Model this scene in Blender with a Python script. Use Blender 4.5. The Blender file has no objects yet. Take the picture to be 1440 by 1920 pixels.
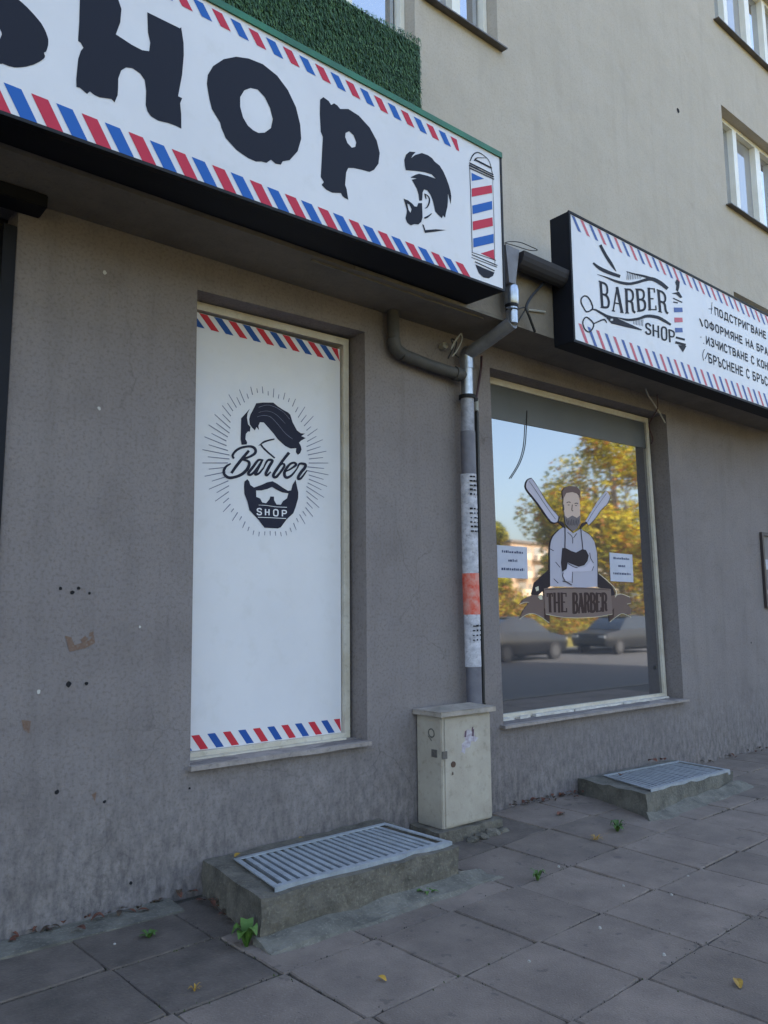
import bpy, bmesh, math, random
from mathutils import Vector, Matrix, noise
from mathutils.geometry import tessellate_polygon
R = math.radians
random.seed(7)
S = bpy.context.scene
COL = S.collection
# ---------------------------------------------------------------- camera
cd = bpy.data.cameras.new('camera'); cam = bpy.data.objects.new('camera', cd); COL.objects.link(cam)
cd.sensor_fit = 'VERTICAL'; cd.sensor_height = 36.0; cd.sensor_width = 36.0; cd.lens = 27.327
cd.clip_start = 0.05; cd.clip_end = 900
cam.matrix_world = Matrix([[0.768823, -0.076412, -0.634879, 0.0], [-0.639421, -0.103017, -0.761924, -4.2], [-0.007183, 0.99174, -0.128062, 1.55], [0, 0, 0, 1]])
S.camera = cam
# ---------------------------------------------------------------- sky, sun, exposure
SUN_EL, SUN_AZ = R(37), R(14)          # azimuth measured from +y (behind the building) towards +x
w = bpy.data.worlds.new('World'); S.world = w; w.use_nodes = True
nt = w.node_tree; nt.nodes.clear()
wo = nt.nodes.new('ShaderNodeOutputWorld'); bg = nt.nodes.new('ShaderNodeBackground')
sky = nt.nodes.new('ShaderNodeTexSky'); sky.sky_type = 'NISHITA'; sky.sun_disc = False
sky.sun_elevation = SUN_EL; sky.sun_rotation = SUN_AZ; sky.air_density = 1.0; sky.dust_density = 3.5; sky.ozone_density = 0.6
bg.inputs['Strength'].default_value = 0.15
nt.links.new(sky.outputs[0], bg.inputs[0]); nt.links.new(bg.outputs[0], wo.inputs[0])
sl = bpy.data.lights.new('sun', 'SUN'); sl.energy = 4.0; sl.angle = R(0.5); sl.color = (1.0, 0.93, 0.82)
so = bpy.data.objects.new('sun', sl); COL.objects.link(so)
sd = Vector((math.sin(SUN_AZ)*math.cos(SUN_EL), math.cos(SUN_AZ)*math.cos(SUN_EL), math.sin(SUN_EL)))
so.rotation_euler = sd.to_track_quat('Z', 'Y').to_euler()
vs = S.view_settings; vs.view_transform = 'Standard'; vs.look = 'None'; vs.gamma = 1; vs.use_curve_mapping = False
vs.exposure = 2.5
S.render.engine = 'CYCLES'
S.cycles.max_bounces = 8; S.cycles.diffuse_bounces = 4; S.cycles.glossy_bounces = 4
# ---------------------------------------------------------------- printed artwork, millimetres in the plane of the facade (x, z)
ART = {
 'letter_h': [('P','ink',1,[[1021,4480,1197,4474,1215,4430,1212,4358,1193,4286,1226,4280,1270,4271,1323,4268,1358,4280,1362,4327,1349,4377,1342,4481,1513,4483,1520,4492,1535,4413,1538,4347,1532,4236,1514,4112,1536,4111,1526,4079,1533,4025,1536,3947,1507,3950,1470,3948,1415,3938,1378,3945,1360,3963,1350,3992,1350,4066,1341,4118,1318,4142,1278,4152,1248,4141,1225,4114,1213,4067,1214,4013,1213,3981,1200,3938,1185,3949,1162,3943,1129,3933,1106,3934,1085,3942,1072,3924,1056,3932,1039,3940,1024,3936,1022,3978,1026,4077,1036,4122,1047,4143,1034,4162,1022,4165,1023,4264,1021,4371]])],
 'letter_s': [('P','ink',1,[[672,4232,690,4233,711,4236,729,4238,744,4237,756,4234,770,4230,784,4223,800,4215,815,4205,831,4194,846,4182,860,4170,870,4157,879,4143,885,4130,890,4119,893,4108,894,4096,894,4080,891,4063,888,4049,885,4042,881,4039,878,4035,880,4029,883,4024,883,4016,879,4007,872,3997,863,3985,852,3973,839,3959,824,3947,808,3934,790,3923,774,3914,761,3908,749,3906,739,3904,729,3904,721,3904,714,3904,711,3902,709,3899,704,3897,693,3897,678,3899,662,3900,642,3900,621,3900,600,3902,580,3907,561,3914,545,3924,534,3939,526,3958,522,3977,522,3997,526,4017,532,4031,543,4035,558,4033,573,4028,587,4017,601,4003,615,3992,630,3988,644,3987,657,3989,670,3991,682,3995,691,4002,698,4012,702,4026,704,4037,702,4047,696,4055,688,4063,676,4070,661,4076,645,4082,627,4091,608,4100,588,4110,568,4123,548,4138,532,4154,521,4172,513,4192,509,4215,508,4240,511,4268,517,4294,527,4320,540,4345,554,4366,570,4383,588,4397,607,4406,626,4410,645,4409,663,4406,681,4401,699,4394,715,4384,728,4371,739,4356,746,4342,746,4328,741,4316,733,4308,722,4307,710,4309,697,4314,684,4320,672,4329,660,4335,648,4338,636,4339,625,4336,614,4327,604,4313,599,4300,598,4287,602,4274,608,4263,616,4254,626,4247,637,4241,647,4237,659,4233]])],
 'letter_o': [('P','ink',1,[[1668,4251,1672,4302,1701,4366,1761,4434,1833,4483,1908,4509,1996,4518,2087,4493,2157,4439,2211,4361,2241,4267,2248,4184,2225,4100,2173,4027,2129,4003,2116,3978,2082,3971,2054,3983,2026,3954,1994,3950,1961,3936,1913,3938,1844,3956,1781,3997,1755,4043,1748,4068,1699,4124,1685,4170,1677,4205],[1861,4263,1885,4313,1922,4344,1965,4355,2010,4330,2044,4281,2062,4223,2051,4166,2013,4124,1975,4106,1942,4108,1909,4121,1880,4155,1862,4208]])],
 'letter_p': [('P','ink',1,[[2376,4479,2399,4505,2437,4497,2454,4480,2475,4500,2498,4497,2520,4484,2579,4510,2659,4501,2741,4459,2796,4397,2819,4325,2808,4251,2773,4198,2739,4172,2684,4164,2618,4151,2578,4136,2563,4101,2555,4021,2566,4000,2578,3938,2552,3940,2537,3944,2524,3960,2463,3940,2419,3943,2388,3960,2404,3983,2382,4006,2388,4111,2396,4256,2381,4282,2374,4389],[2559,4348,2585,4371,2618,4359,2638,4321,2631,4290,2605,4274,2572,4291,2556,4322]])],
 'bearded_head_emblem': [('P','ink',1,[[3029,4293,3021,4323,3018,4357,3033,4400,3064,4432,3116,4449,3089,4417,3077,4394,3111,4428,3169,4464,3221,4470,3259,4464,3280,4449,3326,4438,3359,4409,3385,4372,3408,4329,3422,4292,3428,4261,3421,4202,3409,4236,3397,4268,3396,4221,3390,4173,3377,4132,3367,4091,3348,4100,3338,4078,3305,4090,3279,4104,3270,4136,3256,4177,3237,4206,3210,4225,3184,4221,3171,4197,3168,4161,3165,4139,3141,4130,3135,4169,3120,4204,3097,4230,3080,4248,3121,4272,3068,4259,3109,4292,3141,4312,3218,4326,3288,4333,3251,4349,3186,4340,3110,4319]]),('P','ink',1,[[3008,4096,3044,4098,3078,4089,3099,4077,3119,4081,3132,4110,3164,4122,3166,4070,3167,4026,3155,3992,3129,3966,3097,3958,3066,3940,3035,3948,3022,3972,3033,4010,3035,4031,3023,4061],[3038,4074,3056,4074,3074,4049,3064,4022,3049,4035]]),('R','ink',1,[[3183,4188,3187,4188,3194,4189,3201,4188,3206,4187,3211,4184,3217,4180,3221,4175,3223,4169,3224,4163,3222,4156,3220,4148,3218,4140,3215,4132,3211,4124,3207,4117,3204,4111,3200,4106,3195,4102,3190,4098,3187,4095],[3184,4193,3189,4194,3196,4195,3205,4195,3212,4194,3219,4192,3226,4188,3232,4183,3236,4176,3237,4168,3236,4159,3234,4150,3231,4141,3227,4133,3223,4124,3217,4116,3212,4108,3205,4102,3198,4098,3193,4095,3189,4093]]),('R','ink',1,[[3186,4187,3187,4184,3188,4179,3189,4174,3190,4170,3192,4167,3195,4163,3197,4161,3198,4159],[3196,4192,3197,4189,3199,4185,3200,4181,3202,4177,3202,4172,3203,4168,3203,4164,3203,4161]]),('R','ink',1,[[3184,4022,3190,4025,3198,4030,3208,4036,3217,4044,3226,4053,3236,4063,3244,4073,3249,4080],[3179,4030,3185,4034,3192,4039,3201,4045,3209,4051,3218,4058,3229,4067,3239,4076,3246,4082]]),('P','ink',1,[[3163,3980,3176,3979,3190,3949,3283,3985,3373,4009,3283,3969,3186,3928,3179,3941]])],
 'barber_pole_emblem': [('P','blue',1,[[3626,4501,3750,4504,3628,4443]]),('P','red',1,[[3624,4387,3826,4486,3830,4429,3624,4327]]),('P','blue',1,[[3626,4265,3825,4368,3825,4307,3627,4204]]),('P','red',1,[[3626,4151,3825,4248,3827,4186,3627,4088]]),('P','blue',1,[[3627,4031,3831,4129,3830,4064,3628,3968]]),('P','red',1,[[3698,3947,3831,4017,3834,3944]]),('R','ink',1,[[3606,4556,3611,4223,3612,3924],[3612,4559,3617,4225,3618,3926]]),('R','ink',1,[[3837,4535,3838,4192,3835,3901],[3840,4537,3842,4193,3839,3902]]),('R','ink',1,[[3617,4580,3621,4588,3627,4600,3634,4613,3641,4624,3648,4634,3655,4643,3662,4651,3670,4658,3678,4663,3685,4668,3693,4672,3703,4675,3716,4676,3732,4676,3747,4675,3762,4672,3774,4669,3786,4666,3797,4659,3807,4650,3815,4632,3823,4610,3829,4587,3834,4572],[3608,4579,3612,4587,3617,4599,3623,4613,3630,4625,3638,4636,3646,4646,3655,4655,3664,4663,3674,4670,3683,4675,3694,4680,3706,4682,3720,4683,3736,4682,3751,4680,3766,4677,3779,4674,3791,4670,3802,4664,3812,4653,3821,4636,3829,4613,3835,4591,3840,4575]]),('R','ink',1,[[3661,4599,3664,4604,3669,4612,3674,4619,3680,4624,3687,4629,3695,4634,3706,4638,3718,4643,3733,4649,3751,4656,3767,4662,3778,4666],[3650,4600,3653,4605,3658,4613,3666,4622,3675,4630,3685,4636,3695,4641,3706,4644,3718,4649,3733,4654,3751,4661,3767,4666,3779,4670]]),('R','ink',1,[[3662,4604,3827,4606],[3670,4618,3835,4620]]),('R','ink',1,[[3602,4561,3844,4564],[3608,4571,3849,4574]]),('R','ink',1,[[3599,4541,3846,4548],[3606,4553,3853,4560]]),('R','ink',1,[[3603,4524,3851,4534],[3607,4533,3855,4543]]),('R','ink',1,[[3609,3926,3848,3940],[3611,3931,3851,3945]]),('R','ink',1,[[3607,3909,3861,3906],[3611,3916,3865,3913]]),('R','ink',1,[[3606,3889,3858,3893],[3608,3894,3860,3899]]),('R','ink',1,[[3636,3867,3831,3858],[3641,3875,3835,3866]]),('R','ink',1,[[3619,4568,3609,4542],[3623,4569,3614,4543]]),('R','ink',1,[[3630,4568,3622,4543],[3635,4569,3627,4544]]),('R','ink',1,[[3642,4567,3635,4543],[3646,4568,3640,4544]]),('R','ink',1,[[3653,4567,3648,4544],[3658,4568,3653,4545]]),('R','ink',1,[[3665,4566,3661,4545],[3669,4568,3666,4546]]),('R','ink',1,[[3677,4566,3674,4545],[3681,4567,3679,4547]]),('R','ink',1,[[3688,4565,3688,4546],[3693,4567,3692,4547]]),('P','ink',1,[[3641,3854,3721,3851,3830,3850,3815,3821,3773,3792,3718,3783,3675,3800]])],
 'barber_logo': [('R','ink2',1,[[5330,4574,5342,4562,5359,4545,5379,4525,5399,4508,5419,4492,5440,4476,5461,4462,5482,4449,5504,4438,5527,4427,5547,4419,5561,4413],[5368,4598,5380,4586,5398,4569,5419,4551,5439,4533,5459,4518,5480,4503,5501,4489,5519,4474,5535,4459,5550,4443,5561,4429,5570,4419]]),('R','ink2',1,[[5228,4387,5240,4382,5257,4374,5279,4366,5304,4360,5332,4357,5363,4355,5397,4355,5434,4356,5479,4359,5532,4363,5580,4368,5614,4371],[5245,4403,5260,4401,5281,4397,5306,4394,5331,4392,5358,4391,5388,4390,5420,4391,5456,4391,5499,4393,5550,4396,5598,4400,5631,4402]]),('R','ink2',1,[[5285,4308,5308,4309,5340,4311,5377,4313,5412,4314,5444,4314,5476,4312,5509,4312,5546,4313,5586,4316,5630,4320,5674,4326,5716,4334,5753,4344,5788,4355,5821,4367,5857,4382,5899,4399,5944,4419,5987,4439,6026,4455,6058,4468,6083,4477,6104,4483,6126,4487,6155,4489,6188,4489,6223,4487,6256,4484,6288,4481,6320,4475,6349,4470,6370,4466],[5287,4311,5310,4314,5344,4319,5383,4323,5420,4327,5454,4330,5488,4331,5522,4333,5558,4336,5598,4341,5641,4347,5683,4354,5722,4362,5755,4370,5785,4379,5815,4391,5849,4404,5889,4421,5932,4440,5976,4461,6016,4479,6048,4493,6076,4506,6108,4518,6144,4526,6183,4531,6223,4531,6261,4530,6296,4527,6331,4521,6363,4513,6390,4506,6409,4501]]),('R','ink2',1,[[5720,4458,5739,4459,5766,4460,5798,4461,5830,4464,5862,4467,5896,4472,5930,4477,5964,4481,6000,4485,6040,4488,6075,4491,6100,4493],[5723,4463,5743,4466,5772,4469,5804,4473,5837,4478,5869,4483,5903,4490,5938,4496,5974,4502,6012,4508,6053,4513,6089,4517,6115,4520]]),('R','ink2',1,[[5734,4457,5720,4383],[5742,4459,5728,4385]]),('R','ink2',1,[[5760,4459,5747,4392],[5768,4461,5755,4394]]),('R','ink2',1,[[5787,4462,5774,4401],[5795,4464,5782,4403]]),('R','ink2',1,[[5813,4465,5801,4410],[5821,4467,5809,4412]]),('R','ink2',1,[[5840,4468,5828,4419],[5848,4470,5836,4421]]),('R','ink2',1,[[5867,4471,5855,4429],[5875,4473,5863,4430]]),('R','ink2',1,[[5893,4474,5882,4438],[5901,4476,5890,4439]]),('R','ink2',1,[[5920,4477,5910,4447],[5928,4478,5918,4449]]),('R','ink2',1,[[5948,4480,5937,4457],[5956,4481,5945,4458]]),('R','ink2',1,[[5358,4040,5349,4267],[5321,4029,5312,4255]]),('R','ink2',1,[[5326,4244,5341,4246,5361,4248,5377,4248,5388,4246,5397,4242,5404,4234,5408,4221,5408,4203,5406,4189,5400,4180,5393,4173,5387,4169,5374,4166,5355,4165,5340,4164],[5335,4264,5350,4266,5372,4268,5393,4268,5409,4265,5423,4258,5433,4248,5437,4231,5438,4211,5435,4193,5426,4178,5411,4164,5390,4153,5367,4147,5344,4145,5330,4144]]),('R','ink2',1,[[5366,4148,5377,4147,5392,4145,5402,4142,5410,4134,5416,4123,5419,4111,5419,4098,5416,4083,5411,4072,5407,4067,5401,4064,5392,4061,5377,4057,5357,4054,5343,4052],[5384,4170,5396,4169,5414,4167,5430,4161,5441,4150,5448,4137,5452,4122,5452,4106,5448,4088,5441,4072,5429,4058,5412,4048,5394,4041,5372,4036,5351,4032,5336,4030]]),('R','ink2',1,[[5312,4026,5358,4035],[5314,4037,5361,4045]]),('R','ink2',1,[[5301,4251,5348,4255],[5307,4263,5354,4266]]),('R','ink2',1,[[5504,4046,5581,4279],[5482,4043,5558,4276]]),('R','ink2',1,[[5546,4269,5605,4056],[5588,4285,5647,4071]]),('R','ink2',1,[[5521,4117,5600,4130],[5525,4130,5605,4142]]),('R','ink2',1,[[5471,4038,5519,4045],[5475,4049,5523,4056]]),('R','ink2',1,[[5594,4056,5648,4064],[5598,4067,5652,4075]]),('R','ink2',1,[[5721,4083,5727,4305],[5682,4072,5687,4294]]),('R','ink2',1,[[5707,4284,5722,4288,5742,4293,5758,4296,5770,4294,5781,4290,5788,4284,5792,4271,5792,4255,5789,4241,5782,4228,5772,4218,5763,4211,5747,4205,5724,4201,5707,4198],[5707,4302,5723,4307,5747,4313,5772,4317,5792,4314,5808,4309,5819,4298,5824,4282,5824,4264,5820,4245,5810,4228,5795,4211,5773,4196,5746,4187,5719,4181,5701,4178]]),('R','ink2',1,[[5741,4188,5752,4187,5763,4187,5771,4183,5774,4166,5775,4141,5779,4120,5792,4108,5807,4104,5817,4102],[5758,4211,5770,4211,5789,4209,5805,4199,5810,4178,5811,4152,5814,4135,5821,4129,5831,4126,5840,4125]]),('R','ink2',1,[[5670,4067,5733,4082],[5671,4077,5733,4093]]),('R','ink2',1,[[5677,4285,5728,4297],[5679,4296,5730,4308]]),('R','ink2',1,[[5909,4147,5897,4351],[5868,4134,5856,4338]]),('R','ink2',1,[[5876,4329,5893,4333,5916,4339,5934,4343,5946,4343,5955,4341,5961,4337,5965,4326,5965,4311,5962,4297,5956,4288,5947,4279,5937,4273,5921,4267,5900,4262,5884,4258],[5877,4348,5894,4352,5920,4359,5944,4364,5964,4364,5981,4361,5993,4352,5998,4338,5999,4319,5994,4302,5984,4286,5968,4271,5948,4258,5922,4249,5897,4242,5880,4239]]),('R','ink2',1,[[5922,4249,5934,4251,5949,4252,5960,4251,5966,4247,5972,4238,5975,4229,5975,4217,5971,4203,5966,4192,5960,4186,5952,4180,5942,4175,5924,4168,5903,4162,5887,4157],[5933,4273,5946,4274,5967,4276,5987,4273,6000,4265,6009,4254,6013,4241,6012,4226,6008,4208,6000,4192,5987,4178,5970,4167,5951,4157,5928,4149,5905,4141,5889,4136]]),('R','ink2',1,[[5860,4128,5911,4145],[5858,4138,5909,4155]]),('R','ink2',1,[[5845,4329,5899,4342],[5847,4340,5901,4353]]),('R','ink2',1,[[6087,4202,6090,4411],[6045,4191,6048,4398]]),('R','ink2',1,[[6068,4392,6160,4415],[6070,4405,6162,4427]]),('R','ink2',1,[[6067,4298,6137,4315],[6069,4311,6139,4328]]),('R','ink2',1,[[6066,4197,6174,4223],[6067,4209,6176,4235]]),('R','ink2',1,[[6147,4423,6149,4382],[6169,4430,6170,4388]]),('R','ink2',1,[[6182,4225,6180,4270],[6160,4218,6159,4264]]),('R','ink2',1,[[6039,4187,6086,4198],[6040,4198,6087,4209]]),('R','ink2',1,[[6044,4391,6086,4401],[6046,4402,6088,4413]]),('R','ink2',1,[[6260,4229,6250,4436],[6217,4216,6206,4422]]),('R','ink2',1,[[6223,4412,6239,4413,6261,4415,6280,4415,6294,4411,6307,4406,6316,4398,6321,4386,6322,4371,6320,4359,6314,4350,6307,4344,6300,4340,6284,4338,6259,4337,6241,4336],[6234,4434,6251,4435,6277,4437,6301,4437,6321,4432,6338,4425,6350,4414,6357,4399,6358,4381,6354,4364,6344,4349,6327,4334,6301,4321,6272,4316,6244,4315,6226,4315]]),('R','ink2',1,[[6269,4317,6281,4316,6294,4313,6304,4307,6309,4292,6311,4269,6317,4249,6331,4237,6347,4231,6357,4229],[6294,4341,6306,4340,6325,4336,6342,4325,6349,4305,6351,4282,6356,4265,6364,4258,6376,4255,6386,4252]]),('R','ink2',1,[[6203,4215,6268,4222],[6209,4227,6275,4234]]),('R','ink2',1,[[6194,4419,6247,4422],[6202,4431,6256,4434]]),('R','ink2',1,[[6076,4051,6074,4055,6070,4062,6064,4068,6054,4071,6042,4072,6030,4072,6017,4069,6003,4064,5989,4057,5980,4047,5977,4039,5976,4031,5977,4024,5981,4017,5987,4012,5996,4008,6006,4007,6015,4005,6024,4004,6032,4003,6037,4001,6041,3999,6044,3995,6045,3991,6044,3986,6042,3982,6040,3980,6037,3979,6030,3976,6023,3975,6015,3974,6008,3974,6003,3975,6000,3978,5997,3983,5996,3988],[6047,4039,6045,4044,6042,4049,6039,4052,6035,4054,6029,4054,6023,4054,6016,4052,6010,4051,6008,4050,6007,4048,6005,4044,6005,4039,6006,4034,6008,4030,6011,4027,6016,4025,6023,4024,6032,4023,6041,4022,6051,4021,6061,4017,6068,4012,6072,4006,6074,3998,6073,3990,6068,3982,6059,3972,6045,3965,6031,3960,6018,3957,6004,3956,5992,3956,5980,3959,5973,3965,5969,3972,5967,3977]]),('R','ink2',1,[[6119,3967,6124,4079],[6089,3960,6094,4072]]),('R','ink2',1,[[6201,3972,6207,4088],[6171,3965,6177,4080]]),('R','ink2',1,[[6103,4013,6186,4020],[6110,4026,6192,4033]]),('R','ink2',1,[[6287,4101,6276,4098,6257,4091,6239,4076,6232,4059,6229,4041,6228,4023,6227,4005,6228,3987,6233,3973,6244,3964,6260,3961,6277,3962,6294,3965,6314,3973,6330,3987,6337,4004,6340,4023,6342,4041,6343,4059,6343,4078,6338,4093,6324,4101,6307,4102,6296,4103],[6290,4085,6280,4082,6271,4079,6266,4076,6262,4065,6259,4048,6258,4030,6257,4013,6258,3997,6262,3985,6268,3981,6276,3979,6285,3980,6292,3981,6298,3983,6302,3987,6307,3999,6310,4016,6311,4034,6312,4051,6312,4068,6309,4079,6302,4083,6291,4084,6281,4084]]),('R','ink2',1,[[6392,3974,6390,4098],[6361,3966,6359,4089]]),('R','ink2',1,[[6370,4079,6385,4080,6406,4081,6423,4081,6433,4080,6439,4077,6443,4074,6444,4067,6443,4057,6440,4049,6436,4045,6431,4042,6426,4040,6413,4038,6394,4037,6381,4036],[6379,4096,6395,4097,6417,4098,6437,4098,6452,4096,6463,4092,6471,4085,6473,4074,6471,4062,6466,4050,6457,4040,6443,4031,6425,4025,6405,4021,6384,4020,6371,4019]]),('R','ink2',1,[[5463,3987,5482,3989,5510,3992,5542,3995,5574,3999,5606,4001,5640,4002,5677,4005,5716,4011,5757,4021,5800,4034,5842,4048,5882,4062,5920,4077,5954,4092,5986,4106,6018,4116,6056,4125,6098,4133,6140,4139,6177,4143,6206,4144,6232,4143,6257,4141,6284,4139,6316,4138,6349,4136,6379,4134,6400,4133],[5466,3993,5485,3996,5513,4000,5546,4005,5579,4010,5613,4015,5648,4020,5684,4026,5719,4033,5756,4043,5796,4056,5836,4069,5874,4083,5908,4097,5941,4113,5976,4130,6017,4144,6061,4156,6108,4165,6154,4172,6195,4177,6230,4178,6261,4177,6287,4174,6314,4171,6343,4168,6374,4162,6402,4158,6421,4154]]),('R','ink2',1,[[5796,4037,5787,4001],[5802,4039,5794,4002]]),('R','ink2',1,[[5820,4045,5811,4004],[5826,4046,5818,4005]]),('R','ink2',1,[[5844,4052,5835,4006],[5851,4054,5842,4007]]),('R','ink2',1,[[5868,4060,5859,4009],[5875,4061,5865,4010]]),('R','ink2',1,[[5893,4067,5883,4011],[5900,4069,5889,4013]]),('R','ink2',1,[[5918,4075,5907,4014],[5924,4076,5914,4015]]),('R','ink2',1,[[5942,4082,5931,4017],[5949,4084,5938,4018]]),('R','ink2',1,[[5066,4043,5072,4050,5081,4058,5091,4064,5100,4068,5109,4070,5119,4071,5129,4071,5140,4068,5150,4062,5161,4054,5171,4044,5179,4033,5186,4023,5192,4012,5194,4001,5191,3992,5180,3981,5160,3968,5138,3957,5123,3952,5114,3953,5103,3959,5093,3969,5084,3978,5075,3987,5067,3995,5061,4004,5058,4013,5057,4021,5058,4028,5061,4036,5066,4043],[5049,4044,5058,4054,5070,4064,5083,4073,5098,4080,5112,4083,5127,4085,5141,4084,5154,4081,5167,4074,5179,4064,5189,4054,5198,4043,5205,4032,5212,4020,5214,4006,5209,3991,5192,3975,5169,3960,5143,3946,5119,3939,5100,3941,5087,3949,5076,3959,5067,3968,5058,3976,5049,3986,5043,3996,5039,4005,5038,4015,5039,4025,5043,4035,5049,4044]]),('R','ink2',1,[[5076,3860,5082,3869,5090,3878,5099,3885,5106,3889,5113,3891,5123,3892,5134,3890,5146,3887,5160,3882,5177,3875,5191,3867,5198,3858,5198,3849,5192,3838,5183,3825,5173,3814,5164,3804,5154,3795,5144,3788,5136,3785,5127,3784,5115,3786,5103,3789,5093,3794,5085,3801,5079,3810,5073,3821,5070,3830,5069,3838,5070,3846,5072,3853,5076,3860],[5060,3861,5067,3871,5076,3882,5088,3892,5102,3899,5117,3903,5131,3904,5145,3903,5158,3899,5174,3894,5192,3886,5207,3877,5217,3866,5216,3852,5209,3837,5199,3823,5189,3811,5178,3800,5166,3789,5152,3780,5136,3774,5120,3772,5104,3774,5090,3778,5078,3784,5069,3792,5061,3802,5056,3814,5052,3824,5051,3833,5052,3842,5055,3852,5060,3861]]),('R','ink2',1,[[5173,3971,5184,3974,5201,3979,5219,3983,5234,3985,5247,3984,5261,3982,5276,3979,5293,3976,5315,3973,5340,3969,5363,3965,5379,3962],[5172,3981,5184,3985,5201,3991,5221,3996,5241,4000,5259,4001,5276,4000,5292,3999,5310,3997,5334,3995,5360,3993,5385,3991,5402,3989]]),('P','ink2',1,[[5367,3988,5452,3993,5564,3996,5741,3991,5926,3984,5912,3973,5660,3946,5460,3928,5395,3955],[5451,3968,5488,3977,5486,3959,5449,3949]]),('R','ink2',1,[[5202,3858,5217,3865,5237,3875,5260,3887,5282,3897,5303,3908,5324,3919,5343,3927,5355,3931,5363,3930,5372,3925,5380,3918,5386,3914],[5196,3865,5210,3873,5230,3884,5253,3896,5274,3907,5295,3918,5317,3929,5339,3939,5361,3945,5378,3943,5388,3935,5394,3926,5399,3921]]),('P','ink2',1,[[6564,4627,6614,4611,6600,4553,6572,4504,6534,4510,6548,4555,6530,4584]]),('P','ink2',1,[[6453,4455,6588,4510,6645,4469,6609,4451,6536,4469]]),('R','ink2',1,[[6473,4410,6634,4410],[6483,4423,6644,4424]]),('R','ink2',1,[[6472,4372,6555,4385],[6477,4385,6560,4398]]),('P','blue2',1,[[6479,4327,6633,4365,6638,4322,6481,4281]]),('P','red2',1,[[6478,4230,6623,4264,6627,4222,6479,4184]]),('P','blue2',1,[[6477,4131,6612,4162,6616,4120,6478,4086]]),('R','ink2',1,[[6478,4030,6640,4045],[6489,4052,6651,4066]]),('R','ink2',1,[[6464,3978,6648,3992],[6478,4005,6663,4019]]),('P','ink2',1,[[6517,3975,6670,4001,6598,3922]])],
 'scissor_marks': [('R','ink2',1,[[7137,4476,7214,4495],[7137,4483,7215,4503]]),('R','ink2',1,[[7210,4567,7179,4437],[7221,4569,7189,4439]]),('R','ink2',1,[[6936,4333,6987,4259],[6952,4340,7003,4266]]),('R','ink2',1,[[6956,4333,7000,4272],[6965,4337,7009,4276]]),('R','ink2',1,[[6937,4144,6959,4147],[6942,4153,6964,4156]]),('R','ink2',1,[[6986,4093,6999,4094],[6993,4103,7006,4103]]),('R','ink2',1,[[7002,4043,6995,4034,6984,4021,6974,4007,6966,3993,6962,3981,6960,3970,6960,3960,6961,3950,6963,3941,6966,3933,6969,3926,6972,3921],[7012,4043,7005,4034,6995,4021,6984,4007,6977,3994,6973,3984,6972,3973,6971,3962,6972,3953,6974,3945,6977,3937,6981,3930,6983,3925]]),('R','ink2',1,[[7067,4025,7001,3946],[7079,4024,7013,3945]])],
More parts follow.
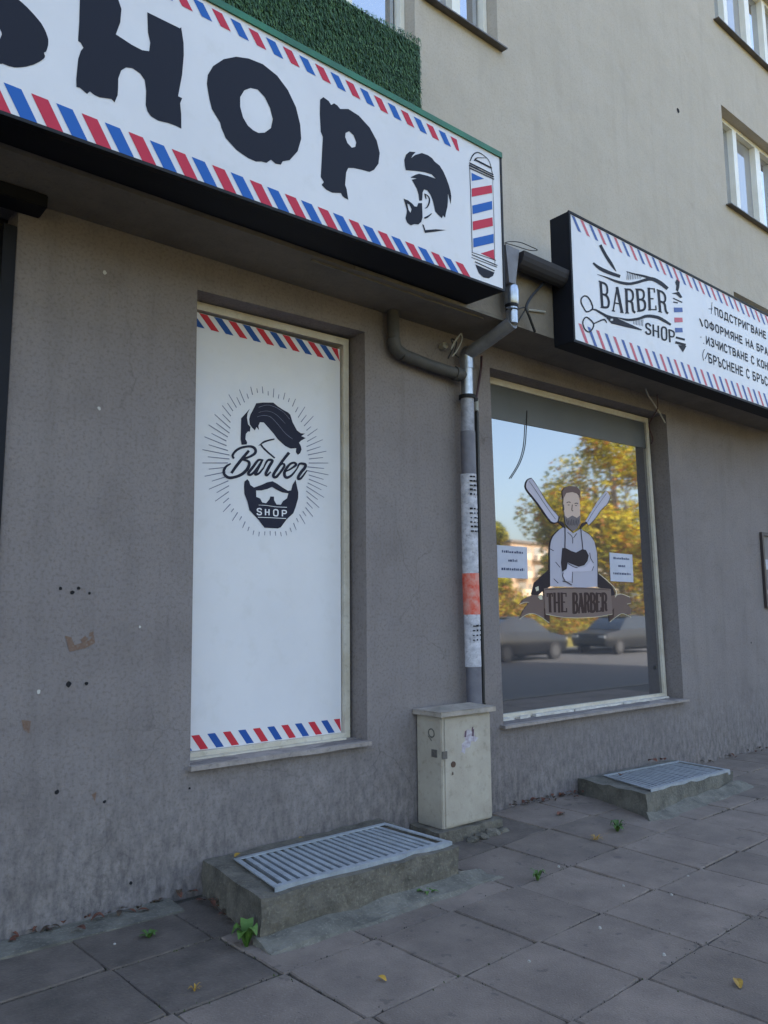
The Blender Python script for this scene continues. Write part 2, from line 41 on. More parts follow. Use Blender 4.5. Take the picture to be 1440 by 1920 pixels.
 'service_line_0': [('R','ink2',1,[[7257,4447,7257,4534],[7274,4447,7274,4534]]),('R','ink2',1,[[7315,4447,7315,4534],[7332,4447,7332,4534]]),('R','ink2',1,[[7254,4534,7335,4534],[7254,4517,7335,4517]]),('R','ink2',1,[[7394,4524,7361,4511],[7388,4539,7355,4527]]),('R','ink2',1,[[7371,4523,7365,4485],[7354,4526,7348,4488]]),('R','ink2',1,[[7365,4496,7371,4458],[7348,4493,7354,4455]]),('R','ink2',1,[[7361,4470,7394,4457],[7355,4454,7388,4442]]),('R','ink2',1,[[7380,4457,7414,4470],[7386,4442,7420,4454]]),('R','ink2',1,[[7404,4458,7410,4496],[7420,4455,7427,4493]]),('R','ink2',1,[[7410,4485,7404,4523],[7427,4488,7420,4526]]),('R','ink2',1,[[7414,4511,7380,4524],[7420,4527,7386,4539]]),('R','ink2',1,[[7442,4435,7442,4460],[7459,4435,7459,4460]]),('R','ink2',1,[[7446,4464,7536,4464],[7446,4447,7536,4447]]),('R','ink2',1,[[7540,4460,7540,4435],[7523,4460,7523,4435]]),('R','ink2',1,[[7455,4453,7467,4531],[7472,4450,7484,4528]]),('R','ink2',1,[[7470,4534,7522,4534],[7470,4517,7522,4517]]),('R','ink2',1,[[7527,4530,7527,4451],[7510,4530,7510,4451]]),('R','ink2',1,[[7623,4507,7602,4524],[7634,4520,7613,4537]]),('R','ink2',1,[[7614,4519,7587,4522],[7616,4536,7589,4539]]),('R','ink2',1,[[7600,4525,7571,4509],[7592,4539,7563,4524]]),('R','ink2',1,[[7580,4521,7573,4485],[7563,4524,7556,4488]]),('R','ink2',1,[[7573,4496,7580,4460],[7556,4493,7563,4457]]),('R','ink2',1,[[7571,4472,7600,4456],[7563,4457,7592,4442]]),('R','ink2',1,[[7587,4459,7614,4462],[7589,4442,7616,4445]]),('R','ink2',1,[[7602,4457,7623,4474],[7613,4444,7634,4461]]),('R','ink2',1,[[7680,4447,7680,4534],[7697,4447,7697,4534]]),('R','ink2',1,[[7648,4534,7729,4534],[7648,4517,7729,4517]]),('R','ink2',1,[[7745,4447,7745,4534],[7762,4447,7762,4534]]),('R','ink2',1,[[7750,4534,7797,4534],[7750,4517,7797,4517]]),('R','ink2',1,[[7792,4535,7818,4521],[7785,4520,7810,4506]]),('R','ink2',1,[[7819,4520,7819,4493],[7802,4520,7802,4493]]),('R','ink2',1,[[7818,4492,7793,4477],[7810,4506,7784,4492]]),('R','ink2',1,[[7797,4478,7750,4478],[7797,4495,7750,4495]]),('R','ink2',1,[[7837,4447,7837,4534],[7854,4447,7854,4534]]),('R','ink2',1,[[7895,4447,7895,4534],[7912,4447,7912,4534]]),('R','ink2',1,[[7836,4457,7899,4535],[7849,4446,7912,4524]]),('R','ink2',1,[[7931,4447,7931,4534],[7948,4447,7948,4534]]),('R','ink2',1,[[7935,4534,8004,4534],[7935,4517,8004,4517]]),('R','ink2',1,[[8024,4447,8024,4534],[8041,4447,8041,4534]]),('R','ink2',1,[[8028,4535,8073,4535],[8028,4518,8073,4518]]),('R','ink2',1,[[8068,4536,8092,4524],[8061,4520,8085,4509]]),('R','ink2',1,[[8093,4522,8093,4497],[8076,4522,8076,4497]]),('R','ink2',1,[[8093,4496,8068,4483],[8085,4511,8061,4498]]),('R','ink2',1,[[8073,4484,8028,4484],[8073,4501,8028,4501]]),('R','ink2',1,[[8066,4502,8097,4491],[8060,4486,8091,4475]]),('R','ink2',1,[[8099,4488,8099,4458],[8082,4488,8082,4458]]),('R','ink2',1,[[8097,4456,8069,4446],[8091,4472,8064,4461]]),('R','ink2',1,[[8075,4446,8028,4446],[8075,4463,8028,4463]]),('R','ink2',1,[[8110,4450,8146,4537],[8126,4444,8162,4531]]),('R','ink2',1,[[8159,4537,8194,4450],[8143,4531,8179,4444]]),('R','ink2',1,[[8128,4485,8177,4485],[8128,4468,8177,4468]]),('R','ink2',1,[[8208,4447,8208,4534],[8225,4447,8225,4534]]),('R','ink2',1,[[8266,4447,8266,4534],[8283,4447,8283,4534]]),('R','ink2',1,[[8212,4499,8278,4499],[8212,4482,8278,4482]]),('R','ink2',1,[[8371,4446,8306,4446],[8371,4463,8306,4463]]),('R','ink2',1,[[8302,4451,8302,4530],[8319,4451,8319,4530]]),('R','ink2',1,[[8306,4535,8371,4535],[8306,4518,8371,4518]]),('R','ink2',1,[[8306,4501,8364,4501],[8306,4484,8364,4484]])],
 'service_line_1': [('R','ink2',1,[[7083,4345,7049,4332],[7077,4360,7043,4348]]),('R','ink2',1,[[7060,4344,7053,4306],[7043,4347,7036,4309]]),('R','ink2',1,[[7053,4317,7060,4279],[7036,4314,7043,4276]]),('R','ink2',1,[[7049,4291,7083,4278],[7043,4275,7077,4263]]),('R','ink2',1,[[7069,4278,7103,4291],[7075,4263,7108,4275]]),('R','ink2',1,[[7092,4279,7099,4317],[7109,4276,7116,4314]]),('R','ink2',1,[[7099,4306,7092,4344],[7116,4309,7109,4347]]),('R','ink2',1,[[7103,4332,7069,4345],[7108,4348,7075,4360]]),('R','ink2',1,[[7172,4264,7172,4359],[7189,4264,7189,4359]]),('R','ink2',1,[[7186,4332,7146,4325],[7183,4348,7143,4341]]),('R','ink2',1,[[7158,4334,7146,4304],[7142,4341,7130,4311]]),('R','ink2',1,[[7146,4319,7158,4289],[7130,4312,7142,4282]]),('R','ink2',1,[[7146,4298,7186,4291],[7143,4282,7183,4275]]),('R','ink2',1,[[7175,4291,7215,4298],[7178,4275,7218,4282]]),('R','ink2',1,[[7203,4289,7215,4319],[7219,4282,7231,4312]]),('R','ink2',1,[[7215,4304,7203,4334],[7231,4311,7219,4341]]),('R','ink2',1,[[7215,4325,7175,4332],[7218,4341,7178,4348]]),('R','ink2',1,[[7293,4345,7260,4332],[7288,4360,7254,4348]]),('R','ink2',1,[[7270,4344,7264,4306],[7253,4347,7247,4309]]),('R','ink2',1,[[7264,4317,7270,4279],[7247,4314,7253,4276]]),('R','ink2',1,[[7260,4291,7293,4278],[7254,4275,7288,4263]]),('R','ink2',1,[[7280,4278,7313,4291],[7285,4263,7319,4275]]),('R','ink2',1,[[7303,4279,7309,4317],[7320,4276,7326,4314]]),('R','ink2',1,[[7309,4306,7303,4344],[7326,4309,7320,4347]]),('R','ink2',1,[[7313,4332,7280,4345],[7319,4348,7285,4360]]),('R','ink2',1,[[7344,4268,7344,4355],[7361,4268,7361,4355]]),('R','ink2',1,[[7348,4355,7395,4355],[7348,4338,7395,4338]]),('R','ink2',1,[[7391,4356,7417,4342],[7383,4341,7409,4327]]),('R','ink2',1,[[7418,4341,7418,4314],[7401,4341,7401,4314]]),('R','ink2',1,[[7417,4312,7391,4298],[7409,4327,7383,4313]]),('R','ink2',1,[[7395,4299,7348,4299],[7395,4316,7348,4316]]),('R','ink2',1,[[7438,4268,7438,4355],[7455,4268,7455,4355]]),('R','ink2',1,[[7451,4359,7494,4301],[7437,4349,7480,4291]]),('R','ink2',1,[[7475,4301,7519,4359],[7489,4291,7532,4349]]),('R','ink2',1,[[7531,4355,7531,4268],[7514,4355,7514,4268]]),('R','ink2',1,[[7610,4268,7610,4355],[7627,4268,7627,4355]]),('R','ink2',1,[[7623,4338,7575,4338],[7623,4355,7575,4355]]),('R','ink2',1,[[7587,4341,7562,4327],[7579,4356,7554,4342]]),('R','ink2',1,[[7570,4341,7570,4314],[7553,4341,7553,4314]]),('R','ink2',1,[[7562,4327,7587,4313],[7553,4312,7579,4298]]),('R','ink2',1,[[7575,4316,7623,4316],[7575,4299,7623,4299]]),('R','ink2',1,[[7600,4305,7564,4263],[7587,4316,7551,4274]]),('R','ink2',1,[[7646,4268,7646,4355],[7663,4268,7663,4355]]),('R','ink2',1,[[7705,4268,7705,4355],[7722,4268,7722,4355]]),('R','ink2',1,[[7651,4320,7718,4320],[7651,4303,7718,4303]]),('R','ink2',1,[[7811,4267,7746,4267],[7811,4284,7746,4284]]),('R','ink2',1,[[7741,4272,7741,4351],[7758,4272,7758,4351]]),('R','ink2',1,[[7746,4356,7811,4356],[7746,4339,7811,4339]]),('R','ink2',1,[[7746,4322,7804,4322],[7746,4305,7804,4305]]),('R','ink2',1,[[7885,4268,7885,4355],[7902,4268,7902,4355]]),('R','ink2',1,[[7943,4268,7943,4355],[7960,4268,7960,4355]]),('R','ink2',1,[[7889,4320,7956,4320],[7889,4303,7956,4303]]),('R','ink2',1,[[7974,4271,8010,4358],[7990,4265,8026,4352]]),('R','ink2',1,[[8022,4358,8059,4271],[8007,4352,8043,4265]]),('R','ink2',1,[[7992,4306,8041,4306],[7992,4289,8041,4289]]),('R','ink2',1,[[8191,4339,8129,4339],[8191,4356,8129,4356]]),('R','ink2',1,[[8142,4351,8142,4272],[8125,4351,8125,4272]]),('R','ink2',1,[[8129,4284,8174,4284],[8129,4267,8174,4267]]),('R','ink2',1,[[8162,4282,8190,4296],[8170,4266,8198,4281]]),('R','ink2',1,[[8182,4282,8182,4309],[8199,4282,8199,4309]]),('R','ink2',1,[[8190,4296,8162,4310],[8198,4311,8170,4325]]),('R','ink2',1,[[8174,4307,8129,4307],[8174,4324,8129,4324]]),('R','ink2',1,[[8219,4268,8219,4355],[8236,4268,8236,4355]]),('R','ink2',1,[[8223,4355,8270,4355],[8223,4338,8270,4338]]),('R','ink2',1,[[8266,4356,8292,4342],[8258,4341,8284,4327]]),('R','ink2',1,[[8293,4341,8293,4314],[8276,4341,8276,4314]]),('R','ink2',1,[[8292,4312,8266,4298],[8284,4327,8258,4313]]),('R','ink2',1,[[8270,4299,8223,4299],[8270,4316,8223,4316]]),('R','ink2',1,[[8306,4271,8342,4358],[8322,4265,8358,4352]]),('R','ink2',1,[[8355,4358,8391,4271],[8339,4352,8375,4265]]),('R','ink2',1,[[8324,4306,8373,4306],[8324,4289,8373,4289]]),('R','ink2',1,[[8403,4256,8403,4281],[8420,4256,8420,4281]]),('R','ink2',1,[[8408,4285,8498,4285],[8408,4268,8498,4268]]),('R','ink2',1,[[8503,4281,8503,4256],[8486,4281,8486,4256]]),('R','ink2',1,[[8417,4274,8429,4352],[8433,4271,8446,4349]]),('R','ink2',1,[[8432,4355,8485,4355],[8432,4338,8485,4338]]),('R','ink2',1,[[8489,4351,8489,4272],[8472,4351,8472,4272]]),('R','ink2',1,[[8517,4271,8553,4358],[8532,4265,8568,4352]]),('R','ink2',1,[[8565,4358,8601,4271],[8549,4352,8586,4265]]),('R','ink2',1,[[8534,4306,8584,4306],[8534,4289,8584,4289]])],
 'service_line_2': [('R','ink2',1,[[7046,4098,7046,4187],[7063,4098,7063,4187]]),('R','ink2',1,[[7101,4098,7101,4187],[7118,4098,7118,4187]]),('R','ink2',1,[[7046,4108,7106,4187],[7059,4098,7119,4177]]),('R','ink2',1,[[7135,4176,7163,4192],[7144,4161,7172,4178]]),('R','ink2',1,[[7163,4192,7198,4180],[7157,4176,7192,4164]]),('R','ink2',1,[[7200,4178,7200,4149],[7183,4178,7183,4149]]),('R','ink2',1,[[7198,4146,7166,4136],[7193,4162,7160,4152]]),('R','ink2',1,[[7166,4154,7201,4143],[7161,4138,7196,4127]]),('R','ink2',1,[[7203,4141,7206,4110],[7186,4139,7189,4108]]),('R','ink2',1,[[7204,4107,7166,4093],[7198,4123,7160,4108]]),('R','ink2',1,[[7167,4092,7134,4108],[7175,4108,7142,4124]]),('R','ink2',1,[[7240,4187,7240,4146],[7223,4187,7223,4146]]),('R','ink2',1,[[7234,4160,7254,4142],[7223,4147,7243,4129]]),('R','ink2',1,[[7240,4147,7289,4150],[7241,4130,7290,4133]]),('R','ink2',1,[[7277,4098,7277,4187],[7294,4098,7294,4187]]),('R','ink2',1,[[7311,4098,7311,4187],[7328,4098,7328,4187]]),('R','ink2',1,[[7366,4098,7366,4187],[7383,4098,7383,4187]]),('R','ink2',1,[[7310,4108,7370,4187],[7324,4098,7384,4177]]),('R','ink2',1,[[7460,4159,7440,4177],[7472,4172,7452,4190]]),('R','ink2',1,[[7452,4172,7426,4175],[7454,4188,7429,4192]]),('R','ink2',1,[[7440,4178,7412,4161],[7431,4192,7403,4176]]),('R','ink2',1,[[7420,4174,7414,4137],[7404,4176,7397,4140]]),('R','ink2',1,[[7414,4148,7420,4111],[7397,4145,7404,4109]]),('R','ink2',1,[[7412,4124,7440,4107],[7403,4109,7431,4093]]),('R','ink2',1,[[7426,4110,7452,4113],[7429,4093,7454,4097]]),('R','ink2',1,[[7440,4108,7460,4126],[7452,4095,7472,4113]]),('R','ink2',1,[[7515,4098,7515,4187],[7532,4098,7532,4187]]),('R','ink2',1,[[7485,4187,7562,4187],[7485,4170,7562,4170]]),('R','ink2',1,[[7577,4098,7577,4187],[7594,4098,7594,4187]]),('R','ink2',1,[[7581,4187,7624,4187],[7581,4170,7624,4170]]),('R','ink2',1,[[7620,4188,7643,4176],[7612,4173,7636,4161]]),('R','ink2',1,[[7644,4175,7644,4150],[7627,4175,7627,4150]]),('R','ink2',1,[[7644,4149,7620,4135],[7635,4163,7612,4150]]),('R','ink2',1,[[7624,4136,7581,4136],[7624,4153,7581,4153]]),('R','ink2',1,[[7618,4154,7648,4142],[7611,4139,7641,4127]]),('R','ink2',1,[[7649,4140,7649,4109],[7632,4140,7632,4109]]),('R','ink2',1,[[7648,4107,7621,4097],[7641,4123,7615,4112]]),('R','ink2',1,[[7626,4098,7581,4098],[7626,4115,7581,4115]]),('R','ink2',1,[[7660,4101,7694,4190],[7675,4095,7709,4184]]),('R','ink2',1,[[7706,4190,7740,4101],[7690,4184,7724,4095]]),('R','ink2',1,[[7676,4136,7723,4136],[7676,4119,7723,4119]]),('R','ink2',1,[[7752,4098,7752,4187],[7769,4098,7769,4187]]),('R','ink2',1,[[7807,4098,7807,4187],[7824,4098,7824,4187]]),('R','ink2',1,[[7756,4151,7820,4151],[7756,4134,7820,4134]]),('R','ink2',1,[[7908,4098,7846,4098],[7908,4115,7846,4115]]),('R','ink2',1,[[7842,4102,7842,4183],[7859,4102,7859,4183]]),('R','ink2',1,[[7846,4187,7908,4187],[7846,4170,7908,4170]]),('R','ink2',1,[[7846,4153,7901,4153],[7846,4136,7901,4136]]),('R','ink2',1,[[8038,4159,8018,4177],[8049,4172,8029,4190]]),('R','ink2',1,[[8030,4172,8004,4175],[8032,4188,8007,4192]]),('R','ink2',1,[[8018,4178,7990,4161],[8009,4192,7981,4176]]),('R','ink2',1,[[7998,4174,7992,4137],[7981,4176,7975,4140]]),('R','ink2',1,[[7992,4148,7998,4111],[7975,4145,7981,4109]]),('R','ink2',1,[[7990,4124,8018,4107],[7981,4109,8009,4093]]),('R','ink2',1,[[8004,4110,8030,4113],[8007,4093,8032,4097]]),('R','ink2',1,[[8018,4108,8038,4126],[8029,4095,8049,4113]]),('R','ink2',1,[[8115,4098,8115,4187],[8132,4098,8132,4187]]),('R','ink2',1,[[8186,4179,8128,4132],[8175,4192,8117,4145]]),('R','ink2',1,[[8127,4150,8187,4106],[8117,4137,8177,4093]]),('R','ink2',1,[[8245,4177,8213,4164],[8239,4192,8207,4180]]),('R','ink2',1,[[8223,4176,8217,4137],[8206,4179,8200,4140]]),('R','ink2',1,[[8217,4148,8223,4109],[8200,4145,8206,4106]]),('R','ink2',1,[[8213,4121,8245,4108],[8207,4105,8239,4093]]),('R','ink2',1,[[8231,4108,8263,4121],[8237,4093,8269,4105]]),('R','ink2',1,[[8253,4109,8259,4148],[8270,4106,8276,4145]]),('R','ink2',1,[[8259,4137,8253,4176],[8276,4140,8270,4179]]),('R','ink2',1,[[8263,4164,8231,4177],[8269,4180,8237,4192]]),('R','ink2',1,[[8290,4098,8290,4187],[8307,4098,8307,4187]]),('R','ink2',1,[[8345,4098,8345,4187],[8362,4098,8362,4187]]),('R','ink2',1,[[8294,4151,8358,4151],[8294,4134,8358,4134]]),('R','ink2',1,[[8446,4098,8384,4098],[8446,4115,8384,4115]]),('R','ink2',1,[[8380,4102,8380,4183],[8397,4102,8397,4183]]),('R','ink2',1,[[8384,4187,8446,4187],[8384,4170,8446,4170]]),('R','ink2',1,[[8384,4153,8439,4153],[8384,4136,8439,4136]]),('R','ink2',1,[[8484,4187,8484,4103],[8467,4187,8467,4103]]),('R','ink2',1,[[8471,4115,8538,4115],[8471,4098,8538,4098]]),('R','ink2',1,[[8542,4111,8542,4086],[8525,4111,8525,4086]]),('R','ink2',1,[[8515,4103,8515,4187],[8532,4103,8532,4187]])],
 'service_line_3': [('R','ink2',1,[[7138,4002,7077,4002],[7138,4019,7077,4019]]),('R','ink2',1,[[7090,4015,7090,3923],[7073,4015,7073,3923]]),('R','ink2',1,[[7077,3936,7121,3936],[7077,3919,7121,3919]]),('R','ink2',1,[[7109,3933,7136,3949],[7118,3918,7145,3934]]),('R','ink2',1,[[7128,3935,7128,3966],[7145,3935,7145,3966]]),('R','ink2',1,[[7136,3952,7109,3969],[7145,3967,7118,3983]]),('R','ink2',1,[[7121,3965,7077,3965],[7121,3982,7077,3982]]),('R','ink2',1,[[7164,3919,7164,4019],[7181,3919,7181,4019]]),('R','ink2',1,[[7168,4018,7214,4018],[7168,4001,7214,4001]]),('R','ink2',1,[[7211,4019,7236,4003],[7202,4005,7226,3989]]),('R','ink2',1,[[7236,4003,7236,3972],[7219,4003,7219,3972]]),('R','ink2',1,[[7236,3972,7211,3955],[7226,3986,7201,3969]]),('R','ink2',1,[[7214,3956,7168,3956],[7214,3973,7168,3973]]),('R','ink2',1,[[7250,4018,7280,4018],[7250,4001,7280,4001]]),('R','ink2',1,[[7284,4014,7284,3923],[7267,4014,7267,3923]]),('R','ink2',1,[[7271,3936,7308,3936],[7271,3919,7308,3919]]),('R','ink2',1,[[7295,3932,7318,3948],[7305,3918,7328,3934]]),('R','ink2',1,[[7311,3934,7311,3962],[7328,3934,7328,3962]]),('R','ink2',1,[[7318,3949,7295,3965],[7328,3962,7305,3978]]),('R','ink2',1,[[7308,3960,7271,3960],[7308,3978,7271,3978]]),('R','ink2',1,[[7406,3989,7385,4009],[7418,4002,7397,4021]]),('R','ink2',1,[[7397,4003,7371,4007],[7400,4020,7374,4024]]),('R','ink2',1,[[7385,4010,7357,3992],[7376,4024,7347,4006]]),('R','ink2',1,[[7365,4004,7358,3964],[7348,4007,7342,3966]]),('R','ink2',1,[[7358,3974,7365,3934],[7342,3972,7348,3931]]),('R','ink2',1,[[7357,3946,7385,3928],[7347,3932,7376,3914]]),('R','ink2',1,[[7371,3931,7397,3935],[7374,3914,7400,3918]]),('R','ink2',1,[[7385,3929,7406,3949],[7397,3917,7418,3936]]),('R','ink2',1,[[7434,3919,7434,4019],[7451,3919,7451,4019]]),('R','ink2',1,[[7491,3919,7491,4019],[7508,3919,7508,4019]]),('R','ink2',1,[[7438,3978,7503,3978],[7438,3960,7503,3960]]),('R','ink2',1,[[7594,3919,7530,3919],[7594,3936,7530,3936]]),('R','ink2',1,[[7526,3923,7526,4015],[7543,3923,7543,4015]]),('R','ink2',1,[[7530,4019,7594,4019],[7530,4002,7594,4002]]),('R','ink2',1,[[7530,3979,7587,3979],[7530,3962,7587,3962]]),('R','ink2',1,[[7615,3919,7615,4019],[7632,3919,7632,4019]]),('R','ink2',1,[[7672,3919,7672,4019],[7689,3919,7689,4019]]),('R','ink2',1,[[7619,3978,7684,3978],[7619,3960,7684,3960]]),('R','ink2',1,[[7775,3919,7711,3919],[7775,3936,7711,3936]]),('R','ink2',1,[[7707,3923,7707,4015],[7724,3923,7724,4015]]),('R','ink2',1,[[7711,4019,7775,4019],[7711,4002,7775,4002]]),('R','ink2',1,[[7711,3979,7768,3979],[7711,3962,7768,3962]]),('R','ink2',1,[[7908,3989,7888,4009],[7920,4002,7900,4021]]),('R','ink2',1,[[7900,4003,7874,4007],[7903,4020,7876,4024]]),('R','ink2',1,[[7888,4010,7859,3992],[7878,4024,7850,4006]]),('R','ink2',1,[[7867,4004,7861,3964],[7850,4007,7844,3966]]),('R','ink2',1,[[7861,3974,7867,3934],[7844,3972,7850,3931]]),('R','ink2',1,[[7859,3946,7888,3928],[7850,3932,7878,3914]]),('R','ink2',1,[[7874,3931,7900,3935],[7876,3914,7903,3918]]),('R','ink2',1,[[7888,3929,7908,3949],[7900,3917,7920,3936]]),('R','ink2',1,[[8052,4002,7992,4002],[8052,4019,7992,4019]]),('R','ink2',1,[[8005,4015,8005,3923],[7988,4015,7988,3923]]),('R','ink2',1,[[7992,3936,8036,3936],[7992,3919,8036,3919]]),('R','ink2',1,[[8024,3933,8051,3949],[8033,3918,8060,3934]]),('R','ink2',1,[[8043,3935,8043,3966],[8060,3935,8060,3966]]),('R','ink2',1,[[8051,3952,8024,3969],[8060,3967,8033,3983]]),('R','ink2',1,[[8036,3965,7992,3965],[8036,3982,7992,3982]]),('R','ink2',1,[[8079,3919,8079,4019],[8096,3919,8096,4019]]),('R','ink2',1,[[8083,4018,8129,4018],[8083,4001,8129,4001]]),('R','ink2',1,[[8125,4019,8150,4003],[8116,4005,8141,3989]]),('R','ink2',1,[[8151,4003,8151,3972],[8134,4003,8134,3972]]),('R','ink2',1,[[8150,3972,8126,3955],[8141,3986,8116,3969]]),('R','ink2',1,[[8129,3956,8083,3956],[8129,3973,8083,3973]]),('R','ink2',1,[[8165,4018,8195,4018],[8165,4001,8195,4001]]),('R','ink2',1,[[8199,4014,8199,3923],[8182,4014,8182,3923]]),('R','ink2',1,[[8186,3936,8223,3936],[8186,3919,8223,3919]]),('R','ink2',1,[[8210,3932,8233,3948],[8220,3918,8242,3934]]),('R','ink2',1,[[8226,3934,8226,3962],[8243,3934,8243,3962]]),('R','ink2',1,[[8233,3949,8210,3965],[8242,3962,8220,3978]]),('R','ink2',1,[[8223,3960,8186,3960],[8223,3978,8186,3978]]),('R','ink2',1,[[8320,3989,8300,4009],[8332,4002,8312,4021]]),('R','ink2',1,[[8312,4003,8286,4007],[8315,4020,8289,4024]]),('R','ink2',1,[[8300,4010,8271,3992],[8290,4024,8262,4006]]),('R','ink2',1,[[8279,4004,8273,3964],[8263,4007,8256,3966]]),('R','ink2',1,[[8273,3974,8279,3934],[8256,3972,8263,3931]]),('R','ink2',1,[[8271,3946,8300,3928],[8262,3932,8290,3914]]),('R','ink2',1,[[8286,3931,8312,3935],[8289,3914,8315,3918]]),('R','ink2',1,[[8300,3929,8320,3949],[8312,3917,8332,3936]]),('R','ink2',1,[[8349,3919,8349,4019],[8366,3919,8366,4019]]),('R','ink2',1,[[8405,3919,8405,4019],[8422,3919,8422,4019]]),('R','ink2',1,[[8353,3978,8418,3978],[8353,3960,8418,3960]]),('R','ink2',1,[[8435,3922,8469,4022],[8451,3916,8486,4016]]),('R','ink2',1,[[8483,4022,8517,3922],[8467,4016,8501,3916]]),('R','ink2',1,[[8452,3961,8500,3961],[8452,3944,8500,3944]]),('R','ink2',1,[[8547,4019,8547,3974],[8530,4019,8530,3974]]),('R','ink2',1,[[8541,3987,8562,3968],[8529,3975,8550,3955]]),('R','ink2',1,[[8548,3973,8597,3976],[8549,3956,8598,3959]]),('R','ink2',1,[[8585,3919,8585,4019],[8602,3919,8602,4019]])],
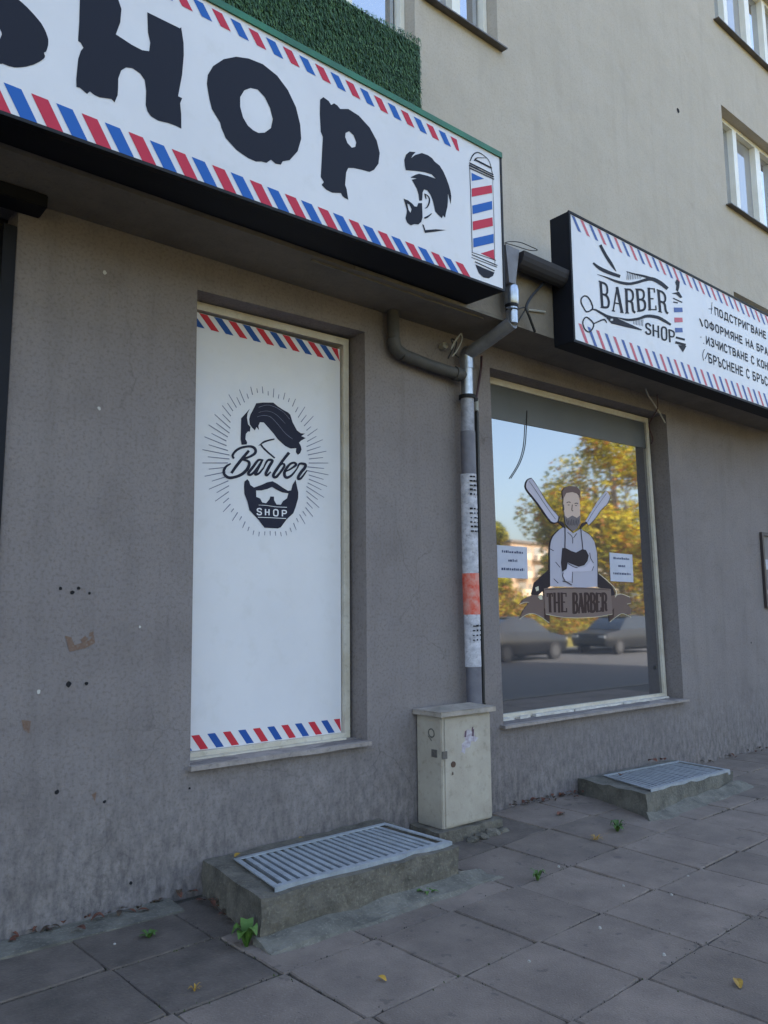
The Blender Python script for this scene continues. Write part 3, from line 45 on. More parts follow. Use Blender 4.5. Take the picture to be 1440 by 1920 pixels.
 'bearded_face_emblem': [('P','ink3',1,[[2560,2928,2611,2942,2691,2955,2726,2936,2767,2919,2809,2906,2827,2893,2846,2844,2882,2792,2914,2776,2948,2779,2918,2757,2954,2748,2914,2723,2900,2708,2914,2688,2921,2663,2909,2636,2890,2622,2874,2639,2877,2667,2832,2658,2788,2670,2729,2708,2694,2744,2659,2774,2619,2807,2590,2804,2579,2778,2584,2750,2564,2768,2553,2743,2529,2761,2514,2778,2509,2812,2517,2843,2533,2873]]),('P','ink3',1,[[2513,2884,2496,2850,2492,2820,2501,2776,2519,2763,2516,2730,2500,2728,2486,2710,2483,2675,2496,2657,2493,2641,2455,2634,2448,2670,2449,2808,2470,2833]]),('R','greyline',2,[[2578,2902,2589,2907,2605,2915,2623,2923,2640,2928,2655,2930,2670,2930,2686,2928,2702,2925,2720,2921,2738,2914,2756,2907,2773,2899,2787,2889,2801,2878,2812,2867,2820,2860],[2577,2904,2588,2910,2604,2917,2622,2925,2639,2930,2655,2932,2671,2932,2687,2931,2703,2928,2721,2923,2740,2917,2758,2909,2774,2901,2789,2891,2803,2880,2814,2869,2823,2862]]),('R','greyline',2,[[2568,2835,2575,2839,2586,2844,2599,2849,2612,2852,2625,2854,2640,2855,2654,2855,2668,2851,2683,2844,2697,2834,2712,2822,2726,2810,2741,2797,2756,2783,2771,2769,2786,2757,2802,2747,2819,2737,2835,2730,2846,2724],[2567,2837,2574,2841,2586,2846,2599,2851,2612,2855,2625,2857,2640,2858,2655,2857,2670,2854,2685,2846,2699,2836,2714,2824,2729,2812,2743,2799,2758,2785,2773,2771,2788,2759,2804,2749,2821,2740,2837,2732,2847,2726]]),('R','greyline',2,[[2578,2867,2590,2872,2608,2879,2627,2885,2646,2888,2663,2888,2680,2886,2697,2881,2714,2874,2734,2863,2754,2848,2772,2834,2785,2824],[2578,2869,2590,2874,2607,2880,2627,2887,2646,2890,2663,2890,2681,2888,2698,2883,2716,2876,2735,2865,2756,2850,2774,2835,2787,2825]]),('R','ink3',1,[[2582,2643,2590,2648,2601,2655,2613,2663,2624,2669,2633,2674,2642,2678,2652,2683,2662,2687,2673,2691,2685,2695,2696,2699,2704,2702],[2580,2645,2587,2651,2596,2660,2606,2670,2617,2679,2627,2685,2638,2689,2648,2693,2658,2697,2670,2701,2682,2705,2694,2708,2702,2711]]),('R','ink3',1,[[2595,2649,2597,2647,2601,2643,2605,2639,2611,2634,2616,2629,2622,2624,2629,2619,2639,2612,2654,2602,2673,2591,2691,2580,2704,2573],[2607,2658,2609,2655,2612,2651,2615,2647,2620,2642,2625,2638,2631,2634,2638,2629,2648,2622,2663,2612,2681,2601,2699,2589,2711,2582]]),('R','ink3',2,[[2408,2541,2405,2544,2402,2548,2400,2552,2400,2554,2402,2559,2406,2567,2411,2574,2418,2581,2425,2588,2433,2594,2443,2600,2453,2606,2465,2611,2479,2615,2492,2619,2505,2622,2515,2623,2524,2623,2532,2622,2538,2620,2542,2618,2546,2615,2548,2611,2549,2608,2550,2605,2549,2601,2548,2597,2545,2593,2541,2589,2534,2583,2526,2578,2518,2572,2510,2568,2502,2564,2494,2561,2486,2557,2479,2554,2472,2550,2465,2547,2461,2545],[2396,2532,2393,2535,2389,2539,2385,2546,2383,2555,2386,2564,2391,2573,2398,2582,2405,2591,2414,2599,2424,2606,2435,2613,2447,2620,2460,2625,2475,2630,2490,2634,2503,2637,2516,2639,2527,2640,2538,2639,2547,2637,2555,2633,2562,2628,2567,2621,2570,2614,2571,2607,2570,2599,2567,2591,2561,2583,2553,2576,2544,2570,2535,2564,2526,2559,2517,2555,2508,2551,2500,2547,2491,2544,2483,2541,2475,2539,2468,2538,2463,2537]]),('R','ink3',2,[[2466,2531,2473,2530,2482,2529,2491,2527,2497,2525,2500,2523,2502,2520,2503,2518,2503,2515,2502,2509,2500,2502,2496,2494,2491,2486,2485,2477,2476,2468,2467,2458,2457,2450,2448,2444,2437,2438,2426,2432,2415,2428,2404,2424,2393,2421,2383,2419,2375,2418,2368,2418,2361,2420,2355,2423,2350,2426,2345,2430,2342,2434,2340,2439,2339,2443,2340,2449,2343,2457,2347,2465,2351,2472,2358,2479,2367,2486,2376,2493,2382,2497],[2469,2543,2475,2542,2485,2542,2496,2542,2505,2540,2513,2537,2519,2532,2523,2525,2525,2517,2525,2508,2522,2498,2517,2487,2511,2476,2503,2466,2493,2455,2482,2445,2470,2435,2458,2428,2446,2421,2434,2416,2422,2411,2410,2407,2397,2403,2385,2400,2373,2398,2361,2400,2351,2403,2343,2407,2336,2412,2330,2418,2325,2425,2322,2433,2321,2442,2322,2452,2326,2462,2331,2472,2339,2481,2348,2489,2360,2496,2370,2501,2377,2505]]),('R','ink3',2,[[2503,2607,2495,2598,2483,2585,2471,2570,2459,2556,2448,2542,2437,2529,2427,2515,2416,2501,2405,2486,2394,2469,2384,2453,2377,2443],[2517,2598,2510,2588,2499,2575,2487,2559,2476,2545,2465,2532,2455,2519,2444,2505,2434,2492,2422,2477,2410,2460,2400,2445,2392,2435]]),('R','ink3',2,[[2620,2558,2613,2558,2602,2559,2589,2558,2575,2553,2563,2542,2553,2529,2543,2515,2534,2503,2523,2490,2512,2477,2503,2464,2497,2453,2500,2440,2511,2435,2522,2435,2533,2439,2543,2447,2552,2457,2561,2468,2570,2480,2580,2494,2591,2511,2601,2527,2608,2537],[2619,2548,2611,2548,2602,2547,2592,2545,2585,2541,2578,2533,2569,2521,2560,2507,2550,2493,2540,2480,2529,2467,2521,2456,2517,2450,2517,2452,2517,2452,2521,2452,2525,2453,2531,2457,2540,2465,2549,2475,2558,2487,2569,2500,2580,2516,2590,2531,2597,2542]]),('R','ink3',2,[[2603,2553,2597,2543,2589,2528,2580,2512,2572,2498,2564,2486,2556,2474,2550,2463,2547,2451,2559,2441,2571,2443,2582,2448,2592,2455,2602,2465,2612,2478,2621,2491,2628,2500],[2618,2548,2613,2538,2606,2522,2597,2506,2590,2492,2583,2479,2577,2466,2572,2457,2571,2456,2566,2461,2568,2460,2575,2462,2582,2465,2591,2473,2601,2485,2611,2497,2618,2505]]),('R','ink3',2,[[2628,2501,2633,2511,2641,2526,2650,2540,2657,2549,2664,2552,2673,2553,2680,2552,2679,2553,2678,2554,2673,2546,2665,2536,2658,2524,2650,2511,2642,2496,2634,2481,2629,2469,2629,2458,2632,2450,2641,2445,2652,2447,2660,2453,2668,2463,2676,2472,2681,2478],[2618,2504,2622,2514,2629,2530,2636,2546,2646,2559,2659,2567,2674,2570,2688,2569,2699,2562,2698,2549,2692,2538,2685,2527,2678,2516,2671,2503,2663,2488,2655,2475,2651,2466,2650,2462,2650,2460,2648,2461,2646,2460,2650,2462,2658,2470,2667,2478,2673,2484]]),('R','ink3',2,[[2809,2634,2801,2624,2789,2609,2775,2591,2762,2575,2750,2558,2738,2542,2727,2526,2716,2511,2706,2497,2697,2483,2689,2470,2685,2458,2688,2446,2697,2439,2710,2438,2722,2442,2733,2450,2743,2462,2753,2474,2762,2486,2771,2497,2780,2510,2787,2522,2791,2532,2791,2542,2785,2550,2778,2553,2768,2553,2759,2548,2751,2541,2744,2534,2739,2529],[2828,2624,2820,2613,2807,2598,2793,2582,2780,2565,2768,2550,2756,2533,2745,2517,2735,2502,2725,2488,2716,2475,2710,2464,2708,2458,2708,2458,2708,2457,2710,2456,2713,2457,2719,2462,2728,2471,2738,2482,2747,2494,2755,2505,2763,2516,2770,2527,2773,2534,2773,2537,2773,2539,2771,2540,2770,2541,2766,2539,2759,2534,2751,2528,2746,2523]]),('R','ink3',2,[[2780,2486,2790,2490,2804,2496,2820,2503,2834,2511,2848,2520,2863,2529,2876,2539,2885,2549,2885,2561,2877,2568,2867,2571,2857,2571,2846,2568,2835,2564,2823,2557,2812,2547,2800,2535,2789,2520,2779,2504,2772,2489,2771,2475,2775,2462,2781,2452,2793,2446,2807,2446,2820,2451,2833,2459,2846,2469,2858,2482,2871,2499,2882,2514,2890,2525],[2776,2494,2785,2499,2799,2505,2814,2513,2827,2521,2839,2530,2852,2540,2862,2549,2866,2555,2866,2553,2865,2554,2862,2555,2857,2556,2851,2554,2843,2551,2834,2545,2826,2538,2817,2526,2807,2512,2799,2498,2795,2487,2795,2479,2797,2471,2800,2466,2801,2464,2804,2464,2813,2467,2823,2472,2834,2479,2846,2490,2860,2505,2872,2519,2881,2530]]),('R','ink3',2,[[2891,2526,2894,2533,2899,2543,2905,2552,2909,2556,2916,2557,2927,2557,2938,2555,2943,2553,2942,2554,2942,2553,2940,2549,2937,2544,2932,2537,2923,2528,2914,2518,2905,2507,2897,2496,2889,2483,2883,2471,2881,2460,2886,2450,2898,2447,2911,2450,2922,2457,2934,2471,2948,2490,2961,2509,2970,2521],[2880,2528,2883,2535,2886,2546,2891,2558,2901,2568,2915,2573,2930,2574,2945,2574,2956,2571,2964,2563,2966,2553,2963,2544,2958,2535,2951,2526,2942,2516,2932,2506,2925,2497,2918,2487,2910,2476,2905,2466,2903,2463,2902,2465,2901,2464,2904,2464,2910,2467,2922,2478,2937,2496,2952,2513,2962,2525]]),('P','ink3',1,[[2481,2395,2502,2413,2516,2400,2524,2377,2552,2363,2608,2386,2652,2408,2692,2419,2727,2406,2773,2383,2814,2366,2838,2371,2848,2409,2873,2448,2883,2412,2896,2362,2895,2322,2875,2259,2857,2217,2805,2172,2760,2116,2736,2106,2634,2105,2589,2153,2521,2211,2504,2268,2482,2314,2478,2362],[2568,2345,2608,2349,2653,2363,2688,2380,2721,2366,2768,2351,2816,2349,2806,2314,2774,2293,2758,2267,2724,2266,2705,2294,2704,2317,2676,2315,2671,2297,2644,2267,2615,2270,2599,2295,2570,2303]]),('R','paper',3,[[2613,2221,2612,2223,2610,2226,2607,2230,2602,2231,2597,2232,2593,2232,2588,2231,2583,2230,2578,2228,2575,2224,2573,2220,2573,2216,2574,2213,2576,2210,2579,2207,2583,2205,2588,2204,2591,2203,2595,2202,2599,2202,2601,2201,2603,2200,2604,2198,2604,2197,2604,2196,2603,2194,2602,2193,2600,2192,2597,2192,2593,2191,2590,2191,2586,2192,2584,2192,2583,2193,2582,2196,2581,2198],[2604,2217,2603,2219,2602,2221,2601,2223,2599,2223,2596,2224,2592,2224,2589,2223,2585,2222,2583,2222,2583,2221,2583,2219,2582,2218,2583,2217,2584,2215,2585,2214,2587,2213,2591,2212,2594,2211,2598,2211,2603,2210,2607,2208,2610,2205,2612,2202,2613,2198,2613,2194,2611,2190,2608,2187,2603,2185,2598,2183,2593,2183,2588,2183,2583,2184,2578,2185,2575,2188,2573,2192,2572,2194]]),('R','paper',3,[[2645,2188,2644,2229],[2635,2187,2634,2228]]),('R','paper',3,[[2671,2189,2671,2230],[2662,2188,2661,2229]]),('R','paper',3,[[2639,2205,2666,2206],[2640,2211,2666,2212]]),('R','paper',3,[[2717,2235,2713,2234,2707,2232,2700,2228,2697,2222,2697,2215,2697,2209,2697,2203,2698,2196,2700,2190,2706,2186,2712,2185,2718,2185,2724,2185,2731,2187,2736,2191,2739,2198,2740,2204,2740,2210,2740,2217,2739,2223,2736,2230,2730,2233,2723,2234,2719,2235],[2719,2226,2715,2226,2710,2225,2708,2224,2707,2221,2706,2215,2706,2210,2706,2204,2707,2199,2708,2195,2711,2194,2714,2193,2719,2193,2723,2193,2727,2194,2728,2196,2730,2199,2730,2204,2730,2210,2730,2216,2729,2221,2728,2224,2726,2225,2721,2226,2717,2226]]),('R','paper',3,[[2775,2190,2774,2232],[2765,2189,2764,2231]]),('R','paper',3,[[2769,2225,2775,2226,2782,2226,2788,2226,2792,2225,2794,2224,2795,2224,2796,2222,2796,2219,2795,2217,2794,2216,2792,2214,2789,2213,2783,2213,2775,2213,2770,2213],[2769,2233,2775,2233,2783,2234,2790,2233,2795,2233,2800,2231,2803,2228,2805,2223,2805,2218,2803,2214,2800,2210,2795,2207,2790,2206,2783,2205,2775,2205,2769,2205]]),('R','paper',3,[[2587,2249,2643,2251,2723,2247,2804,2251],[2588,2252,2643,2254,2723,2251,2804,2255]]),('R','paper',3,[[2583,2168,2689,2172,2799,2175],[2583,2172,2690,2176,2799,2179]]),('R','greyline',1,[[2969.2,2551.2,3110.1,2554.3],[2969.4,2544.4,3110.3,2549.9]]),('R','greyline',1,[[2979.6,2579.3,3145.6,2597.6],[2980.4,2572.5,3146.1,2593.2]]),('R','greyline',1,[[2980.8,2607.8,3100.7,2631.5],[2982.2,2601.2,3101.6,2627.2]]),('R','greyline',1,[[2972.2,2634.7,3128.1,2680.3],[2974.1,2628.2,3129.3,2676.1]]),('R','greyline',1,[[2962.3,2661.1,3077.9,2705.9],[2964.8,2654.8,3079.5,2701.8]]),('R','greyline',1,[[2959.8,2691.3,3096.4,2758.7],[2962.8,2685.2,3098.4,2754.8]]),('R','greyline',1,[[2964.2,2728.1,3042.6,2775.2],[2967.7,2722.3,3044.9,2771.4]]),('R','greyline',1,[[2966.4,2768.4,3051.7,2830.4],[2970.5,2762.9,3054.3,2826.9]]),('R','greyline',1,[[2957.6,2804.9,2995.8,2837.3],[2962.2,2799.8,2998.7,2834.0]]),('R','greyline',1,[[2937.0,2833.4,3015.7,2915.1],[2942.0,2828.7,3018.9,2912.1]]),('R','greyline',1,[[2911.4,2857.4,2957.5,2913.9],[2916.7,2853.2,2960.9,2911.1]]),('R','greyline',1,[[2887.3,2884.8,2945.0,2970.4],[2893.0,2881.1,2948.7,2968.0]]),('R','greyline',1,[[2865.0,2919.2,2887.9,2959.1],[2871.0,2915.9,2891.8,2957.0]]),('R','greyline',1,[[2839.5,2954.6,2865.7,3012.6],[2845.7,2951.9,2869.8,3010.9]]),('R','greyline',1,[[2806.5,2980.2,2817.0,3008.3],[2812.9,2978.1,2821.2,3006.9]]),('R','greyline',1,[[2767.3,2990.4,2780.4,3040.4],[2774.0,2988.8,2784.7,3039.4]]),('R','greyline',1,[[2726.5,2990.3,2732.0,3019.8],[2733.2,2989.3,2736.4,3019.2]]),('R','greyline',1,[[2686.7,2990.7,2691.5,3053.0],[2693.5,2990.3,2695.9,3052.7]]),('R','greyline',1,[[2647.1,2997.0,2647.4,3027.0],[2653.8,2997.2,2651.7,3027.2]]),('R','greyline',1,[[2606.0,3003.7,2601.8,3049.9],[2612.8,3004.5,2606.1,3050.4]]),('R','greyline',1,[[2565.1,2999.7,2560.2,3029.3],[2571.8,3001.1,2564.5,3030.2]]),('R','greyline',1,[[2528.3,2979.4,2513.9,3031.3],[2534.8,2981.3,2518.2,3032.6]]),('R','greyline',1,[[2497.4,2948.3,2485.9,2980.3],[2503.7,2950.8,2490.0,2981.9]]),('R','greyline',1,[[2469.7,2917.5,2430.7,2997.7],[2475.8,2920.6,2434.6,2999.7]]),('R','greyline',1,[[2441.0,2893.4,2412.0,2942.6],[2446.7,2897.0,2415.7,2944.9]]),('R','greyline',1,[[2411.1,2872.3,2354.5,2950.2],[2416.6,2876.4,2358.1,2952.8]]),('R','greyline',1,[[2386.1,2845.5,2345.7,2892.7],[2391.2,2850.0,2348.9,2895.6]]),('R','greyline',1,[[2372.3,2808.9,2309.6,2869.6],[2377.0,2813.8,2312.6,2872.8]]),('R','greyline',1,[[2369.5,2766.9,2312.6,2813.4],[2373.8,2772.3,2315.3,2816.8]]),('R','greyline',1,[[2369.8,2727.9,2257.5,2803.0],[2373.5,2733.6,2260.0,2806.7]]),('R','greyline',1,[[2364.7,2696.0,2270.2,2748.2],[2367.9,2702.0,2272.3,2752.0]]),('R','greyline',1,[[2353.6,2668.6,2217.8,2728.4],[2356.3,2674.9,2219.6,2732.4]]),('R','greyline',1,[[2344.8,2640.6,2239.8,2676.6],[2346.9,2647.1,2241.2,2680.7]]),('R','greyline',1,[[2346.4,2610.2,2191.7,2648.0],[2348.0,2616.8,2192.7,2652.3]]),('R','greyline',1,[[2357.9,2579.8,2222.3,2600.8],[2358.9,2586.6,2223.0,2605.1]]),('R','greyline',1,[[2369.1,2552.2,2179.9,2564.3],[2369.5,2559.0,2180.1,2568.6]]),('R','greyline',1,[[2369.9,2526.5,2218.3,2523.1],[2369.7,2533.3,2218.1,2527.5]]),('R','greyline',1,[[2359.8,2499.4,2182.8,2479.8],[2359.0,2506.2,2182.3,2484.1]]),('R','greyline',1,[[2348.6,2469.8,2227.8,2445.9],[2347.2,2476.4,2226.9,2450.2]]),('R','greyline',1,[[2346.6,2439.8,2200.3,2397.1],[2344.7,2446.3,2199.1,2401.3]]),('R','greyline',1,[[2355.4,2412.0,2250.5,2371.5],[2352.8,2418.3,2248.9,2375.6]]),('R','greyline',1,[[2366.7,2385.1,2232.0,2318.7],[2363.6,2391.2,2230.0,2322.6]]),('R','greyline',1,[[2372.2,2354.2,2285.8,2302.2],[2368.6,2360.0,2283.5,2306.0]]),('R','greyline',1,[[2371.6,2316.2,2276.8,2247.0],[2367.5,2321.6,2274.1,2250.5]]),('R','greyline',1,[[2373.2,2274.7,2332.6,2240.1],[2368.7,2279.8,2329.7,2243.4]]),('R','greyline',1,[[2385.5,2237.8,2333.3,2184.1],[2380.6,2242.5,2330.1,2187.1]]),('R','greyline',1,[[2409.5,2210.4,2389.5,2187.1],[2404.1,2214.6,2386.1,2189.8]]),('R','greyline',1,[[2438.7,2188.9,2399.9,2132.0],[2433.0,2192.7,2396.2,2134.4]]),('R','greyline',1,[[2467.0,2165.0,2451.7,2139.1],[2461.0,2168.2,2447.8,2141.2]]),('R','greyline',1,[[2493.9,2134.2,2474.5,2092.3],[2487.6,2136.9,2470.5,2094.1]]),('R','greyline',1,[[2523.6,2102.3,2513.1,2074.2],[2517.2,2104.5,2508.9,2075.6]]),('R','greyline',1,[[2559.5,2080.5,2551.5,2051.5],[2552.9,2082.0,2547.2,2052.6]]),('R','greyline',1,[[2600.1,2074.7,2594.6,2045.2],[2593.4,2075.7,2590.3,2045.8]]),('R','greyline',1,[[2641.3,2080.3,2638.6,2054.4],[2634.5,2080.7,2634.3,2054.6]]),('R','greyline',1,[[2681.2,2086.1,2680.9,2056.1],[2674.4,2085.9,2676.5,2055.9]]),('R','greyline',1,[[2721.0,2086.0,2723.1,2057.3],[2714.2,2085.2,2718.8,2056.8]]),('R','greyline',1,[[2761.8,2084.9,2766.7,2055.3],[2755.2,2083.5,2762.4,2054.4]]),('R','greyline',1,[[2801.5,2093.5,2809.0,2064.4],[2795.0,2091.6,2804.7,2063.2]]),('R','greyline',1,[[2835.6,2117.7,2845.5,2089.4],[2829.2,2115.2,2841.5,2087.8]]),('R','greyline',1,[[2862.4,2152.5,2884.2,2106.5],[2856.3,2149.4,2880.3,2104.5]]),('R','greyline',1,[[2885.5,2187.0,2900.7,2160.3],[2879.8,2183.5,2896.9,2158.0]]),('R','greyline',1,[[2910.1,2214.8,2955.9,2151.2],[2904.6,2210.7,2952.4,2148.6]]),('R','greyline',1,[[2936.3,2238.7,2962.8,2207.1],[2931.2,2234.1,2959.5,2204.2]]),('R','greyline',1,[[2957.9,2266.8,3018.8,2207.8],[2953.3,2261.8,3015.8,2204.6]]),('R','greyline',1,[[2968.1,2303.2,3015.8,2264.0],[2963.9,2297.9,3013.1,2260.5]]),('R','greyline',1,[[2966.8,2344.1,3070.9,2274.4],[2963.1,2338.4,3068.5,2270.7]]),('R','greyline',1,[[2962.5,2382.1,3058.2,2329.2],[2959.3,2376.1,3056.1,2325.3]]),('R','greyline',1,[[2964.4,2413.2,3110.6,2349.0],[2961.7,2407.0,3108.8,2345.0]]),('R','greyline',1,[[2973.7,2440.0,3088.6,2400.8],[2971.6,2433.6,3087.2,2396.6]]),('R','greyline',1,[[2982.3,2467.1,3136.7,2429.4],[2980.7,2460.5,3135.7,2425.1]]),('R','greyline',1,[[2981.2,2496.0,3106.1,2476.6],[2980.2,2489.3,3105.4,2472.2]]),('R','greyline',1,[[2970.3,2524.5,3148.5,2513.1],[2969.9,2517.8,3148.3,2508.7]])],
 'razor_left': [('P','sk_white',1,[[5279,2651,5284,2669,5295,2687,5308,2702,5326,2714,5346,2722,5366,2722,5382,2715,5397,2701,5424,2674,5469,2627,5526,2566,5581,2512,5639,2470,5695,2434,5733,2404,5739,2381,5726,2364,5708,2353,5688,2344,5663,2341,5638,2342,5619,2347,5600,2356,5572,2377,5527,2415,5473,2463,5423,2507,5377,2544,5333,2576,5301,2604,5285,2623,5279,2637]]),('R','sk_dark',2,[[5723,2404,5720,2394,5716,2379,5709,2365,5701,2356,5690,2351,5675,2348,5658,2346,5641,2348,5628,2351,5616,2355,5601,2365,5579,2381,5547,2408,5509,2443,5469,2479,5431,2512,5396,2539,5360,2565,5328,2588,5305,2607,5291,2622,5285,2632,5283,2641,5284,2651,5287,2664,5294,2677,5303,2690,5313,2699,5325,2706,5341,2712,5356,2716,5367,2719],[5742,2403,5739,2393,5734,2378,5727,2362,5715,2349,5697,2341,5677,2336,5655,2335,5635,2336,5618,2340,5604,2346,5587,2356,5564,2373,5532,2400,5493,2434,5452,2470,5415,2502,5380,2530,5345,2556,5314,2579,5290,2599,5276,2615,5269,2628,5267,2639,5269,2650,5273,2664,5281,2679,5292,2693,5304,2704,5320,2713,5338,2719,5354,2723,5365,2725]]),('R','sk_line',2,[[5370,2709,5376,2704,5385,2698,5399,2687,5421,2668,5453,2636,5493,2593,5537,2548,5579,2509,5620,2476,5662,2446,5700,2421,5726,2403],[5374,2712,5381,2707,5391,2701,5405,2690,5426,2671,5458,2638,5499,2596,5543,2551,5584,2512,5625,2479,5667,2449,5705,2424,5731,2407]]),('R','sk_line',2,[[5324,2687,5331,2682,5341,2675,5356,2663,5379,2643,5414,2610,5460,2567,5508,2522,5551,2483,5589,2450,5625,2419,5656,2393,5677,2375],[5329,2691,5336,2685,5346,2678,5361,2666,5384,2646,5420,2613,5466,2570,5514,2525,5557,2486,5594,2453,5630,2422,5661,2396,5683,2378]])],
 'razor_right': [('P','sk_white',1,[[6133,2391,6219,2477,6347,2604,6485,2714,6525,2694,6553,2658,6498,2587,6386,2515,6290,2428,6185,2357]]),('R','sk_line',2,[[6549,2659,6540,2646,6529,2628,6513,2608,6495,2589,6471,2571,6442,2554,6411,2535,6383,2516,6357,2495,6334,2473,6310,2450,6286,2430,6258,2409,6228,2389,6201,2371,6182,2359],[6558,2658,6549,2645,6537,2627,6522,2606,6502,2586,6477,2568,6448,2550,6417,2532,6389,2513,6365,2492,6341,2470,6318,2448,6293,2427,6265,2406,6234,2386,6207,2368,6188,2355]]),('R','sk_line',2,[[6488,2690,6464,2670,6431,2641,6393,2609,6358,2578,6324,2548,6290,2517,6258,2487,6230,2461,6207,2437,6187,2415,6170,2397,6159,2384],[6493,2688,6469,2668,6436,2640,6398,2608,6363,2577,6329,2547,6295,2516,6263,2486,6235,2459,6212,2435,6192,2414,6176,2396,6164,2383]])],
 'shirt': [('P','sk_shirt',1,[[5812,2321,5687,2263,5610,2191,5579,2110,5574,1945,5567,1770,5888,1767,6098,1766,6282,1778,6293,2011,6293,2100,6259,2204,6190,2267,6056,2315,5933,2263]]),('R','sk_dark',2,[[5726,2288,5707,2276,5679,2259,5650,2240,5626,2219,5610,2200,5596,2180,5586,2157,5578,2127,5572,2089,5569,2045,5567,1999,5566,1952,5563,1903,5562,1850,5560,1803,5560,1770],[5731,2285,5713,2272,5686,2255,5658,2236,5636,2216,5621,2197,5608,2178,5599,2156,5591,2127,5585,2090,5582,2046,5581,1999,5579,1953,5576,1904,5574,1851,5571,1803,5570,1770]]),('R','sk_line',2,[[6075,2302,6099,2294,6134,2284,6171,2271,6201,2257,6223,2242,6242,2225,6257,2207,6269,2186,6279,2167,6287,2148,6292,2123,6294,2082,6292,2014,6287,1925,6281,1841,6277,1783],[6079,2306,6103,2298,6138,2288,6176,2275,6207,2260,6229,2245,6248,2228,6263,2209,6276,2188,6287,2169,6294,2150,6299,2123,6302,2082,6300,2014,6295,1926,6289,1841,6285,1783]]),('R','sk_line',2,[[5577,2103,5635,2085],[5581,2109,5640,2091]]),('R','sk_line',2,[[5847,2266,5860,2259,5880,2250,5899,2239,5912,2228,5917,2213,5918,2196,5916,2180,5915,2169],[5853,2271,5867,2264,5886,2255,5907,2243,5921,2231,5927,2215,5927,2197,5926,2181,5925,2169]]),('R','sk_line',2,[[5985,2269,5933,2223],[5993,2266,5941,2220]]),('R','sk_line',2,[[6173,2094,6174,2085,6176,2071,6179,2055,6184,2041,6194,2029,6206,2017,6218,2006,6226,1999],[6183,2095,6185,2086,6186,2072,6189,2057,6194,2044,6203,2032,6215,2020,6226,2010,6235,2002]]),('R','sk_line',2,[[5654,1987,5718,1939],[5662,1991,5726,1943]]),('R','sk_line',2,[[5620,1836,5684,1796],[5627,1841,5691,1801]])],
 'portrait': [('P','sk_skin',2,[[5819,2623,5901,2654,6000,2652,6049,2622,6057,2526,6050,2433,6025,2383,5829,2370,5813,2437,5796,2504]]),('P','sk_hair',3,[[5796,2565,5790,2642,5831,2684,5904,2706,6017,2709,6070,2675,6064,2588,6043,2612,6034,2640,5943,2651,5851,2633,5817,2592]]),('P','sk_beard',3,[[5809,2424,5858,2399,5929,2430,5998,2413,6054,2442,6047,2367,5995,2312,5934,2280,5880,2303,5824,2342]]),('R','sk_line',3,[[5852,2540,5859,2542,5869,2546,5880,2549,5888,2550,5892,2549,5897,2548,5901,2545,5905,2544],[5848,2546,5856,2549,5866,2552,5878,2555,5889,2557,5898,2556,5904,2554,5909,2551,5912,2549]]),('R','sk_line',3,[[5974,2540,5979,2542,5986,2545,5994,2547,6000,2548,6005,2548,6011,2546,6016,2544,6021,2543],[5969,2546,5975,2548,5982,2551,5991,2554,6001,2555,6009,2555,6017,2553,6023,2550,6027,2549]]),('R','sk_line',3,[[5930,2533,5927,2522,5924,2507,5920,2491,5920,2479,5924,2472,5933,2470,5940,2470,5945,2470],[5941,2533,5939,2523,5935,2507,5932,2492,5931,2481,5933,2478,5937,2477,5943,2477,5947,2477]]),('R','sk_line',3,[[5865,2520,5893,2522],[5866,2526,5893,2529]]),('R','sk_line',3,[[5977,2523,6006,2525],[5978,2530,6006,2532]]),('R','sk_line',3,[[5798,2521,5802,2470],[5809,2523,5813,2472]]),('R','sk_line',4,[[5833,2386,5851,2336],[5840,2388,5858,2338]]),('R','sk_line',4,[[5859,2383,5871,2331],[5866,2385,5878,2332]]),('R','sk_line',4,[[5885,2380,5892,2339],[5892,2381,5899,2340]]),('R','sk_line',4,[[5912,2393,5913,2334],[5919,2393,5920,2334]]),('R','sk_line',4,[[5939,2389,5934,2342],[5946,2390,5941,2343]]),('R','sk_line',4,[[5965,2386,5955,2337],[5972,2386,5962,2337]]),('R','sk_line',4,[[5993,2399,5977,2345],[6000,2398,5984,2345]]),('R','sk_line',4,[[6019,2395,5997,2340],[6026,2395,6004,2340]])],
 'apron': [('P','sk_dark',3,[[5762,2119,5814,2121,5895,2098,5964,2087,6065,2123,6119,2117,6159,2068,6137,2015,6084,1973,5997,1956,5833,1990,5813,1930,5747,1903,5735,1983]]),('R','sk_dark',3,[[5807,2300,5806,2285,5805,2263,5804,2238,5803,2214,5801,2188,5798,2160,5795,2134,5793,2116],[5820,2301,5820,2285,5819,2264,5818,2239,5817,2215,5814,2189,5811,2160,5809,2135,5807,2117]]),('R','sk_dark',3,[[6045,2314,6047,2299,6049,2278,6051,2253,6054,2228,6057,2200,6060,2168,6063,2140,6065,2120],[6058,2316,6060,2301,6062,2279,6064,2254,6067,2229,6070,2201,6073,2170,6076,2141,6078,2121]]),('R','sk_dark',3,[[5722,2348,5730,2344,5742,2339,5754,2333,5764,2327,5775,2320,5789,2311,5801,2303,5809,2297],[5738,2364,5747,2361,5762,2358,5778,2353,5793,2345,5805,2335,5814,2323,5821,2312,5826,2304]]),('R','sk_dark',3,[[6061,2313,6068,2320,6079,2329,6090,2338,6100,2344,6113,2351,6131,2359,6149,2366,6162,2371],[6043,2317,6047,2325,6052,2335,6060,2348,6074,2361,6094,2370,6117,2377,6137,2383,6151,2387]])],
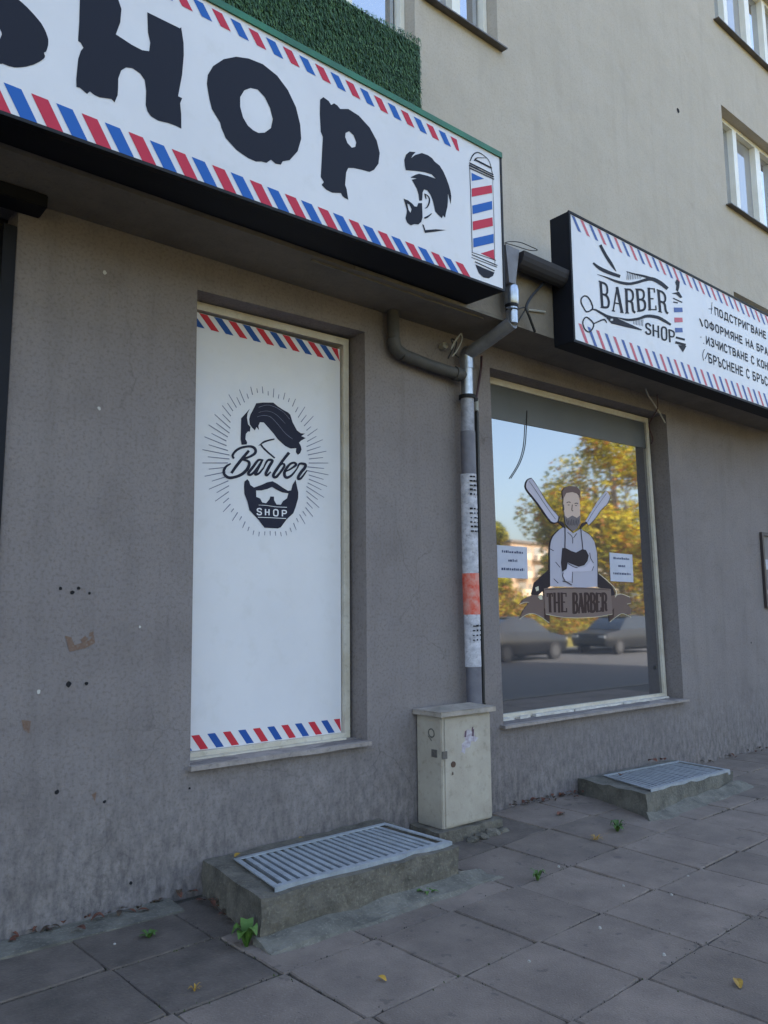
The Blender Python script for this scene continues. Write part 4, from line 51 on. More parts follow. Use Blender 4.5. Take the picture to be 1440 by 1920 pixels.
 'crossed_arms': [('P','sk_white',4,[[5833,1983,5954,1941,6097,1960,6185,2019,6229,1979,6199,1924,6037,1911,5967,1912,5894,1907,5878,1822,5789,1820,5747,1861,5774,1904,5816,1930]]),('R','sk_line',5,[[5743,1816,5754,1814,5770,1813,5789,1810,5806,1807,5825,1801,5846,1793,5865,1786,5879,1781],[5746,1823,5757,1822,5773,1820,5792,1818,5811,1814,5831,1808,5853,1800,5872,1792,5886,1787]]),('R','sk_line',5,[[5832,1977,5847,1972,5867,1964,5890,1957,5911,1951,5930,1947,5948,1945,5963,1943,5974,1942],[5838,1983,5853,1978,5873,1970,5896,1963,5916,1957,5934,1954,5951,1951,5966,1950,5977,1948]]),('R','sk_line',5,[[5893,1907,5884,1805],[5901,1907,5892,1805]]),('R','sk_line',5,[[5755,1895,5753,1889,5749,1881,5746,1871,5746,1860,5753,1849,5763,1838,5774,1827,5781,1820],[5764,1894,5762,1888,5758,1880,5755,1871,5756,1862,5762,1852,5772,1841,5782,1831,5789,1823]]),('R','sk_line',5,[[6200,1923,6232,1968],[6192,1925,6224,1969]])],
 'shears_left': [('P','sk_dark',1,[[5565,1918,5469,1864,5352,1795,5308,1695,5384,1679,5482,1733,5570,1767]]),('P','sk_pale',2,[[5363,1755,5407,1768,5412,1732,5376,1723]]),('P','sk_pale',4,[[5390,1675,5454,1696,5452,1651,5420,1651]])],
 'shears_right': [('P','sk_dark',1,[[6289,1902,6398,1850,6529,1772,6567,1709,6491,1681,6390,1753,6285,1773]]),('R','sk_pale',2,[[6309,1899,6326,1890,6351,1878,6380,1863,6410,1848,6441,1832,6475,1815,6507,1797,6533,1780,6553,1763,6567,1747,6577,1732,6582,1719,6580,1707,6572,1696,6563,1687,6556,1680],[6315,1903,6332,1894,6357,1882,6387,1867,6416,1852,6447,1836,6481,1819,6514,1801,6541,1783,6561,1766,6576,1750,6586,1734,6591,1720,6589,1706,6581,1694,6571,1685,6564,1678]])],
 'banner': [('P','sk_ribbon',2,[[5479,1684,5322,1692,5198,1650,5148,1609,5270,1625,5193,1556,5148,1490,5228,1523,5314,1533,5413,1509,5475,1490,5540,1449,5557,1526]]),('P','sk_ribbon',2,[[6489,1692,6664,1713,6812,1676,6835,1622,6751,1613,6827,1567,6807,1513,6664,1521,6553,1488,6455,1444,6445,1520]]),('R','sk_pale',3,[[5141,1483,5157,1490,5180,1500,5206,1511,5229,1519,5251,1524,5271,1528,5292,1530,5314,1530,5337,1527,5360,1522,5385,1515,5411,1505,5444,1492,5480,1474,5514,1458,5537,1446],[5138,1486,5154,1493,5177,1503,5203,1514,5227,1522,5249,1528,5270,1532,5292,1534,5315,1534,5338,1531,5362,1526,5387,1518,5415,1509,5447,1495,5484,1478,5518,1461,5541,1449]]),('R','sk_pale',3,[[5151,1608,5162,1611,5177,1616,5193,1621,5209,1625,5226,1626,5244,1626,5260,1625,5272,1625],[5149,1611,5159,1615,5174,1620,5191,1625,5208,1629,5226,1630,5244,1630,5261,1629,5272,1629]]),('R','sk_pale',3,[[6448,1439,6467,1448,6494,1461,6525,1475,6555,1486,6582,1497,6608,1508,6635,1516,6664,1519,6701,1514,6743,1504,6783,1492,6810,1484],[6443,1443,6462,1452,6490,1464,6521,1478,6551,1490,6577,1501,6604,1512,6633,1520,6665,1523,6703,1519,6747,1508,6787,1496,6814,1488]]),('R','sk_pale',3,[[6752,1610,6825,1620],[6750,1615,6823,1624]]),('R','sk_pale',3,[[6555,1690,6574,1695,6600,1702,6632,1707,6663,1709,6700,1704,6743,1695,6783,1685,6811,1679],[6552,1695,6571,1699,6598,1706,6630,1712,6665,1714,6703,1709,6747,1699,6787,1690,6815,1683]]),('P','sk_ribdark',3,[[5474,1579,5557,1526,5540,1449,5475,1490]]),('P','sk_ribdark',3,[[6532,1577,6445,1520,6443,1447,6522,1489]]),('P','sk_board',5,[[5476,1749,5712,1760,5957,1766,6214,1766,6485,1758,6497,1520,6224,1496,5940,1490,5696,1500,5487,1526]]),('R','sk_pale',6,[[5489,1523,5525,1518,5577,1510,5637,1502,5696,1496,5753,1492,5813,1489,5875,1486,5939,1485,6008,1485,6080,1486,6153,1488,6224,1491,6299,1496,6376,1503,6446,1510,6494,1515],[5491,1527,5527,1522,5578,1514,5638,1506,5697,1500,5754,1496,5813,1493,5875,1491,5940,1489,6008,1489,6080,1490,6152,1492,6224,1495,6298,1500,6375,1507,6444,1514,6493,1519]]),('R','sk_ribdark',6,[[5491,1734,5529,1737,5585,1740,5649,1744,5711,1746,5770,1748,5831,1750,5894,1751,5956,1751,6020,1752,6084,1752,6148,1752,6213,1751,6282,1750,6354,1748,6419,1746,6465,1745],[5491,1739,5529,1742,5585,1745,5649,1748,5711,1751,5770,1753,5831,1755,5894,1756,5957,1756,6020,1757,6084,1757,6149,1757,6213,1756,6282,1755,6355,1753,6420,1751,6466,1750]]),('R','sk_letter',6,[[5571,1542,5572,1710],[5534,1541,5535,1709]]),('R','sk_letter',6,[[5515,1696,5593,1698],[5515,1708,5593,1711]]),('R','sk_letter',6,[[5510,1709,5510,1675],[5527,1709,5527,1676]]),('R','sk_letter',6,[[5580,1711,5580,1676],[5597,1711,5597,1677]]),('R','sk_letter',6,[[5532,1539,5571,1537],[5534,1549,5572,1547]]),('R','sk_letter',6,[[5636,1542,5638,1712],[5602,1542,5604,1711]]),('R','sk_letter',6,[[5695,1540,5697,1712],[5661,1539,5663,1711]]),('R','sk_letter',6,[[5619,1619,5678,1618],[5621,1634,5680,1633]]),('R','sk_letter',6,[[5602,1540,5635,1538],[5603,1549,5637,1548]]),('R','sk_letter',6,[[5604,1704,5638,1705],[5604,1714,5638,1714]]),('R','sk_letter',6,[[5661,1537,5694,1536],[5662,1547,5696,1545]]),('R','sk_letter',6,[[5663,1705,5697,1706],[5663,1715,5697,1715]]),('R','sk_letter',6,[[5739,1542,5741,1714],[5704,1541,5706,1713]]),('R','sk_letter',6,[[5723,1703,5787,1702],[5724,1713,5788,1713]]),('R','sk_letter',6,[[5722,1625,5769,1624],[5723,1636,5770,1635]]),('R','sk_letter',6,[[5720,1541,5789,1538],[5722,1552,5791,1549]]),('R','sk_letter',6,[[5777,1713,5777,1678],[5795,1713,5794,1678]]),('R','sk_letter',6,[[5796,1539,5796,1577],[5778,1539,5779,1577]]),('R','sk_letter',6,[[5703,1539,5733,1538],[5705,1549,5735,1547]]),('R','sk_letter',6,[[5706,1707,5736,1707],[5707,1716,5736,1716]]),('R','sk_letter',6,[[5910,1529,5917,1714],[5870,1529,5877,1714]]),('R','sk_letter',6,[[5897,1699,5905,1699,5914,1700,5919,1699,5922,1698,5925,1695,5928,1689,5929,1678,5929,1663,5927,1650,5923,1643,5918,1637,5916,1635,5913,1635,5904,1636,5896,1636],[5896,1718,5904,1719,5918,1719,5934,1717,5946,1712,5955,1704,5960,1693,5962,1679,5961,1662,5958,1648,5953,1636,5944,1627,5932,1619,5914,1616,5899,1616,5891,1617]]),('R','sk_letter',6,[[5907,1617,5913,1615,5919,1613,5922,1611,5925,1605,5928,1595,5929,1585,5928,1573,5926,1561,5923,1552,5920,1548,5917,1546,5915,1545,5909,1545,5899,1545,5891,1545],[5925,1637,5932,1634,5943,1630,5955,1621,5960,1611,5964,1598,5965,1586,5964,1572,5962,1558,5957,1546,5950,1536,5939,1529,5926,1525,5911,1523,5897,1523,5889,1523]]),('R','sk_letter',6,[[5875,1524,5901,1525],[5874,1535,5901,1536]]),('R','sk_letter',6,[[5881,1707,5907,1706],[5883,1718,5909,1717]]),('R','sk_letter',6,[[5980,1530,6017,1714],[5956,1532,5993,1715]]),('R','sk_letter',6,[[5981,1713,6009,1532],[6026,1717,6054,1535]]),('R','sk_letter',6,[[5981,1588,6022,1588],[5981,1600,6022,1601]]),('R','sk_letter',6,[[5958,1527,5981,1528],[5958,1538,5981,1539]]),('R','sk_letter',6,[[6018,1529,6043,1530],[6017,1540,6043,1541]]),('R','sk_letter',6,[[6086,1534,6094,1716],[6045,1534,6053,1715]]),('R','sk_letter',6,[[6074,1700,6082,1701,6091,1702,6095,1701,6099,1699,6103,1694,6107,1688,6108,1677,6108,1664,6105,1652,6101,1643,6096,1636,6093,1633,6090,1633,6081,1634,6073,1635],[6072,1720,6081,1721,6095,1721,6112,1719,6125,1712,6134,1703,6140,1692,6142,1679,6141,1663,6138,1649,6133,1637,6124,1626,6111,1617,6092,1613,6076,1614,6066,1615]]),('R','sk_letter',6,[[6082,1616,6087,1614,6090,1613,6093,1609,6095,1594,6094,1574,6095,1556,6101,1544,6109,1536,6114,1533],[6104,1635,6110,1632,6122,1626,6130,1613,6132,1595,6131,1575,6132,1559,6135,1553,6139,1550,6143,1548]]),('R','sk_letter',6,[[6051,1530,6082,1531],[6050,1541,6081,1542]]),('R','sk_letter',6,[[6057,1708,6084,1708],[6059,1720,6085,1719]]),('R','sk_letter',6,[[6177,1537,6185,1717],[6135,1537,6143,1716]]),('R','sk_letter',6,[[6164,1701,6172,1702,6182,1702,6187,1702,6190,1700,6194,1698,6196,1693,6198,1681,6197,1667,6195,1655,6191,1648,6186,1643,6184,1641,6180,1641,6171,1641,6163,1642],[6163,1721,6172,1722,6186,1722,6202,1720,6215,1715,6224,1707,6230,1697,6232,1683,6231,1667,6228,1652,6222,1641,6213,1632,6200,1624,6181,1621,6166,1622,6157,1622]]),('R','sk_letter',6,[[6175,1622,6181,1621,6187,1619,6190,1616,6193,1611,6196,1601,6197,1592,6196,1580,6194,1569,6191,1560,6188,1557,6185,1555,6182,1554,6176,1554,6166,1554,6157,1554],[6193,1642,6200,1640,6212,1636,6224,1628,6230,1617,6234,1605,6235,1593,6234,1579,6231,1566,6226,1553,6218,1544,6207,1537,6194,1533,6178,1531,6164,1531,6155,1531]]),('R','sk_letter',6,[[6140,1533,6168,1534],[6140,1544,6168,1545]]),('R','sk_letter',6,[[6147,1709,6175,1709],[6149,1721,6176,1720]]),('R','sk_letter',6,[[6269,1540,6277,1718],[6226,1540,6234,1717]]),('R','sk_letter',6,[[6254,1706,6314,1705],[6256,1719,6316,1718]]),('R','sk_letter',6,[[6251,1626,6295,1626],[6252,1639,6296,1639]]),('R','sk_letter',6,[[6248,1539,6313,1542],[6248,1552,6312,1554]]),('R','sk_letter',6,[[6303,1717,6301,1682],[6324,1717,6323,1682]]),('R','sk_letter',6,[[6321,1543,6322,1581],[6299,1542,6301,1581]]),('R','sk_letter',6,[[6232,1536,6260,1537],[6231,1547,6259,1548]]),('R','sk_letter',6,[[6239,1710,6267,1710],[6240,1722,6268,1721]]),('R','sk_letter',6,[[6362,1543,6370,1719],[6319,1543,6327,1718]]),('R','sk_letter',6,[[6350,1703,6358,1704,6367,1704,6372,1704,6376,1702,6380,1697,6384,1691,6385,1681,6385,1668,6382,1657,6378,1649,6373,1642,6370,1640,6367,1639,6357,1640,6348,1641],[6347,1723,6357,1724,6372,1725,6389,1722,6403,1715,6412,1707,6418,1696,6420,1683,6420,1668,6417,1654,6411,1642,6402,1632,6388,1623,6368,1619,6351,1620,6341,1621]]),('R','sk_letter',6,[[6358,1621,6363,1619,6367,1618,6370,1615,6371,1601,6370,1581,6372,1564,6378,1552,6387,1545,6392,1541],[6380,1641,6387,1638,6399,1632,6408,1620,6410,1602,6410,1582,6410,1568,6414,1562,6418,1559,6422,1557]]),('R','sk_letter',6,[[6325,1539,6357,1540],[6324,1550,6357,1551]]),('R','sk_letter',6,[[6332,1711,6360,1711],[6333,1723,6361,1722]])],
}
# ---------------------------------------------------------------- materials
def lin(h):
    if isinstance(h, str):
        v = [int(h[i:i+2], 16)/255 for i in (0, 2, 4)]
        return tuple(c/12.92 if c <= .04045 else ((c+.055)/1.055)**2.4 for c in v)
    return tuple(h)
MATS = {}
def mat(name, col, rough=.8, metal=0., col2=None, scale=6., detail=6., amount=1., bump=0., bscale=60., rand=0., col3=None, sc3=40., am3=.5, spec=.5, stretch=None, object_coords=False, spots=None):
    """procedural surface: base colour mottled with col2 (large noise) and col3 (fine speckle), noise bump, per-object variation"""
    if name in MATS: return MATS[name]
    m = bpy.data.materials.new(name); m.use_nodes = True; n = m.node_tree.nodes; l = m.node_tree.links
    b = n['Principled BSDF']; b.inputs['Roughness'].default_value = rough; b.inputs['Metallic'].default_value = metal
    b.inputs['Specular IOR Level'].default_value = spec
    col = lin(col); tc = n.new('ShaderNodeNewGeometry'); src = tc.outputs['Position']
    if object_coords:
        tc = n.new('ShaderNodeTexCoord'); src = tc.outputs['Object']
    if stretch:
        mp = n.new('ShaderNodeMapping'); mp.inputs['Scale'].default_value = stretch; l.new(src, mp.inputs[0]); src2 = mp.outputs[0]
    else: src2 = src
    cur = None
    def mix(a, bcol, fac):
        x = n.new('ShaderNodeMix'); x.data_type = 'RGBA'
        if a is None: x.inputs[6].default_value = (*col, 1)
        else: l.new(a, x.inputs[6])
        x.inputs[7].default_value = (*lin(bcol), 1); l.new(fac, x.inputs[0]); return x.outputs[2]
    def nz(sc, det, lo, hi, amt, s=src2):
        t = n.new('ShaderNodeTexNoise'); t.inputs['Scale'].default_value = sc; t.inputs['Detail'].default_value = det; t.inputs['Roughness'].default_value = .65
        l.new(s, t.inputs['Vector']); r = n.new('ShaderNodeMapRange'); r.inputs[1].default_value = lo; r.inputs[2].default_value = hi; r.inputs[4].default_value = amt
        l.new(t.outputs[0], r.inputs[0]); return r.outputs[0]
    if col2: cur = mix(cur, col2, nz(scale, detail, .35, .68, amount))
    if col3: cur = mix(cur, col3, nz(sc3, 4, .55, .75, am3, src))
    if spots:
        cur = mix(cur, spots, nz(9, 2, .655, .69, .45, src)); cur = mix(cur, spots, nz(38, 2, .68, .72, .5, src)); cur = mix(cur, spots, nz(1.3, 6, .5, .75, .45, src))
    if rand:
        oi = n.new('ShaderNodeObjectInfo'); hs = n.new('ShaderNodeHueSaturation')
        mr = n.new('ShaderNodeMapRange'); mr.inputs[3].default_value = 1-rand; mr.inputs[4].default_value = 1+rand
        l.new(oi.outputs['Random'], mr.inputs[0]); l.new(mr.outputs[0], hs.inputs['Value'])
        if cur is None: hs.inputs['Color'].default_value = (*col, 1)
        else: l.new(cur, hs.inputs['Color'])
        cur = hs.outputs[0]
    if cur is None: b.inputs['Base Color'].default_value = (*col, 1)
    else: l.new(cur, b.inputs['Base Color'])
    if bump:
        t = n.new('ShaderNodeTexNoise'); t.inputs['Scale'].default_value = bscale; t.inputs['Detail'].default_value = 5; l.new(src, t.inputs['Vector'])
        bp = n.new('ShaderNodeBump'); bp.inputs['Strength'].default_value = bump; bp.inputs['Distance'].default_value = .01
        l.new(t.outputs[0], bp.inputs['Height']); l.new(bp.outputs[0], b.inputs['Normal'])
    MATS[name] = m; return m

def wall_mat(name, base, dark, light, streak, grime_z=None, crack=.3):
    """painted roughcast: broad mottling, vertical rain streaks, fine grain, splash grime near the pavement"""
    m = bpy.data.materials.new(name); m.use_nodes = True; n = m.node_tree.nodes; l = m.node_tree.links
    b = n['Principled BSDF']; b.inputs['Roughness'].default_value = .92; b.inputs['Specular IOR Level'].default_value = .2
    g = n.new('ShaderNodeNewGeometry'); P = g.outputs['Position']
    def nz(sc, det, vec, lo, hi, amt, rough=.6):
        t = n.new('ShaderNodeTexNoise'); t.inputs['Scale'].default_value = sc; t.inputs['Detail'].default_value = det; t.inputs['Roughness'].default_value = rough
        l.new(vec, t.inputs['Vector']); r = n.new('ShaderNodeMapRange'); r.inputs[1].default_value = lo; r.inputs[2].default_value = hi; r.inputs[4].default_value = amt
        l.new(t.outputs[0], r.inputs[0]); return r.outputs[0]
    def mp(s):
        k = n.new('ShaderNodeMapping'); k.inputs['Scale'].default_value = s; l.new(P, k.inputs[0]); return k.outputs[0]
    def mix(a, c, f):
        x = n.new('ShaderNodeMix'); x.data_type = 'RGBA'
        if isinstance(a, tuple): x.inputs[6].default_value = (*a, 1)
        else: l.new(a, x.inputs[6])
        x.inputs[7].default_value = (*c, 1); l.new(f, x.inputs[0]); return x.outputs[2]
    c = mix(lin(base), lin(light), nz(1.1, 5, P, .4, .7, .6))
    c = mix(c, lin(dark), nz(2.7, 8, P, .5, .8, .45))
    c = mix(c, lin(dark), nz(1.0, 6, mp((7, 7, .5)), .52, .78, streak))
    c = mix(c, lin(dark), nz(55, 4, P, .48, .7, .6))
    c = mix(c, lin(light), nz(90, 3, P, .6, .75, .35))
    vd = n.new('ShaderNodeTexNoise'); vd.inputs['Scale'].default_value = 2.2; vd.inputs['Detail'].default_value = 4; l.new(P, vd.inputs['Vector'])
    va = n.new('ShaderNodeVectorMath'); va.operation = 'MULTIPLY_ADD'; va.inputs[1].default_value = (.55, .55, .55); l.new(vd.outputs['Color'], va.inputs[0]); l.new(P, va.inputs[2])
    vo = n.new('ShaderNodeTexVoronoi'); vo.feature = 'DISTANCE_TO_EDGE'; vo.inputs['Scale'].default_value = .85; l.new(va.outputs[0], vo.inputs['Vector'])
    vr = n.new('ShaderNodeMapRange'); vr.inputs[1].default_value = .006; vr.inputs[2].default_value = .0; vr.inputs[4].default_value = crack; l.new(vo.outputs['Distance'], vr.inputs[0])
    vm = n.new('ShaderNodeMath'); vm.operation = 'MULTIPLY'; l.new(vr.outputs[0], vm.inputs[0]); l.new(nz(.9, 2, P, .5, .62, 1.0), vm.inputs[1])
    c = mix(c, lin('38332f'), vm.outputs[0])
    if grime_z:
        sx = n.new('ShaderNodeSeparateXYZ'); l.new(P, sx.inputs[0])
        mr = n.new('ShaderNodeMapRange'); mr.inputs[1].default_value = grime_z; mr.inputs[2].default_value = 0; mr.inputs[4].default_value = 1
        l.new(sx.outputs[2], mr.inputs[0])
        mu = n.new('ShaderNodeMath'); mu.operation = 'MULTIPLY'; l.new(mr.outputs[0], mu.inputs[0]); l.new(nz(8, 9, mp((3.0, 3.0, 1.4)), .38, .70, .8), mu.inputs[1])
        c = mix(c, lin('3d3b3c'), mu.outputs[0])
    l.new(c, b.inputs['Base Color'])
    t = n.new('ShaderNodeTexNoise'); t.inputs['Scale'].default_value = 130; t.inputs['Detail'].default_value = 6; l.new(P, t.inputs['Vector'])
    t2 = n.new('ShaderNodeTexNoise'); t2.inputs['Scale'].default_value = 3.5; t2.inputs['Detail'].default_value = 3; l.new(P, t2.inputs['Vector'])
    b1 = n.new('ShaderNodeBump'); b1.inputs['Strength'].default_value = .45; b1.inputs['Distance'].default_value = .006; l.new(t.outputs[0], b1.inputs['Height'])
    b2 = n.new('ShaderNodeBump'); b2.inputs['Strength'].default_value = .35; b2.inputs['Distance'].default_value = .05; l.new(t2.outputs[0], b2.inputs['Height'])
    l.new(b2.outputs[0], b1.inputs['Normal']); l.new(b1.outputs[0], b.inputs['Normal'])
    MATS[name] = m; return m

def mirror_glass(name, col, refl, rough=.0, ior=1.7, wave=0.):
    """dark filmed window glass: dim grey body, coated clear reflection"""
    m = bpy.data.materials.new(name); m.use_nodes = True; n = m.node_tree.nodes; l = m.node_tree.links
    n.remove(n['Principled BSDF']); out = [x for x in n if x.type == 'OUTPUT_MATERIAL'][0]
    d = n.new('ShaderNodeBsdfDiffuse'); d.inputs[0].default_value = (*lin(col), 1)
    g = n.new('ShaderNodeBsdfGlossy'); g.inputs['Roughness'].default_value = rough; g.inputs[0].default_value = (.97, .98, 1, 1)
    f = n.new('ShaderNodeFresnel'); f.inputs[0].default_value = ior
    mr = n.new('ShaderNodeMapRange'); mr.inputs[3].default_value = refl; mr.inputs[4].default_value = 1; l.new(f.outputs[0], mr.inputs[0])
    x = n.new('ShaderNodeMixShader'); l.new(mr.outputs[0], x.inputs[0]); l.new(d.outputs[0], x.inputs[1]); l.new(g.outputs[0], x.inputs[2]); l.new(x.outputs[0], out.inputs[0])
    if wave:
        P = n.new('ShaderNodeNewGeometry'); t = n.new('ShaderNodeTexNoise'); t.inputs['Scale'].default_value = 1.3; t.inputs['Detail'].default_value = 1
        l.new(P.outputs['Position'], t.inputs['Vector']); b = n.new('ShaderNodeBump'); b.inputs['Strength'].default_value = wave; b.inputs['Distance'].default_value = .01
        l.new(t.outputs[0], b.inputs['Height']); l.new(b.outputs[0], g.inputs['Normal'])
    MATS[name] = m; return m

WALL = wall_mat('grey_roughcast', '7d7573', '605956', '88807d', .4, .95)
UPPER = wall_mat('beige_roughcast', 'b0a699', '9f968a', 'b9afa3', .45, None, .08)
SOFFIT = mat('soffit_plaster', '7d7366', .9, col2='665e53', scale=2, bump=.3, col3='57524c', sc3=30, am3=.5)
CONC = mat('old_concrete', '6f6a60', .95, col2='4a4740', scale=7, detail=9, bump=.8, bscale=45, col3='8d887c', sc3=70, am3=.7)
CONCM = mat('mossy_concrete', '6b6459', .95, col2='47423a', scale=9, detail=9, bump=.9, bscale=40, col3='85816f', sc3=60, am3=.7)
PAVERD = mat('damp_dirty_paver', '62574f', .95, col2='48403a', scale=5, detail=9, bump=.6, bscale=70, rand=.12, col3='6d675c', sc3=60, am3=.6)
PAVER = mat('paver_concrete', '776a60', .92, col2='5f544c', scale=3.2, detail=9, bump=.5, bscale=110, rand=.12, col3='8a7f77', sc3=95, am3=.6, spots='3f3a36')
BED = mat('joint_dirt', '37332f', 1, col2='4a453d', scale=9, bump=.8, col3='5f5a4a', sc3=30, am3=.5)
BLACK = mat('black_casing', '0e0f16', .65, col2='14151d', scale=3, spec=.25)
PANELW = mat('sign_vinyl', 'd3d1d4', .42, col2='cbc9cc', scale=1.2, detail=6, bump=.12, bscale=3., col3='bdbab6', sc3=7, am3=.3)
INK = mat('dark_print', '20222d', .45); INK2 = mat('charcoal_print', '24252d', .45); INK3 = mat('navy_grey_print', '262736', .45)
RED = mat('red_print', 'b8384c', .4); BLUE = mat('blue_print', '2c5ea8', .4)
RED2 = mat('faded_red_print', 'c06a76', .42); BLUE2 = mat('faded_blue_print', '54689c', .42)
RED3 = mat('poster_red_print', 'b8333f', .42); BLUE3 = mat('poster_blue_print', '2a4f92', .42)
GREYLINE = mat('grey_line_print', '767889', .42)
PMAT = {'ink': INK, 'ink2': INK2, 'ink3': INK3, 'red': RED, 'blue': BLUE, 'red2': RED2, 'blue2': BLUE2, 'red3': RED3, 'blue3': BLUE3, 'greyline': GREYLINE,
  'paper': mat('white_print', 'dcdade', .42), 'sk_white': mat('print_pale_lilac', 'b9b4c2', .35), 'sk_shirt': mat('print_lilac_grey', 'aaa6b2', .35), 'sk_dark': mat('print_plum_black', '2b2329', .35),
  'sk_line': mat('print_outline', '332e37', .35), 'sk_skin': mat('print_skin', 'c4aca0', .35), 'sk_hair': mat('print_brown_hair', '6a5552', .35), 'sk_beard': mat('print_beard', '6f6668', .35),
  'sk_pale': mat('print_cream', 'c9c0a8', .35), 'sk_ribbon': mat('print_ribbon_brown', '6a5852', .35), 'sk_ribdark': mat('print_ribbon_fold', '44332f', .35), 'sk_board': mat('print_board_brown', '75645e', .35), 'sk_letter': mat('print_letter_brown', '3a2a28', .35)}
FRAMEW = mat('aged_white_frame', 'c6bfb2', .5, col2='b3a896', scale=5, col3='7d7466', sc3=30, am3=.4, bump=.2)
FRAMEP = mat('white_plastic_frame', 'e6e2d8', .4, col2='d8d2c4', scale=3)
FRAMED = mat('dark_metal_frame', '141417', .6, spec=.3)
SILL = mat('sill_stone', '9a8f88', .8, col2='7a716c', scale=9, bump=.4, col3='57504c', sc3=35, am3=.6)
TIN = mat('weathered_tin', '6b6662', .5, .4, col2='54504e', scale=8)
GLASS = mirror_glass('tinted_shop_glass', '444244', .21, rough=.03, ior=1.5, wave=.05)
GLASSU = mirror_glass('upper_window_glass', '5a5d62', .4, wave=.15); GLASSC = mirror_glass('curtained_glass', '8c8a88', .1, wave=.2)
GALV = mat('galvanised_steel', 'a0a4a8', .5, .12, col2='868a8e', scale=12, col3='5f6268', sc3=50, am3=.4, bump=.15)
SILVER = mat('silver_pipe', 'b4b7be', .3, .85, col2='8d9098', scale=10)
PIPEG = mat('painted_pipe', '6c6a72', .55, .15, col2='5a5860', scale=9, bump=.15)
PIPED = mat('dark_pipe', '4c4946', .7, col2='3c3a38', scale=9, bump=.2)
PAPER = mat('weathered_paper', 'c4c2c8', .8, col2='98969c', scale=14, detail=8, col3='5e5c60', sc3=45, am3=.8, stretch=(1, 1, 1.5))
PAPERO = mat('orange_flyer', 'cc3a14', .7, col2='c0b2a6', scale=17, detail=7, amount=.6)
CABLE = mat('black_cable', '17171a', .5); CABLEW = mat('grey_white_cable', '9a978e', .5); CABLER = mat('dark_red_cable', '40252a', .5)
CAB = mat('cabinet_beige', 'aaa193', .5, col2='988e80', scale=4, col3='6a6252', sc3=18, am3=.5, bump=.1)
CABLID = mat('cabinet_lid', 'a3978c', .6, col2='7b756c', scale=7, col3='63594a', sc3=25, am3=.6, bump=.2)
RUSTM = mat('rust_stain', '715f54', .95, col2='6a5040', scale=60, col3='7b7371', sc3=70, am3=.9); RUST = mat('rust', '5e4638', .9, col2='3f3029', scale=30)
HEDGE = mat('artificial_leaf', '34583a', .6, col2='406435', scale=9, col3='203d27', sc3=25, am3=.6)
HEDGEB = mat('hedge_backing', '1c3220', .9, col2='28442a', scale=14)
GREENTRIM = mat('green_trim', '1d6a48', .5, col2='175338', scale=4)
DARKIN = mat('dark_interior', '0b0b0d', .6)
WEED = mat('weed_leaf', '365518', .65, col2='445e20', scale=30, rand=.2)
LEAFY = mat('yellow_leaf', 'a8872c', .7, col2='8a6424', scale=40, rand=.25); LEAFR = mat('red_brown_leaf', '6a4030', .8, col2='4c2e22', scale=40, rand=.3)
SPECK = mat('pale_litter', '9a968e', .8); ASPH = mat('asphalt', '3e3e40', .9, col2='4a4a4b', scale=3, bump=.4, bscale=150, col3='555555', sc3=120, am3=.5)

for m_ in PMAT.values():
    p_ = m_.node_tree.nodes['Principled BSDF']; p_.inputs['Specular IOR Level'].default_value = .15; p_.inputs['Roughness'].default_value = .6

# ---------------------------------------------------------------- object helpers
def props(o, label=None, cat=None, group=None, kind=None):
    if label: o['label'] = label
    if cat: o['category'] = cat
    if group: o['group'] = group
    if kind: o['kind'] = kind
    return o
def thing(name, label, cat, loc, group=None):
    o = bpy.data.objects.new(name, None); COL.objects.link(o); o.location = loc; o.empty_display_size = .1
    return props(o, label, cat, group)
def link(o, parent=None):
    COL.objects.link(o)
    if parent is not None:
        o.parent = parent
        if parent.type == 'EMPTY' and parent.parent is None: o.location = -Vector(parent.location)
    return o
def mesh(name, verts, faces, mats, parent=None, mi=None, smooth=False):
    me = bpy.data.meshes.new(name); me.from_pydata([tuple(v) for v in verts], [], faces)
    for m in (mats if isinstance(mats, (list, tuple)) else [mats]): me.materials.append(m)
    if mi: me.polygons.foreach_set('material_index', mi)
    if smooth: me.polygons.foreach_set('use_smooth', [True]*len(me.polygons))
    me.update(); return link(bpy.data.objects.new(name, me), parent)
